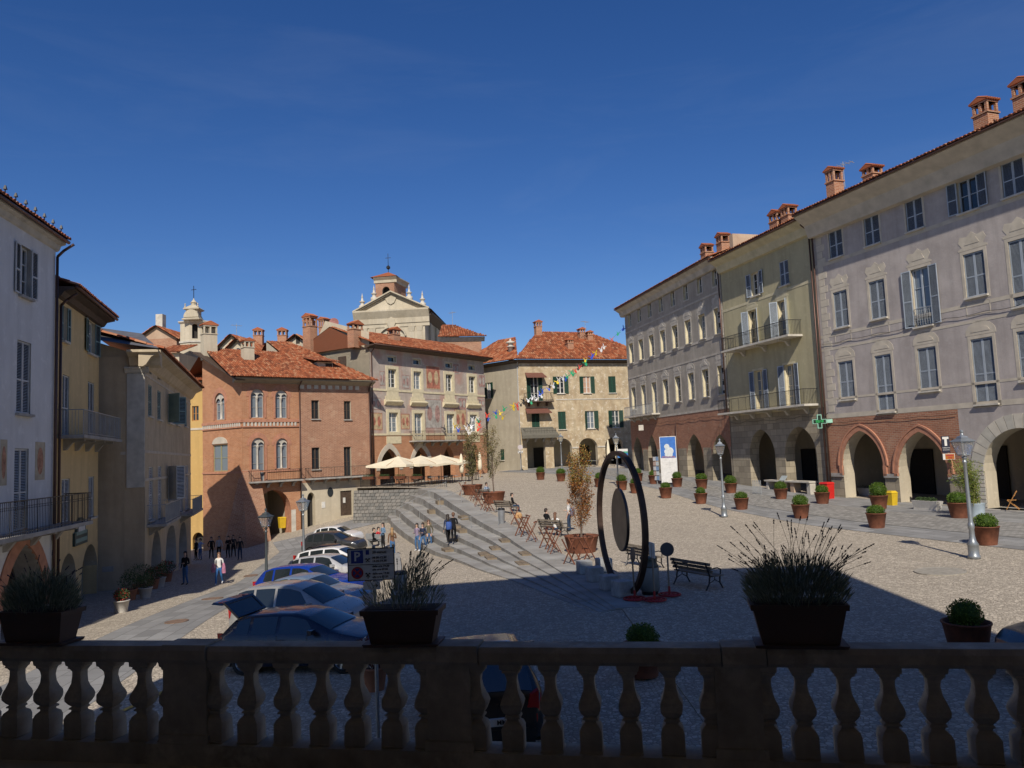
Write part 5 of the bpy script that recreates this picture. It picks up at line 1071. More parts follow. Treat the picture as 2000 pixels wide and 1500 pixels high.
for k in range(4): b.box(3 + k * 5, 4.2 + k * 5, -.3, .1, 0, zc - .6 + 2)
fHs.build(b, 'side_buttress', M_ch)
hs = math.atan2(zap - zt, uR / 2); b = MB(); b.face([(-.8, -.9, zt - B), (um, -.9, zap - B), (um, 26, zap - B), (-.8, 26, zt - B)]); b.face([(uR + 1.3, -.9, zt - .3 - B), (uR + 1.3, 26, zt - .3 - B), (um, 26, zap - B), (um, -.9, zap - B)]); fH.build(b, 'nave_roof', M_tile2)
b = MB(); b.face([(uL, 0, -.5), (uL, 0, zc - B), (uL, 26, zc - B), (uL, 26, -.5)]); fH.build(b, 'far_wall', M_ch)
PT2 = at(733, 560, 133); fB2 = Fac(rH, PT2, R(-8), -2.0); u2 = fB2.uz(770, 560)[0]; zt0, zt1 = fB2.uz(750, 590)[1], fB2.uz(752, 543)[1]
bo = (u2 * .36, u2 * .76, fB2.uz(748, 575)[1] - .5, fB2.uz(748, 560)[1], 'round', .5, .8)
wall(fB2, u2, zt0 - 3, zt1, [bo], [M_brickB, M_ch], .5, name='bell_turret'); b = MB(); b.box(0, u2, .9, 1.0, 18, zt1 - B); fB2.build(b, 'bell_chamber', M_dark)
fB3 = Fac(rH, (PT2.x + u2 * math.cos(R(-8)), PT2.y + u2 * math.sin(R(-8))), R(75), -2.0); wall(fB3, 5.2, zt0 - 3, zt1, [], [M_brickB, M_ch], name='bell_turret')
for f_, w_ in ((fB2, u2), (fB3, 5.2)): sweep(f_, 'turret_cornice', M_ch, [(0, zt1 - .9), (.15, zt1 - .85), (.2, zt1 - .4), (.55, zt1), (.55, zt1 + .15), (0, zt1 + .15)], -.2, w_ + .5)
b = MB(); c4 = [(-.7, -.7), (u2 + .7, -.7), (u2 + .7, 5.2), (-.7, 5.2)]; ap = (u2 / 2, 2.4, zt1 + 1.6 - B)
for k in range(4): p, q = c4[k], c4[(k + 1) % 4]; b.face([(p[0], p[1], zt1 + .15 - B), (q[0], q[1], zt1 + .15 - B), ap], 0, [(.5, 0)] * 3)
fB2.build(b, 'turret_roof', M_tile); b = MB(); b.tube((ap[0], ap[1], ap[2] - .2), (ap[0], ap[1], ap[2] + 2.2), .06, .05, 6); b.lathe([(.02, .4), (.35, .7), (.35, 1.0), (.02, 1.3)], 8, (ap[0], ap[1], ap[2])); b.bar((ap[0] - .5, ap[1], ap[2] + 2.6), (ap[0] + .5, ap[1], ap[2] + 2.6), .07, .07); b.bar((ap[0], ap[1], ap[2] + 2), (ap[0], ap[1], ap[2] + 3.4), .07, .07); fB2.build(b, 'roof_cross', M_iron)
PD = at(866, 690, 118); rD, fD = building('church_apse', 'low brick choir with hipped tile roof right of the church', PD, R(8), -2.0, 'church')
ud, zd = fD.uz(940, 662)[0], fD.uz(905, 660)[1]; wall(fD, ud, -2.5, zd, [], [M_brickB, M_brickB]); rear(fD, ud, 9, -2.5, zd, M_brickB); sweep(fD, 'cornice', M_stonelt, [(0, zd - .6), (.1, zd - .55), (.55, zd - .05), (.55, zd + .08), (0, zd + .08)], -.5, ud + .5)
tile_slope(fD, 'roof_tiles', (-.8, -.8, zd + .1 - fD.b), (1, 0, 0), ud + 1.6, (0, math.cos(R(28)), math.sin(R(28))), 6, 1.0, ud * .45, M_tile, .35, .55)
PB_ = at(352, 690, 98); rBT, fBT = building('bell_tower', 'slim white stone bell tower with open arches and iron cross', PB_, R(-20), -4.0, 'tower')
wt = 2.3; z1, z2, z3 = fBT.uz(365, 666)[1], fBT.uz(365, 628)[1], fBT.uz(368, 604)[1]
fBs = Fac(rBT, (PB_.x + 1.55 * math.cos(R(-20)), PB_.y + 1.55 * math.sin(R(-20))), R(25), -4.0)
for f_, w_ in ((fBT, 1.55), (fBs, wt)): wall(f_, w_, -4, z2, ([(w_ * .12, w_ * .42, z1 + .3, z2 - .3, 'round', .5, .3), (w_ * .58, w_ * .88, z1 + .3, z2 - .3, 'round', .5, .3)] if f_ is fBs else []), [M_ch, M_ch], .5); sweep(f_, 'tower_band', M_stonelt, [(0, z1 - .25), (.12, z1 - .2), (.12, z1), (0, z1 + .05)], -.08, w_ + .08); sweep(f_, 'tower_cornice', M_stonelt, [(0, z2 - .2), (.1, z2 - .15), (.22, z2), (.22, z2 + .1), (0, z2 + .1)], -.15, w_ + .15)
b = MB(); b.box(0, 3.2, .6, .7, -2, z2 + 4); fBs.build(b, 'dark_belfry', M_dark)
b = MB(); cx, cy = 1.72, .55; zz = z2 + 4.1                                                                # stepped top with curved gable, small lantern and cross
b.M = Matrix.Translation((cx, cy, 0)) @ Matrix.Rotation(R(22), 4, 'Z')
b.lathe([(1.55, zz), (1.62, zz + .12), (1.25, zz + .3), (1.0, zz + .75), (1.0, zz + 1.25), (1.4, zz + 1.4), (1.42, zz + 1.52), (.95, zz + 1.75), (.5, zz + 2.0)], 4); b.lathe([(.34, zz + 1.95), (.34, zz + 2.3), (.44, zz + 2.36), (.3, zz + 2.5), (.08, zz + 2.8), (.03, zz + 3.0)], 8)
b.prism([(.95 * math.cos(t), zz + .35 + 1.0 * math.sin(t)) for t in np.linspace(0, math.pi, 12)], -1.0, -.7)
for sx in (-1, 1): b.lathe([(.1, zz + 1.5), (.12, zz + 1.75), (.05, zz + 1.9), (.1, zz + 2.0), (.02, zz + 2.2)], 6, (sx * .8, -.8, 0))
fBT.build(b, 'cupola', M_ch); b = MB(); b.bar((cx, cy, zz + 2.9), (cx, cy, zz + 4.6), .06, .06); b.bar((cx - .4, cy, zz + 4.1), (cx + .4, cy, zz + 4.1), .06, .06); fBT.build(b, 'iron_cross', M_iron)
def far_house(label, px0, px1, y_eave, y_apex, depth, ang, wallm, gable=True, dep=8.0, tile=None, ridge_px=None):
    P = at(px0, y_eave, depth); r_, f_ = building('distant_house', label, P, ang, -3.0); W_ = f_.uz(px1, y_eave)[0]; ze = P.z
    za_ = f_.uz((px0 + px1) / 2, y_apex)[1]
    wall(f_, W_, -3.0, ze, [], [wallm, wallm]); rear(f_, W_, dep, -3.0, ze, wallm)
    if gable:
        b = MB(); b.prism([(0, ze - f_.b), (W_, ze - f_.b), (W_ / 2, za_ - f_.b)], 0, dep); f_.build(b, 'gable', wallm); L_ = math.hypot(W_ / 2 + .5, za_ - ze); sl = math.atan2(za_ - ze, W_ / 2)
        for s_ in (0, 1):
            E = (-.5, -.5, ze - f_.b - .25) if s_ == 0 else (W_ + .5, -.5, ze - f_.b - .25); up = (math.cos(sl) * (1 if s_ == 0 else -1), 0, math.sin(sl))
            tile_slope(f_, 'roof_tiles', E, (0, 1, 0), dep + .5, up, L_ + .2, mat=tile or M_tile, pitch=.35, row=.6)
        b = MB(); b.face([(-.55, -.5, ze - f_.b - .38), (W_ / 2, -.5, za_ - f_.b - .05), (W_ / 2, 0, za_ - f_.b - .05), (-.55, 0, ze - f_.b - .38)]); b.face([(W_ + .55, -.5, ze - f_.b - .38), (W_ + .55, 0, ze - f_.b - .38), (W_ / 2, 0, za_ - f_.b - .05), (W_ / 2, -.5, za_ - f_.b - .05)]); f_.build(b, 'verge', M_wood)
    else:
        sl = math.atan2(za_ - ze, dep * .6); tile_slope(f_, 'roof_tiles', (-.4, -.6, ze - f_.b), (1, 0, 0), W_ + .8, (0, math.cos(sl), math.sin(sl)), math.hypot(dep * .6, za_ - ze), mat=tile or M_tile, pitch=.35, row=.6)
    return r_, f_, W_, ze, za_
h1 = far_house('distant cream gabled house with a round window above the brick palace roof', 440, 490, 690, 664, 88, R(-10), M_plaster); b = MB(); b.lathe([(.35, 0), (.35, .1)], 12); o = h1[1].build(b, 'round_window', M_glass, False, h1[1].uz(466, 683)[0], h1[1].uz(466, 686)[1], .05); o.rotation_euler = (math.pi / 2, 0, h1[1].rot)
far_house('distant house with dark verge rising behind the cream gable', 425, 482, 684, 655, 97, R(-10), M_plaster, True, 14, M_tile2)
h2 = far_house('distant long tiled roof behind the brick palace', 488, 562, 690, 656, 100, R(5), M_plaster, False, 14, M_tile); 
for px in (498, 546): u, z = h2[1].uz(px, 672); chimney(h2[1], u, z, 2, 1.2, 2.2, 1)
h3 = far_house('small distant cream gable with one dark window left of the church', 556, 602, 674, 655, 96, R(-6), M_plaster); u, z = h3[1].uz(582, 671); bandbox(h3[1], 'window', M_dark, [(u - .25, u + .25, z, z + .9)], .04); u, z = h3[1].uz(599, 675); chimney(h3[1], u, z, 1, 1.2, 3.4, 1.0)
h4 = far_house('red-tiled gabled house with brick end beyond the tan palace', 268, 345, 664, 637, 105, R(-4), M_brickB, True, 12); u, z = h4[1].uz(288, 645); b = MB(); b.box(u - .5, u + .5, 3, 4, z - 1 + 3, z + 2.8 + 3); h4[1].build(b, 'chimney', M_stonelt)
far_house('low red-tiled roof left of the slim bell tower', 312, 350, 690, 664, 92, R(0), M_plaster, False, 9)
far_house('red-tiled roof just right of the slim bell tower', 396, 440, 692, 672, 100, R(0), M_plaster, False, 9, M_tile2)
h5 = far_house('brick gabled house rising between brick palace and frescoed palace', 612, 700, 682, 634, 90, R(-20), M_brickB, True, 10, M_tile2); r = h5[1].rect(628, 669, 638, 680); bandbox(h5[1], 'window', M_white, [r], .05); bandbox(h5[1], 'pane', M_glass, [(r[0] + .12, r[1] - .12, r[2] + .12, r[3] - .12)], .07)
# ------------------------------------------------------------------ the photographer's loggia: building, balustrade, planters
HR = -1.5
def on_z(px, py, z): d = ray(px, py); y = z / d[2]; return Vector((d[0] * y, y, z))
bl, br = on_z(0, 1250, HR), on_z(2000, 1255, HR); tB = (br - bl); tB.z = 0; tB.normalize(); aB = math.atan2(tB.y, tB.x)
P0 = bl - tB * 6.0; P0.z = 0
M_old = stucco('old_weathered_stone', (0.52, 0.46, 0.37), (0.2, 0.17, 0.13), .85, (0.6, 0.55, 0.45), 2.4, .9, .55)
rL = thing('town_hall', 'dark loggia of the building the view is taken from', 'building', (P0.x, P0.y, -4.9), aB); fLg = Fac(rL, P0, aB, -4.9)
def ux(x): return (x - P0.x) / tB.x
ul, ur = ux(-6.6), ux(6.6); UA, UBq, UC = ux(-9.3), ux(-4.2), ux(10.3); ZF, ZC, ZTOP = -2.45, 5.3, 15.8
b = MB(); B = fLg.b
b.prism([(u, z - B) for u, z in ((UA, -7), (UC, -7), (UC, ZF), (UA, ZF))], -.6, -.02)
b.prism([(u, z - B) for u, z in ((UA, ZF), (ul, ZF), (ul, ZC), (UA, ZC))], -.6, -.02); b.prism([(u, z - B) for u, z in ((ur, ZF), (UC, ZF), (UC, ZC), (ur, ZC))], -.6, -.02)
b.prism([(u, z - B) for u, z in ((UA, ZC), (UC, ZC), (UC, ZTOP), (UBq, ZTOP), (UA, 5.4))], -.6, -.02); fLg.build(b, 'front_wall', M_plaster)
b = MB()
for (x0, x1, y0, y1, z0, z1) in ((UA, UC, -11, -.6, ZC + .05, ZC + .4), (UA, UC, -11, -.6, ZF - .4, ZF), (ul - .3, ul, -11, -.6, ZF, ZC), (ur, ur + .3, -11, -.6, ZF, ZC), (ul, ur, -11, -10.7, ZF, ZC)): b.box(x0, x1, y0, y1, z0 - B, z1 - B)
fLg.build(b, 'loggia_walls', plain('dim_loggia_plaster', (0.62, 0.54, 0.44), .9))
b = MB(); b.prism([(u, z - B) for u, z in ((UA, -7), (UC, -7), (UC, ZTOP), (UBq, ZTOP), (UA, 5.4))], -11.4, -11); b.box(UC - .3, UC, -11, -.6, -7 - B, ZTOP - B); b.box(UBq, UC - .3, -11, -.6, ZTOP - .3 - B, ZTOP - B)
b.face([(UA, -.6, 5.4 - B), (UBq, -.6, ZTOP - .02 - B), (UBq, -11, ZTOP - .02 - B), (UA, -11, 5.4 - B)]); b.box(UA, UA + .3, -11, -.6, -7 - B, 4.4 - B); fLg.build(b, 'outer_walls', M_plaster)
b = MB(); b.box(ux(1.2), ux(2.0), -2, -1, ZTOP - B, ZTOP + 1.1 - B); fLg.build(b, 'chimney', M_brickCh)
# balustrade (faces the square at d=0; its inner side is towards the camera, +y)
bal = thing('balustrade', 'dark stone balustrade across the foreground', 'balustrade', (P0.x, P0.y, ZF), aB); fb = Fac(bal, P0, aB, ZF)
RW, RH, BH = .19, .165, .62; zr = HR - RH; zb0 = zr - BH
def ub(px, py): return fb.uz(px, py)[0]
joints = [ux(-6.6) + .05, ub(345, 1275), ub(430, 1275), ub(866, 1275), ub(945, 1275), ub(1405, 1275), ub(1490, 1275), ux(6.6) - .05]
for k, (a, c) in enumerate(zip(joints, joints[1:])):
    b = MB(); dd = .02 if k % 2 else 0; z1 = HR + (.012 if k % 2 else 0)
    b.loft([[(u, -RW - dd, zr + .03 - ZF), (u, dd, zr + .03 - ZF), (u, dd + .02, zr + .06 - ZF), (u, dd + .02, z1 - .04 - ZF), (u, dd, z1 - ZF), (u, -RW - dd, z1 - ZF), (u, -RW - dd - .02, z1 - .04 - ZF), (u, -RW - dd - .02, zr + .06 - ZF)] for u in (a + .004, c - .004)])
    fb.build(b, 'rail', M_old)
b = MB(); b.box(joints[0], joints[-1], -RW - .03, .03, .0, zb0 - ZF); fb.build(b, 'plinth', M_old)
for a, c in ((345, 428), (848, 930), (1396, 1484)):
    u0, u1 = ub(a, 1380), ub(c, 1380); b = MB(); b.box(u0, u1, -RW, 0, zb0 - ZF, zr + .03 - ZF); b.box(u0 - .02, u1 + .02, -RW - .02, .02, zb0 - ZF, zb0 + .07 - ZF); fb.build(b, 'pier', M_old)
prof = [(.098, 0), (.098, .02), (.094, .03), (.092, .25), (.078, .30), (.05, .335), (.05, .36), (.066, .365), (.066, .385), (.05, .40), (.07, .43), (.088, .48), (.092, .53), (.088, .575), (.068, .63), (.05, .70), (.043, .79), (.047, .85), (.06, .885), (.075, .90), (.075, .925), (.092, .94), (.095, 1.0)]
balms = []
for k in range(5):
    b = MB().lathe([(h * 1.27 * rnd.uniform(.97, 1.03), z * (BH + .03)) for h, z in prof], 4); b.v = [(x + rnd.uniform(-.004, .004), y + rnd.uniform(-.004, .004), z) for x, y, z in b.v]; balms.append(b.mesh('baluster', [M_old]))
for px in (-68, -10, 50, 110, 171, 232, 296, 352, 438, 503, 572, 641, 708, 779, 843, 938, 1007, 1081, 1156, 1232, 1312, 1388, 1494, 1564, 1646, 1731, 1818, 1908, 1990, 2085):
    o = put('baluster', rnd.choice(balms)); fb.place(o, ub(px, 1390), zb0, RW / 2); o.rotation_euler.z += rnd.uniform(-.03, .03)
def leaf(b, p, d, ln, wd, hv, up=None, m=0):
    d = Vector(d).normalized(); s = d.cross(Vector((rnd.uniform(-1, 1), rnd.uniform(-1, 1), rnd.uniform(-1, 1)))); s = s.normalized() * wd / 2 if s.length > 1e-4 else Vector((wd / 2, 0, 0)); p = Vector(p)
    b.face([p, p + d * ln * .5 + s, p + d * ln, p + d * ln * .5 - s], m, [(hv, 0)] * 4)
def planter(label, px, py, w_top, w_bot, h, dep, seed, kind):
    u = ub(px, py); r_ = random.Random(seed); loc = Vector(fb.P) + fb.t * u + fb.n * (RW / 2); o = thing('flower_box', label, 'planter', (loc.x, loc.y, HR + .002), aB + r_.uniform(-.05, .05), 'flower boxes on the balustrade')
    M_box = plain('brown_plastic_box', (0.1, 0.06, 0.045), .6); b = MB(); a0, a1, c0, c1 = w_bot / 2, w_top / 2, dep * .38, dep / 2
    b.frustum((0, 0), a0 + .05, c0 + .03, a0 + .06, c0 + .04, 0, .025); b.frustum((0, 0), a0, c0, a1, c1, .025, h - .04); b.frustum((0, 0), a1 + .018, c1 + .018, a1 + .022, c1 + .022, h - .04, h); b.build('box', M_box, o)
    MB().box(-a1 + .01, a1 - .01, -c1 + .01, c1 - .01, h - .02, h + .004).build('soil', M_soil, o)
    lf = MB(); sk = MB(); fl = MB()
    n = {'full': 3600, 'thin': 1100, 'left': 3200}[kind]
    for k in range(n):
        th = r_.uniform(0, 6.283); q = math.sqrt(r_.random()); sx, sy = a1 * 1.35, c1 * 1.9
        x, y = q * math.cos(th) * sx, q * math.sin(th) * sy
        hh = (.30 if kind != 'thin' else .20) * (1 - .55 * q * q) * r_.uniform(-.12, 1.05)
        if kind == 'thin' and r_.random() < .55: x = a1 * .25 + r_.gauss(0, .09); hh = r_.uniform(0, .42) * (1 - abs(x - a1 * .25) * 3); hh = max(.02, hh); x += hh * .25
        d = Vector((x * 1.6 / sx * .5 + r_.gauss(0, .25), y / sy * .4 + r_.gauss(0, .25), 1)); leaf(lf, (x * .82, y * .8, h + hh), d, r_.uniform(.05, .11), .007, r_.random())
    lf.build('foliage', M_lav, o)
    ns = {'full': 85, 'thin': 26, 'left': 26}[kind]
    for k in range(ns):
        x = r_.uniform(-1, 1); ang = x * .75 + r_.gauss(0, .12); ln = r_.uniform(.28, .62 if abs(x) < .55 else .5) * (1 if kind == 'full' else .78)
        if kind == 'thin': x = .25 + r_.gauss(0, .25); ang = abs(r_.gauss(.25, .35)); ln = r_.uniform(.2, .5)
        p = Vector((x * a1 * .6, r_.uniform(-.5, .5) * c1, h + .08)); d = Vector((math.sin(ang), r_.gauss(0, .18), math.cos(ang))).normalized(); bend = Vector((r_.gauss(0, .05), 0, -.04)); m = p + d * ln * .55; e = p + d * ln + bend
        sk.tube(p, m, .0022, .0018, 3, 0, False); sk.tube(m, e, .0018, .0014, 3, 0, False); hd = (e - m).normalized()
        for j in range(r_.randint(2, 4)):
            c = e - hd * (.012 + j * .017) if j < 3 else e - hd * .075; sk_ = r_.uniform(.8, 1.2); fl.tube(c - hd * .007, c + hd * .007, .0055 * sk_, .004 * sk_, 5)
    sk.build('stalks', plain('dry_stalk', (0.16, 0.15, 0.09), .8), o); fl.build('flower_heads', M_lavfl, o)['kind'] = 'stuff'; o.children[-2]['kind'] = 'stuff'
    return o
planter('brown flower box of bushy lavender with tall dry spikes, on the right of the balustrade', 1557, 1256, .64, .53, .315, .26, 1, 'full')
planter('brown flower box with a thin straggly plant, behind the parking sign', 797, 1254, .60, .50, .29, .25, 2, 'thin')
planter('brown flower box of dense grey-green lavender at the left end of the balustrade', 96, 1250, .63, .55, .29, .25, 3, 'left')
# ------------------------------------------------------------------ corten pots with clipped box balls
def ball_mesh(seed, rx=.40, rz=.33):
    r_ = random.Random(seed); b = MB(); b.lathe([(rx * .86 * math.sin(t), rz * .86 * (1 - math.cos(t))) for t in np.linspace(.15, 3.0, 9)], 12, (0, 0, rz * .1)); 
    for k in range(len(b.f)): b.uv[k] = [(.15, 0)] * len(b.f[k])
    for k in range(1500):
        z = r_.uniform(-.75, 1); th = r_.uniform(0, 6.283); s = math.sqrt(1 - z * z); n = Vector((s * math.cos(th), s * math.sin(th), z)); lump = 1 + .05 * math.sin(5 * th + seed) * s + .04 * math.sin(7 * z + th * 3)
        p = Vector((n.x * rx * lump, n.y * rx * lump, rz + n.z * rz * lump)) * r_.uniform(.88, 1.0); leaf(b, p, n + Vector((r_.gauss(0, .7), r_.gauss(0, .7), r_.gauss(0, .7))), r_.uniform(.035, .07), .03, r_.random())
    return b.mesh('box_ball', [M_hedge])
balls = [ball_mesh(1), ball_mesh(2, .43, .30), ball_mesh(3, .38, .35), ball_mesh(5, .41, .31), ball_mesh(8, .37, .33)]
pot_m = MB().lathe([(.335, 0), (.335, .02), (.455, .68), (.475, .685), (.475, .72), (.435, .72), (.41, .6)], 28, close=False).mesh('pot', [M_corten], True)
soil_m = MB().lathe([(.02, .61), (.43, .60)], 20, close=False).mesh('soil', [M_soil])
def pot(label, P, s=1.0, k=0, bs=1.0, group='corten pots with box balls'):
    o = thing('box_ball_pot', label, 'plant pot', P, rnd.uniform(0, 6), group); o.scale = (s, s, s)
    put('pot', pot_m, o); put('soil', soil_m, o); c = put('box_ball', balls[k % 5], o, (0, 0, .58), rnd.uniform(0, 6)); c.scale = (bs, bs, bs * rnd.uniform(.9, 1.1)); return o
ordn = ['first', 'second', 'third', 'fourth', 'fifth', 'sixth', 'seventh', 'eighth', 'ninth', 'tenth', 'eleventh', 'twelfth']
front = [(1929, 1064), (1713, 1031), (1565, 1012), (1449, 995), (1369.5, 983.5), (1301, 972.5), (1242, 963), (1171, 951)]
back = [(1874, 1012), (1718, 994), (1607, 984), (1526, 975), (1428, 963), (1371, 955), (1323, 951), (1277.5, 945), (1246.5, 940)]
for k, p in enumerate(front): pot('rusty pot with clipped box ball, %s from the right in the row edging the cobbles' % ordn[k], G(*p, 'u'), rnd.uniform(.95, 1.05), k, [1, .92, 1, .95, .85, .8, .85, .9][k])
for k, p in enumerate(back): pot('rusty pot with clipped box ball, %s from the right in the row nearest the arcades' % ordn[k], G(*p, 'u'), rnd.uniform(.95, 1.05), k + 1, [1.05, 1.1, .9, 1, 1, .95, .95, .9, .85][k])
pot('rusty pot with clipped box ball in front of the buff corner house', G(1056, 937, 'u'), 1, 0); pot('rusty pot with box ball just left of the orange tree top', G(1096, 940, 'u'), 1, 1); pot('rusty pot with box ball seen inside the big ring', G(1215, 957, 'u'), 1, 2)
pot('dark pot with box ball in the shade behind the middle of the balustrade', G(1258, 1318, 'u'), .88, 0, .9, 'pots in the building shade'); p = at(1890, 1250, 16.0); pot('dark pot with box ball in the shade at the right behind the balustrade', gp(p.x, 16.0, 'u'), .98, 2, .84, 'pots in the building shade')

# ------------------------------------------------------------------ trees in big corten tubs
def tub(P, r=.95, h=.78, label='', name='tree_tub'):
    o = thing(name, label, 'planter', P, 0, 'corten tree tubs'); b = MB().lathe([(r * .78, 0), (r * .78, .02), (r * .98, h - .05), (r, h - .04), (r, h), (r * .95, h), (r * .9, h - .2)], 36, close=False); b.build('tub', M_corten, o, True); MB().lathe([(.02, h - .12), (r * .93, h - .13)], 24, close=False).build('soil', M_soil, o); return o
def branch_tree(label, P, H, crown_r, crown_z0, mat, nleaf, seed, leafsize=.1, col_w=1.0):
    """upright young tree: stem, ascending limbs and twigs, loose leaves along the twigs"""
    r_ = random.Random(seed); o = thing('young_tree', label, 'tree', P); tr = MB(); lf = MB(); tips = []
    top = Vector((r_.gauss(0, .08), r_.gauss(0, .08), H)); pts = [Vector((0, 0, -.1)).lerp(top, t) + Vector((r_.gauss(0, .03), r_.gauss(0, .03), 0)) for t in (0, .2, .4, .6, .8, 1)]
    for k, (a, c) in enumerate(zip(pts, pts[1:])): tr.tube(a, c, .055 * (1 - k * .17), .055 * (1 - (k + 1) * .17), 7, 0, False)
    for k in range(34):
        t = crown_z0 + (1 - crown_z0) * (k / 34) ** 1.1 * .92; base = pts[0].lerp(top, t); th = r_.uniform(0, 6.283); ln = crown_r * r_.uniform(.8, 1.5) * (1.25 - .75 * abs(t - crown_z0 - .25) / (1 - crown_z0))
        d = Vector((math.cos(th) * .42, math.sin(th) * .42, .9)).normalized(); e = base + d * ln * 1.5; m = base.lerp(e, .5) + Vector((math.cos(th), math.sin(th), 0)) * .1 * crown_r
        tr.tube(base, m, .016, .011, 4, 0, False); tr.tube(m, e, .011, .005, 4, 0, False); tips += [(base.lerp(m, .6), d), (m, d), (m.lerp(e, .5), d), (e, d)]
        for j in range(5):
            s = r_.uniform(.2, 1); p = base.lerp(m, s * 2) if s < .5 else m.lerp(e, s * 2 - 1); d2 = (d + Vector((r_.gauss(0, .5), r_.gauss(0, .5), r_.gauss(0, .25)))).normalized(); q = p + d2 * r_.uniform(.2, .5) * crown_r
            tr.tube(p, q, .006, .003, 3, 0, False); tips += [(p.lerp(q, .5), d2), (q, d2)]
    for k in range(nleaf):
        p, d = r_.choice(tips); q = p + Vector((r_.gauss(0, .09), r_.gauss(0, .09), r_.gauss(0, .12))); leaf(lf, q, Vector((r_.gauss(0, 1), r_.gauss(0, 1), r_.gauss(-.2, 1))), leafsize * r_.uniform(.6, 1.2), leafsize * .55, min(1, max(0, r_.gauss(.35 + .4 * (q.z / H > .7), .25))))
    tr.build('trunk', M_bark, o); lf.build('crown', mat, o); return o
Pt = G(1137, 1078, 'u'); tub(Pt, .78, .74, 'wide round corten tub under the orange-leaved tree'); branch_tree('young upright tree with orange autumn leaves in a corten tub', Pt + Vector((0, 0, .62)), 3.6, .55, .1, M_autumn, 6000, 4, .085)
Pt2 = G(965, 982, 'u'); tub(Pt2, .85, .8, 'wide corten tub under the thin pale-leaved tree'); branch_tree('thin young tree with sparse pale leaves in a corten tub by the steps', Pt2 + Vector((0, 0, .72)), 4.3, .75, .2, M_sparse, 1800, 5, .11)
Pt3 = G(923, 966, 'u'); tub(Pt3, .85, .8, 'corten tub under the dark tree by the cafe terrace'); branch_tree('young tree with dark olive foliage in front of the cafe arcade', Pt3 + Vector((0, 0, .72)), 4.0, .6, .12, M_sparse, 2600, 6, .13)

# ------------------------------------------------------------------ street lamps
def lamp_meshes(mat):
    b = MB(); b.lathe([(.2, 0), (.2, .1), (.17, .14), (.17, .45), (.19, .48), (.12, .6), (.09, .75), (.085, 1.0), (.105, 1.05), (.105, 1.15), (.085, 1.2), (.075, 1.25), (.06, 2.5), (.052, 3.25), (.075, 3.28), (.075, 3.32), (.05, 3.35), (.05, 3.42), (.1, 3.46), (.04, 3.5)], 14)
    pm = b.mesh('post', [mat], True); c = MB(); z0, z1 = 3.55, 4.0; a0, a1 = .14, .25
    for sx in (-1, 1):
        for sy in (-1, 1): c.bar((sx * a0, sy * a0, z0), (sx * a1, sy * a1, z1), .022, .022); c.bar((0, 0, 3.46), (sx * a0, sy * a0, z0), .02, .02)
    for z, a in ((z0, a0), (z1, a1)):
        for (p, q) in (((-a, -a), (a, -a)), ((a, -a), (a, a)), ((a, a), (-a, a)), ((-a, a), (-a, -a))): c.bar((*p, z), (*q, z), .03, .03)
    c.frustum((0, 0), .3, .3, .12, .12, z1 + .015, z1 + .14); c.frustum((0, 0), .14, .14, .1, .1, z1 + .14, z1 + .2); c.lathe([(.1, 0), (.05, .05), (.035, .1), (.06, .13), (.06, .18), (.02, .22)], 10, (0, 0, z1 + .2)); cm = c.mesh('lantern', [mat])
    g = MB(); g.frustum((0, 0), a0 - .008, a0 - .008, a1 - .008, a1 - .008, z0 + .015, z1 - .02); gm = g.mesh('lantern_glass', [M_lglass]); return pm, cm, gm
m_, nt_, n_, b_ = newmat('lantern_glass'); b_.inputs['Base Color'].default_value = (.75, .8, .8, 1); b_.inputs['Roughness'].default_value = .15; b_.inputs['Transmission Weight'].default_value = .85; b_.inputs['Alpha'].default_value = .55; M_lglass = m_
LMg, LMd = lamp_meshes(M_lampgrey), lamp_meshes(M_lampdark)
def lamp(label, P, ms=LMg, s=1.0):
    o = thing('street_lamp', label, 'street lamp', P, rnd.uniform(-.3, .3), 'street lamps'); o.scale = (s, s, s); put('post', ms[0], o); q = put('lantern', ms[1], o); put('lantern_glass', ms[2], q); return o
lamp('silver-grey street lamp nearest on the right, leaning slightly by the cobble edge', G(1903, 1091, 'u')).rotation_euler.y = R(-.5)
lamp('silver-grey street lamp between the box ball pots in front of the olive townhouse', G(1415, 1010, 'u')); lamp('street lamp seen behind the big ring', G(1208, 951, 'u'), LMg, 1.0); lamp('far street lamp before the arcade of the buff corner house', G(1098, 928, 'u'))
p = at(519, 1000, 31.5); lamp('dark street lamp at the edge of the left street, left of the parked cars', gp(p.x, 31.5, 'l'), LMd, .84); p = at(592, 1000, 42.0); lamp('street lamp rising behind the row of parked cars', gp(p.x, 42, 'l'))

# ------------------------------------------------------------------ ring sculpture, stone cubes, sign stands, bin
Pg = G(1222, 1140, 'u'); Pg = Vector((3.3, 25.0, zu(3.3, 25.0))); hd = R(-11); ringo = thing('ring_sculpture', 'tall rusted steel ring with a dark disc hanging inside', 'sculpture', Pg, math.pi / 2 - hd)
Rr = 2.22; b = MB(); rings = []
for k in range(73):
    t = 2 * math.pi * k / 72; c, s = math.cos(t), math.sin(t); rings.append([((Rr + dr) * c, dy, Rr + (Rr + dr) * s) for dr, dy in ((-.065, -.085), (.065, -.085), (.065, .085), (-.065, .085))])
b.loft(rings, 0, True, False); b.box(-.5, .5, -.25, .25, -.05, .03); b.build('ring', plain('dark_rusted_steel', (0.055, 0.032, 0.022), .6, .5, .5, 2.5), ringo)
b = MB(); A_ = [(0.98 * math.cos(t), 1.0 * math.sin(t)) for t in np.linspace(0, 2 * math.pi, 49)[:-1]]; zc_ = Rr + .08
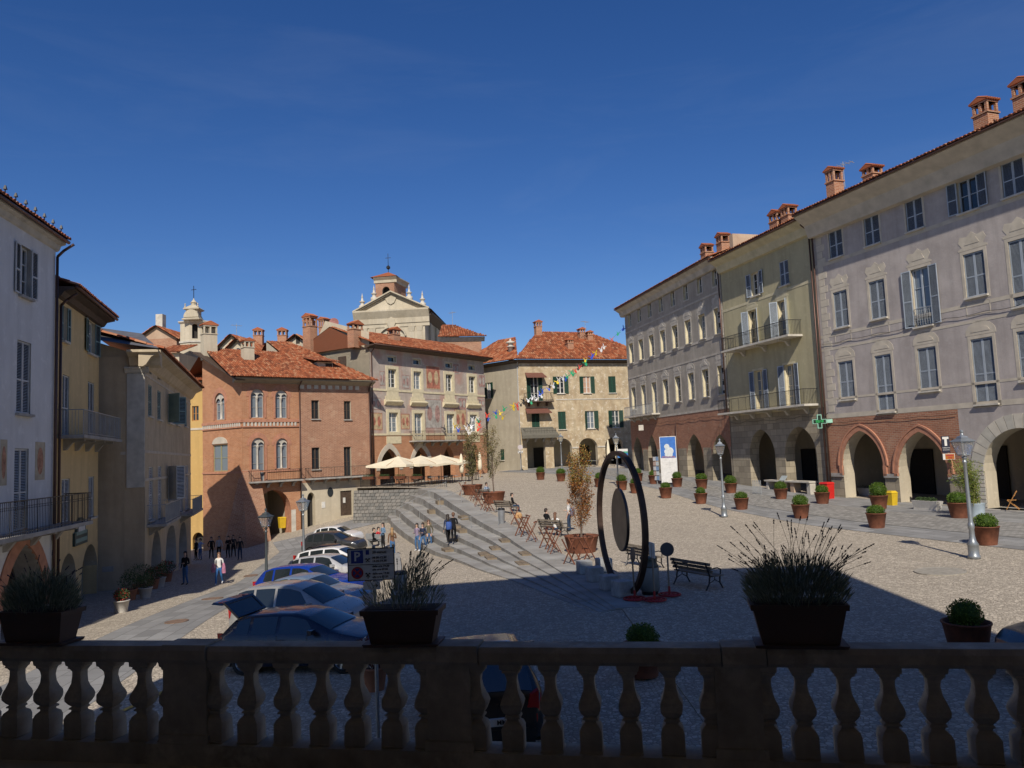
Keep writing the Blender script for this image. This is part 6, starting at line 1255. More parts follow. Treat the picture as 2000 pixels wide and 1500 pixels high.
b.loft([[(x * s_, y, zc_ + z * s_) for x, z in A_] for y, s_ in ((-.05, .96), (-.035, 1.0), (.035, 1.0), (.05, .96))]); dsc = b.build('disc', plain('bronze_blue_disc', (0.10, 0.085, 0.075), .38, .85, .5, 1.4), ringo); dsc.rotation_euler.z = R(-4)
b = MB(); b.tube((0, 0, zc_ + .98), (0, 0, 2 * Rr - .08), .012, .012, 5); b.tube((0, 0, zc_ + .95), (0, 0, zc_ + 1.12), .03, .03, 6); b.build('cable', M_iron, ringo)
M_cube = plain('grey_granite', (0.33, 0.33, 0.32), .8, 0, .25, 6, .3, .3)
for k, (px, py, s, lb) in enumerate(((1142, 1121, .5, 'grey granite cube farthest left beside the ring'), (1180, 1117, .52, 'grey granite cube behind, touching the ring foot'), (1162, 1136, .52, 'grey granite cube second from the left beside the ring'), (1190, 1153, .5, 'grey granite cube fourth from the left, beside the nearest one'), (1216, 1166, .52, 'grey granite cube nearest to the red sign bases'))):
    P = G(px, py, 'u'); b = MB(); e = .015; h = s / 2; zz = s * .98
    b.loft([[(x, y, z) for x, y in ((-a, -h), (a, -h), (h, -a), (h, a), (a, h), (-a, h), (-h, a), (-h, -a))] for a, z in ((h - e, 0.04), (h - e, zz - e))] + [[(x, y, zz) for x, y in ((-(h - e), -(h - e)), (h - e, -(h - e)), (h - e, -(h - e)), (h - e, h - e), (h - e, h - e), (-(h - e), h - e), (-(h - e), h - e), (-(h - e), -(h - e)))]]); b.box(-h * .8, h * .8, -h * .8, h * .8, -.1, .04)
    o = b.build('stone_cube', M_cube); o.location = P; o.rotation_euler.z = R(12) + rnd.uniform(-.15, .15); tag(o, lb, 'stone block', 'granite cubes by the ring')
M_redb = plain('red_painted_iron', (0.35, 0.02, 0.02), .5); M_back = plain('dark_sign_back', (0.07, 0.07, 0.075), .5)
def sign_stand(label, P, hp, rz, disc=.21, kind='disc', lean=0):
    o = thing('sign_stand', label, 'road sign', P, rz, 'movable signs on red bases'); b = MB(); N = 20
    for r in (.33, .2): b.path([(r * math.cos(t), r * math.sin(t), .05) for t in np.linspace(0, 6.283, N + 1)], .028, 6)
    for k in range(5): t = k * 1.2566; b.bar((0, 0, .05), (.33 * math.cos(t), .33 * math.sin(t), .05), .04, .03)
    b.tube((0, 0, 0), (0, 0, .3), .04, .035, 8); b.build('base', M_redb, o)
    MB().tube((0, 0, .2), (lean, 0, hp), .028, .028, 8).build('pole', plain('grey_brown_pole', (0.25, 0.2, 0.15), .5), o)
    c = MB(); 
    if kind == 'disc': c.M = Matrix.Translation((lean, -.03, hp - disc)) @ Matrix.Rotation(math.pi / 2, 4, 'X'); c.lathe([(disc, -.01), (disc, .01)], 28); c.build('sign_disc', M_back, o)
    else: c.box(lean - .02, lean + .02, -.2, .2, hp - .42, hp + .02); c.build('sign_plate', M_white, o)
    return o
sign_stand('movable round sign on a red base, dark back facing us, right of the bin', G(1308, 1164, 'u'), 1.62, R(-8)); sign_stand('movable round sign on a red base seen nearly edge-on beside the granite cubes', G(1240, 1172, 'u'), 1.55, R(62), .21, 'disc', -.05); sign_stand('movable sign on a red base with a narrow pale plate behind the bin', G(1279, 1174, 'u'), 1.7, R(10), .2, 'plate')
Pb = G(1270, 1160, 'u'); o = thing('litter_bin', 'grey drum bin with collar and liner between the red sign bases', 'bin', Pb); MB().lathe([(.26, .1), (.31, .14), (.31, .8), (.29, .84)], 20).build('drum', plain('grey_translucent_plastic', (0.2, 0.21, 0.2), .45), o, True); MB().lathe([(.25, .0), (.26, .12)], 16).build('foot', M_black, o); MB().lathe([(.3, .84), (.31, .88), (.27, .92), (.24, 1.05), (.27, 1.08), (.27, 1.14), (.1, 1.16)], 20).build('collar', plain('dark_green_collar', (0.06, 0.07, 0.06), .5), o, True)
def bin_(label, P, h=.95, r=.24, mat=None):
    o = thing('litter_bin', label, 'bin', P); MB().lathe([(r * .8, 0), (r * .82, .03), (r, h * .88), (r, h * .9)], 18).build('drum', mat or plain('zinc_bin', (0.3, 0.31, 0.32), .45, .5), o, True); MB().lathe([(r * 1.04, h * .88), (r * 1.04, h * .95), (r * .7, h)], 18).build('lid', M_black, o, True); return o
bin_('zinc litter bin at the top edge of the steps', G(980, 1023, 'u'), .95, .22); bin_('zinc litter bin on the lower square right of the parking sign', G(783, 1166, 'l'), .95, .26)

# ------------------------------------------------------------------ benches and trestle barriers along the steps
M_bw = plain('weathered_bench_wood', (0.16, 0.13, 0.095), .75, 0, .3, 6)
def bench(label, P, rz, which='u'):
    o = thing('bench', label, 'bench', P, rz, 'slatted benches by the steps')
    for k in range(3): MB().box(-.95, .95, -.02 + k * .15, .11 + k * .15, .42, .455).build('seat_slat', M_bw, o)
    for k in range(3):
        b = MB(); b.M = Matrix.Translation((0, -.06 - k * .045, .52 + k * .12)) @ Matrix.Rotation(R(-18), 4, 'X'); b.box(-.95, .95, -.015, .015, 0, .095); b.build('back_slat', M_bw, o)
    for x in (-.78, .78):
        b = MB(); b.path([(x, -.2, 0), (x, -.06, .2), (x, -.02, .42), (x, -.18, .86)], .025, 6); b.path([(x, .5, 0), (x, .38, .2), (x, .40, .42)], .025, 6); b.path([(x, -.02, .41), (x, .42, .41)], .02, 6); b.path([(x, -.06, .2), (x, .18, .3), (x, .38, .2)], .016, 5); b.path([(x, -.1, .62), (x, .3, .66), (x, .44, .6), (x, .42, .42)], .02, 6); b.path([(x, .18, .3), (x, .18, .41)], .016, 5); b.build('cast_iron_end', M_iron, o)
    return o
se = math.atan2(-1, .28)                                                                                 # benches run along the steps
bench('slatted bench in shade at the near right, beyond the red sign bases', G(1356, 1146, 'u'), R(-62)); bench('slatted bench half in shade behind the big ring', G(1252, 1108, 'u'), R(-64)); bench('slatted bench with a couple sitting on it by the orange tree', G(1078, 1046, 'u'), R(-48)); bench('slatted bench with one dark-clad sitter further up the steps', G(985, 1003, 'u'), R(-50))
bench('empty slatted bench by the first tree tub at the top of the steps', G(945, 978, 'u'), R(-50))
def trestle(label, P, rz):
    o = thing('trestle_barrier', label, 'barrier', P, rz, 'rusty cross-legged barriers along the steps')
    for y in (-.3, .3):
        for s in (-1, 1): MB().bar((-.3 * s, y + .02 * s, -.05), (.27 * s, y + .02 * s, 1.02), .07, .03).build('leg', M_corten, o)
    MB().bar((0, -.3, .48), (0, .3, .48), .04, .04).build('crossbar', M_corten, o); MB().bar((.2, -.34, .99), (.2, .34, .99), .07, .05).build('top_rail', M_corten, o); return o
tl = [(1146, 1094), (1118, 1101), (1083, 1081), (1069, 1072), (1039, 1058), (1025, 1043), (1020, 1048), (1006, 1025), (955, 999), (948, 996), (934, 989), (928, 978), (924, 973), (904, 967)]
for k, p in enumerate(tl): trestle('rusty cross-legged barrier, %s from the near end of the line along the steps' % (ordn + ['thirteenth', 'fourteenth'])[k], G(*p, 'u'), R([20, -30, 10, 25, -10, 15, 30, 0, 20, -15, 10, 25, -5, 10][k]))
# handrails of the steps
for k, (ya, yb_) in enumerate(((46, 52), (57, 63), (64, 67.5))):
    p0, n0 = edge_frame(ya); p1, n1 = edge_frame(yb_); A = p0 + n0 * .3 if k < 1 else p0 + n0 * .1; Bq = p1 + n1 * (wid(yb_) * .9); A.z = step_z(ya, 0); Bq.z = step_z(yb_, 4.4); o = thing('handrail', ['thin grey handrail lowest on the long steps', 'thin grey handrail in the middle of the long steps', 'thin grey handrail at the top of the long steps'][k], 'handrail', A); d = Bq - A; b = MB()
    for t in (0, .33, .66, 1): MB().tube(d * t + Vector((0, 0, -.2)), d * t + Vector((0, 0, .92)), .016, .016, 6).build('post', M_iron_lt, o)
    MB().tube((0, 0, .92), d + Vector((0, 0, .92)), .016, .016, 6).build('rail', M_iron_lt, o)
# ------------------------------------------------------------------ cars
def car(label, P, rz, paintm, L_=4.2, W_=1.74, H=1.46, kind='hatch', which='l', open_lid=False, plate=None, roofm=None):
    o = thing('parked_car', label, 'car', P, 0, 'cars parked side by side on the lower square'); ground_tilt(o, P[0], P[1], rz, which)
    T = {'hatch': [(0, .50), (.012, .78), (.03, .98), (.12, H * .93), (.2, H * .985), (.36, H), (.5, H * .985), (.575, H * .93), (.74, 1.0), (.80, .95), (.93, .82), (.975, .68), (1, .46)],
         'mpv': [(0, .5), (.01, .8), (.025, 1.0), (.075, H * .93), (.16, H * .985), (.36, H), (.52, H * .985), (.60, H * .93), (.80, 1.08), (.86, 1.0), (.95, .84), (.98, .7), (1, .46)],
         'sedan': [(0, .55), (.012, .86), (.03, .96), (.13, 1.0), (.16, 1.02), (.28, H * .95), (.38, H), (.5, H * .985), (.56, H * .94), (.70, .98), (.78, .93), (.93, .8), (.975, .66), (1, .46)],
         'suv': [(0, .55), (.01, .9), (.025, 1.1), (.09, H * .94), (.18, H * .985), (.36, H), (.52, H * .985), (.58, H * .94), (.74, 1.12), (.80, 1.06), (.94, .95), (.98, .8), (1, .5)],
         'van': [(0, .5), (.004, 1.0), (.012, 1.3), (.03, H * .97), (.2, H), (.6, H * .99), (.72, H * .95), (.86, 1.2), (.92, 1.1), (.97, .9), (1, .5)]}[kind]
    tt = [p[0] for p in T]; tz = [p[1] for p in T]
    belt = .93 if kind in ('hatch', 'sedan') else (1.02 if kind in ('mpv', 'suv') else 1.2)
    cab0 = {'hatch': .03, 'mpv': .025, 'sedan': .15, 'suv': .025, 'van': .012}[kind]; cab1 = {'hatch': .74, 'mpv': .80, 'sedan': .70, 'suv': .74, 'van': .86}[kind]
    roof0 = {'hatch': .13, 'mpv': .08, 'sedan': .29, 'suv': .095, 'van': .03}[kind]; roof1 = {'hatch': .575, 'mpv': .60, 'sedan': .56, 'suv': .58, 'van': .72}[kind]
    wr, ar_ = .31, .365; wx = [.19, .81]
    def par(t):
        z = float(np.interp(t, tt, tz)); hw = W_ / 2 * float(np.interp(t, [0, .02, .08, .3, .7, .9, .97, 1], [.72, .86, .95, 1, 1, .94, .82, .66])); incab = cab0 < t < cab1
        zb = min(z - .03, belt + .05 * (.5 - t)); f = 0 if not incab else min(1, (z - zb) / max(.01, H - belt)); rw = hw * (.9 - .22 * f)
        zs = .2 + (.12 if t < .03 or t > .97 else 0)
        for c in wx:
            dx = (t - c) * L_
            if abs(dx) < ar_: zs = max(zs, .3 + math.sqrt(ar_ ** 2 - dx * dx))
        z1 = max(.48, zs + .01); z2 = max(.70, z1 + .01); zb = max(zb, z2 + .02) if z > z2 + .06 else min(z - .01, max(zb, z2 * .9))
        if z < z2 + .06: z1 = min(z1, z * .75); z2 = min(z2, z * .9); zb = z * .96; zs = min(zs, z * .6)
        return [(hw * .93, zs), (hw, z1), (hw * .995, z2), (hw * .955, zb), (rw, z - .035 * (1 if incab else .6)), (rw * .72, z - .008), (0, z)]
    ts = sorted(set([round(x, 4) for x in np.linspace(0, 1, 45)] + tt + [round(c + s * ar_ / L_ * k, 4) for c in wx for s in (-1, 1) for k in (1.0, .97, .85, .6, .3)])); rows = []
    for t in ts:
        q = par(t); x = (t - .5) * L_; rows.append([(x, y, z) for y, z in q] + [(x, -y, z) for y, z in q[-2::-1]])
    b = MB(); b.loft(rows, 0, False, True); body = b.build('body', paintm, o, True)
    MB().box(-L_ * .47, L_ * .47, -W_ * .36, W_ * .36, .16, .5).build('underbody', M_black, o)
    def S(t, j, s, side=1, off=.006):                                # a point on the side surface between rows j and j+1
        q = par(t); a, c = q[j], q[j + 1]; y = a[0] + (c[0] - a[0]) * s; z = a[1] + (c[1] - a[1]) * s; ny = (c[1] - a[1]); nz = -(c[0] - a[0]); k = math.hypot(ny, nz) or 1
        return ((t - .5) * L_, side * (y + off * ny / k), z + off * nz / k)
    def patch(name, mat, poly_top, poly_bot, j, n=6):
        """strip on the side: matching (t,s) lines above and below"""
        for side in (1, -1):
            b = MB(); R0 = [];
            for k in range(n + 1):
                f = k / n; a = tuple(poly_top[0][i] + (poly_top[1][i] - poly_top[0][i]) * f for i in (0, 1)); c = tuple(poly_bot[0][i] + (poly_bot[1][i] - poly_bot[0][i]) * f for i in (0, 1))
                R0.append((b.pt(S(*[a[0], j, a[1]], side)), b.pt(S(*[c[0], j, c[1]], side))))
            for (p, q), (p2, q2) in zip(R0, R0[1:]): b.idx([p, q, q2, p2] if side > 0 else [p, p2, q2, q])
            b.build(name, mat, o, True)
    mid = (cab0 + roof0) / 2; c0 = roof0 + .005 if kind != 'sedan' else roof0 - .04
    span0, span1 = c0, roof1 + (cab1 - roof1) * .42; B1 = .24 + (.06 if kind == 'sedan' else 0); B2 = .415
    patch('side_window', M_carglass, [(span0 + .012, .9), (B1 - .012, .93)], [(span0 - .0, .12), (B1 - .012, .06)], 3)
    patch('side_window', M_carglass, [(B1 + .008, .93), (B2 - .01, .93)], [(B1 + .008, .06), (B2 - .01, .06)], 3); patch('side_window', M_carglass, [(B2 + .01, .93), (roof1 + .012, .93)], [(B2 + .01, .06), (span1 + .01, .06)], 3, 8)
    def across(name, mat, t0, t1, wfac=.92):
        b = MB(); n = 7; m = 6; I = []
        for k in range(n + 1):
            t = t0 + (t1 - t0) * k / n; q = par(t); row = []
            pts = [(-q[4][0], q[4][1]), (-q[5][0], q[5][1]), (0, q[6][1]), (q[5][0], q[5][1]), (q[4][0], q[4][1])]
            for y, z in pts: row.append(b.pt(((t - .5) * L_ + (.008 if t0 > .5 else -.008), y * wfac, z + .012)))
            I.append(row)
        for A, C in zip(I, I[1:]):
            for k in range(4): b.idx([A[k], A[k + 1], C[k + 1], C[k]] if t0 > .5 else [A[k], C[k], C[k + 1], A[k + 1]])
        b.build(name, mat, o, True)
    across('windscreen', M_carglass, roof1 + .012, cab1 - .012); across('rear_window', M_carglass, cab0 + .008, roof0 - .012)
    seam = plain('dark_seam', (0.01, 0.01, 0.012), .6)
    for t in (B1, B2, .605):
        for side in (1, -1):
            b = MB(); 
            for j in (1, 2): b.face([S(t - .0015, j, 0, side, .004), S(t + .0015, j, 0, side, .004), S(t + .0015, j, 1, side, .004), S(t - .0015, j, 1, side, .004)])
            b.build('door_seam', seam, o)
    for t in (B1 + .03, B2 + .03):
        for side in (1, -1): p = S(t, 2, .55, side, .02); MB().box(p[0] - .09, p[0] + .09, p[1] - .015, p[1] + .015, p[2] - .015, p[2] + .015).build('door_handle', paintm, o)
    M_tl = plain('red_tail_light', (0.35, 0.012, 0.01), .25); M_hl = plain('clear_headlight', (0.5, 0.52, 0.53), .1, .3)
    zt = 2 if kind in ('hatch', 'sedan') else 2
    patch('tail_light', M_tl, [(.008, 1.0), (.055, .95)], [(.004, .15), (.035, .3)], 2, 3); patch('headlight', M_hl, [(.925, .95), (.978, .8)], [(.93, .35), (.982, .25)], 2, 3)
    for side in (1, -1):                                            # lights seen from behind and in front
        b = MB(); x = -.5 * L_ + .10; zz = .86 if kind != 'van' else 1.0; b.prism([(side * W_ * .29, zz - .13), (side * W_ * .40, zz - .12), (side * W_ * .405, zz + .16), (side * W_ * .33, zz + .1)], x - .045, x + .1); 
        b.v = [(v[1], v[0], v[2]) for v in b.v]; b.build('tail_light', M_tl, o)
        m = MB(); px = (cab1 - .09 - .5) * L_; m.loft([[(px + dx, side * (W_ / 2 * .97 + dy), belt + .02 + dz) for dx, dz in ((-.06, 0), (.05, .02), (.06, .12), (-.06, .14))] for dy in (0, .2)]); m.build('mirror', paintm, o)
    for c in wx:
        for side in (1, -1):
            w_ = MB(); w_.M = Matrix.Translation(((c - .5) * L_, side * (W_ / 2 - .1), wr)) @ Matrix.Rotation(math.pi / 2 * -side, 4, 'X'); w_.lathe([(wr * .62, -.1), (wr * .95, -.1), (wr, -.06), (wr, .06), (wr * .95, .1), (wr * .66, .1)], 22, close=False); wo = w_.build('wheel', M_rubber, o, True)
            r2 = MB(); r2.M = w_.M; r2.lathe([(wr * .66, .07), (wr * .62, .1), (wr * .58, .075), (wr * .56, .03)], 22, close=False); r2.lathe([(.05, .03), (.06, .08), (.01, .085)], 8)
            for k in range(7): a = k * 6.283 / 7; r2.bar((.04 * math.cos(a), .04 * math.sin(a), .06), (wr * .6 * math.cos(a), wr * .6 * math.sin(a), .075), .045, .03)
            r2.lathe([(.01, .02), (wr * .62, .02)], 16, close=False); r2.build('rim', plain('alloy_rim', (0.42, 0.43, 0.44), .3, .8), wo)
    MB().box(-.5 * L_ - .012, -.5 * L_ + .06, -W_ * .30, W_ * .30, .36, .5).build('rear_bumper', M_black, o)
    MB().box(-.5 * L_ - .03, -.5 * L_ + .02, -.26, .26, .56, .67).build('number_plate', plain('white_number_plate', (0.6, 0.6, 0.58), .4), o)
    if open_lid:                                                    # raised tailgate: glass frame above, bent lower panel with lamps
        x0, z0 = (roof0 - .5) * L_ + .03, H * .95; lm = Matrix.Translation((x0, 0, z0)) @ Matrix.Rotation(R(44), 4, 'Y'); bend = lambda x: (x, 0) if x > -.5 else (-.5 + (x + .5) * .8, (x + .5) * .62)
        lid = MB(); lid.M = lm
        for (xa, xb, ya, yb2) in ((-.06, 0, -.6, .6), (-.56, -.48, -.6, .6), (-.48, -.06, -.6, -.52), (-.48, -.06, .52, .6)): lid.box(xa, xb, ya, yb2, -.025, .03)
        lid.loft([[(bend(x)[0], y, bend(x)[1] + z) for y, z in ((-.6, -.04), (-.58, .03), (0, .05), (.58, .03), (.6, -.04), (0, -.05))] for x in (-.56, -.66, -.78, -.88)]); lo = lid.build('tailgate', paintm, o, False)
        g = MB(); g.M = lm; g.box(-.48, -.06, -.52, .52, -.006, .012); g.build('tailgate_glass', M_carglass, lo)
        for sy in (-1, 1): g = MB(); g.M = lm; g.loft([[(bend(x)[0], sy * y, bend(x)[1] + z) for y, z in ((.4, .035), (.585, .035), (.585, .055), (.4, .06))] for x in (-.6, -.74)]); g.build('tail_light', M_tl, lo)
        MB().tube((x0 + .02, .5, z0 - .1), (x0 - .42, .52, z0 + .18), .012, .012, 5).build('gas_strut', M_black, lo)
    return o
def text_mesh(s, size, mat, name='lettering', bold=0.0, parent=None, loc=(0, 0, 0), rot=(math.pi / 2, 0, 0), align='CENTER'):
    cu = bpy.data.curves.new('t', 'FONT'); cu.body = s; cu.size = size; cu.align_x = align; cu.align_y = 'CENTER'; cu.extrude = .002; cu.offset = bold; cu.resolution_u = 2
    ob = bpy.data.objects.new('t', cu); col.objects.link(ob); dg = bpy.context.evaluated_depsgraph_get(); me = bpy.data.meshes.new_from_object(ob.evaluated_get(dg)); bpy.data.objects.remove(ob); bpy.data.curves.remove(cu); me.materials.clear(); me.materials.append(mat)
    o = put(name, me, parent, loc); o.rotation_euler = rot; return o
def CP(px, y): d = ray(px, 1100); return gp(d[0] * y, y, 'l')
YAW = R(-16)
car('dark blue hatchback with its tailgate open, nearest in the parked row', CP(604, 20.0), YAW, paint('dark_blue_paint', (0.012, 0.016, 0.035)), 4.45, 1.78, 1.42, 'hatch', open_lid=True)
car('silver people carrier with tall side windows, second in the parked row', CP(588, 23.3), YAW, paint('silver_paint', (0.36, 0.35, 0.33)), 4.05, 1.75, 1.64, 'mpv')
car('pale blue-grey saloon mostly hidden behind the silver people carrier', CP(606, 26.6), YAW, paint('pale_blue_grey_paint', (0.2, 0.26, 0.33)), 4.35, 1.76, 1.43, 'sedan')
car('bright blue hatchback in the parked row', CP(606, 29.6), YAW, paint('bright_blue_paint', (0.01, 0.05, 0.35)), 4.1, 1.74, 1.48, 'hatch')
car('silver-white hatchback in the middle of the parked row', CP(648, 34.2), YAW, paint('white_silver_paint', (0.55, 0.54, 0.52)), 4.2, 1.76, 1.5, 'hatch')
car('white estate with upright red tail light, behind the silver-white hatchback', CP(664, 39.0), YAW, paint('white_paint', (0.68, 0.67, 0.65), .6, 0), 4.5, 1.82, 1.6, 'suv')
car('black saloon with long bonnet in the far part of the parked row', CP(652, 44.2), YAW, paint('black_paint', (0.012, 0.012, 0.013)), 4.3, 1.76, 1.42, 'sedan')
car('dark grey hatchback second from the far end of the parked row', CP(655, 50.6), YAW, paint('dark_grey_paint', (0.045, 0.047, 0.05)), 4.1, 1.76, 1.5, 'hatch')
car('small white car farthest away in the parked row', CP(662, 55.5), YAW, paint('white_paint', (0.68, 0.67, 0.65), .6, 0), 3.6, 1.65, 1.46, 'hatch')
c10 = car('black car parked right under the balustrade, seen from behind', gp(-.75, 14.4, 'u'), R(97), paint('black_paint', (0.012, 0.012, 0.013)), 4.4, 1.8, 1.45, 'hatch', 'u')
text_mesh('MM', .1, M_black, 'plate_lettering', .002, c10, (-2.24, -.12, .615), (math.pi / 2, 0, -math.pi / 2))
car('dark grey car at the right edge, its nose beside the potted box ball', gp(11.0, 14.2, 'u'), R(176), paint('slate_paint', (0.03, 0.035, 0.045)), 4.3, 1.78, 1.46, 'sedan', 'u')
u_ = (big[0] + big[1]) / 2 - .75; pv = fR.P + fR.t * u_ - fR.n * 3.2; van = car('white van parked inside the arched passage of the brick palace', (pv.x, pv.y, big[2] - .05), AR + math.pi / 2, paint('white_paint', (0.68, 0.67, 0.65), .6, 0), 4.6, 1.9, 2.05, 'van'); van.location.z = fR.uz(520, 1031)[1]; van['group'] = 'vans'

# ------------------------------------------------------------------ people
def rot2(v, a): return Vector((v[0] * math.cos(a) - v[1] * math.sin(a), v[0] * math.sin(a) + v[1] * math.cos(a), v[2]))
def cl(name, c): return plain('cloth_' + name, c, .9, 0, .15, 6, .2)
SKIN = plain('skin', (0.52, 0.33, 0.24), .6); HAIRS = {'dark': plain('dark_hair', (0.025, 0.016, 0.011), .6), 'brown': plain('brown_hair', (0.13, 0.06, 0.03), .6), 'blond': plain('light_brown_hair', (0.3, 0.18, 0.08), .6)}
def person(label, P, rz, h=1.7, pose='stand', top=None, bottom=None, shoes=None, hair='dark', longhair=False, sleeves=True, arms=('down', 'down'), seed=0, seat=.45, group=None):
    """one continuous skinned body; +y is the way the person faces"""
    r_ = random.Random(seed); s = h / 1.75; V = []; E = []; Rd = []; BM = []
    def vt(p, r, r2=None): V.append(Vector(p) * s); Rd.append((r * s, (r2 or r) * s)); return len(V) - 1
    def ed(a, b, m): E.append((a, b)); BM.append(m)
    zz = seat / s - .02 if pose == 'sit' else .93
    pel = vt((0, 0, zz), .135, .10); wst = vt((0, .01, zz + .16), .12, .09); ch = vt((0, .015 if pose != 'sit' else .03, zz + .36), .145, .10); nk0 = vt((0, 0, zz + .52), .07, .06); nk = vt((0, .01, zz + .58), .048); hd = vt((0, .025, zz + .66), .068, .078); hd2 = vt((0, .02, zz + .75), .078, .09); hd3 = vt((0, .01, zz + .81), .05, .06)
    for a, b_, m in ((pel, wst, 0), (wst, ch, 0), (ch, nk0, 0), (nk0, nk, 3), (nk, hd, 3), (hd, hd2, 3), (hd2, hd3, 3)): ed(a, b_, m)
    for sd, st in ((-1, 0), (1, 1)):
        hp = vt((sd * .09, 0, zz - .04), .095); ed(pel, hp, 1)
        if pose == 'sit': kn = (sd * .11, .42, zz + .01); an = (sd * .12, .46, .08); tw = (sd * .13, .62, .035)
        elif pose == 'walk': f = .28 * (1 if sd > 0 else -1); kn = (sd * .1, .06 + f * .55, .49); an = (sd * .1, f - (.06 if f < 0 else 0), .085 + (.06 if f < 0 else 0)); tw = (sd * .11, f + .14, .035 + (.0 if f > 0 else .01))
        else: sp = r_.uniform(.09, .13); kn = (sd * sp, .03 + r_.uniform(-.02, .05), .49); an = (sd * (sp + .02), -.01, .085); tw = (sd * (sp + .05), .15, .035)
        k = vt(kn, .062); a = vt(an, .042, .045); t = vt(tw, .035, .03); ed(hp, k, 1); ed(k, a, 1); ed(a, t, 2)
        sh = vt((sd * .185, 0, zz + .47), .06); ed(nk0, sh, 0); mode = arms[st]
        if pose == 'sit' and mode == 'down': mode = 'lap'
        el, wr_ = {'down': ((sd * .235, -.03, zz + .2), (sd * .245, .05, zz - .05)), 'lap': ((sd * .24, .06, zz + .22), (sd * .1, .28, zz + .1)), 'bent': ((sd * .24, -.02, zz + .2), (sd * .12, .22, zz + .24)), 'point': ((sd * .36, .06, zz + .42), (sd * .60, .1, zz + .44)), 'up': ((sd * .25, .1, zz + .3), (sd * .1, .2, zz + .5)), 'pocket': ((sd * .29, -.06, zz + .2), (sd * .2, .06, zz))}[mode]
        e = vt(el, .044); w_ = vt(wr_, .03); ed(sh, e, 0); ed(e, w_, 0 if sleeves else 3); d = (Vector(wr_) - Vector(el)).normalized(); side = d.cross(Vector((0, 1, .2))).normalized() if abs(d.y) < .9 else Vector((1, 0, 0))
        pm = vt(Vector(wr_) + d * .07, .032, .016); ed(w_, pm, 3)
        for j, ln in enumerate((.085, .095, .09, .07)):
            o_ = Vector((0, 1, 0)).cross(d) if False else side * 0; off = (d.cross(side)).normalized() * ((j - 1.5) * .02); k1 = vt(Vector(wr_) + d * .105 + off, .009); k2 = vt(Vector(wr_) + d * (.105 + ln * .6) + off * 1.05 + side * .012 * sd, .008); ed(pm, k1, 3); ed(k1, k2, 3)
        th = vt(Vector(wr_) + d * .06 + d.cross(side).normalized() * -.05, .009); ed(pm, th, 3)
    me = bpy.data.meshes.new('body'); me.from_pydata(V, E, []); ob = bpy.data.objects.new('body', me); col.objects.link(ob)
    ob.modifiers.new('skin', 'SKIN'); 
    for k, sv in enumerate(me.skin_vertices[0].data): sv.radius = Rd[k]; sv.use_root = (k == 0)
    ss = ob.modifiers.new('sub', 'SUBSURF'); ss.levels = 1; ss.render_levels = 1
    dg = bpy.context.evaluated_depsgraph_get(); bm_ = bpy.data.meshes.new_from_object(ob.evaluated_get(dg)); bpy.data.objects.remove(ob)
    bm_.materials.clear()
    for m in (top, bottom, shoes or M_black, SKIN): bm_.materials.append(m)
    A = np.array([V[a] for a, _ in E]); Bq = np.array([V[b_] for _, b_ in E]); AB_ = Bq - A; l2 = (AB_ ** 2).sum(1)
    for p in bm_.polygons:
        c = np.array(p.center); t = np.clip(((c - A) * AB_).sum(1) / np.maximum(l2, 1e-9), 0, 1); d2 = ((A + AB_ * t[:, None] - c) ** 2).sum(1); p.material_index = BM[int(d2.argmin())]; p.use_smooth = True
    o = thing('person', label, 'person', P, rz, group); put('body', bm_, o)
    hb = MB(); cz = (zz + .755) * s; rr = .108 * s
    for ring in [[(rr * math.sin(t) * math.cos(a) * (1.0), (-.012 * s + rr * 1.1 * math.sin(t) * math.sin(a)), cz + rr * 1.15 * math.cos(t)) for a in np.linspace(0, 6.283, 13)[:-1]] for t in (.02, .5, .95, 1.35)]:
        hb.__dict__.setdefault('rg', []).append(ring)
    hb.loft(hb.rg, 0, True, False); back = [(-.09, -.03), (-.05, -.1), (.05, -.1), (.09, -.03)]
    dn = .42 if longhair else .1
    hb.loft([[(x * s, y * s, cz + .03 * s) for x, y in back + [(.07, -.02), (-.07, -.02)]], [(x * s * 1.05, y * s * 1.15, cz - dn * .6 * s) for x, y in back + [(.07, -.05), (-.07, -.05)]], [(x * s * (.9 if longhair else .6), y * s * 1.1, cz - dn * s) for x, y in back + [(.05, -.07), (-.05, -.07)]]]); hb.build('hair', HAIRS[hair], o, True)
    fc = MB()
    for sx in (-1, 1): fc.box((sx * .034 - .011) * s, (sx * .034 + .011) * s, .095 * s, .112 * s, cz - .012 * s, cz + .004 * s)
    fc.box(-.022 * s, .022 * s, .092 * s, .106 * s, cz - .075 * s, cz - .067 * s); fc.build('face', HAIRS['dark'], o); nb = MB(); nb.frustum((0, .1 * s), .014 * s, .012 * s, .006 * s, .004 * s, cz - .05 * s, cz - .005 * s); nb.build('nose', SKIN, o)
    return o
def backpack(label, ob, c, s=1.0, z=1.28, y=-.2):
    M_ = plain('bag_%s' % c[0], c[1], .8, 0, .2, 6); p = ob.location + rot2((0, y, 0), ob.rotation_euler.z); o = thing('backpack', label, 'backpack', (p.x, p.y, p.z + z * s - .2), ob.rotation_euler.z)
    b = MB(); b.loft([[(x * k, yy * k2, zz) for x, yy in ((-.15, .08), (.15, .08), (.17, 0), (.13, -.1), (-.13, -.1), (-.17, 0))] for k, k2, zz in ((.8, .8, -.22), (1, 1, -.16), (1, 1, .1), (.85, .9, .2), (.5, .6, .24))]); b.build('bag', M_, o, True); q = MB()
    for sx in (-1, 1): q.path([(sx * .1, .08, .16), (sx * .11, .22, .2), (sx * .11, .3, .0), (sx * .11, .1, -.16)], .015, 5)
    q.build('straps', M_, o); return o
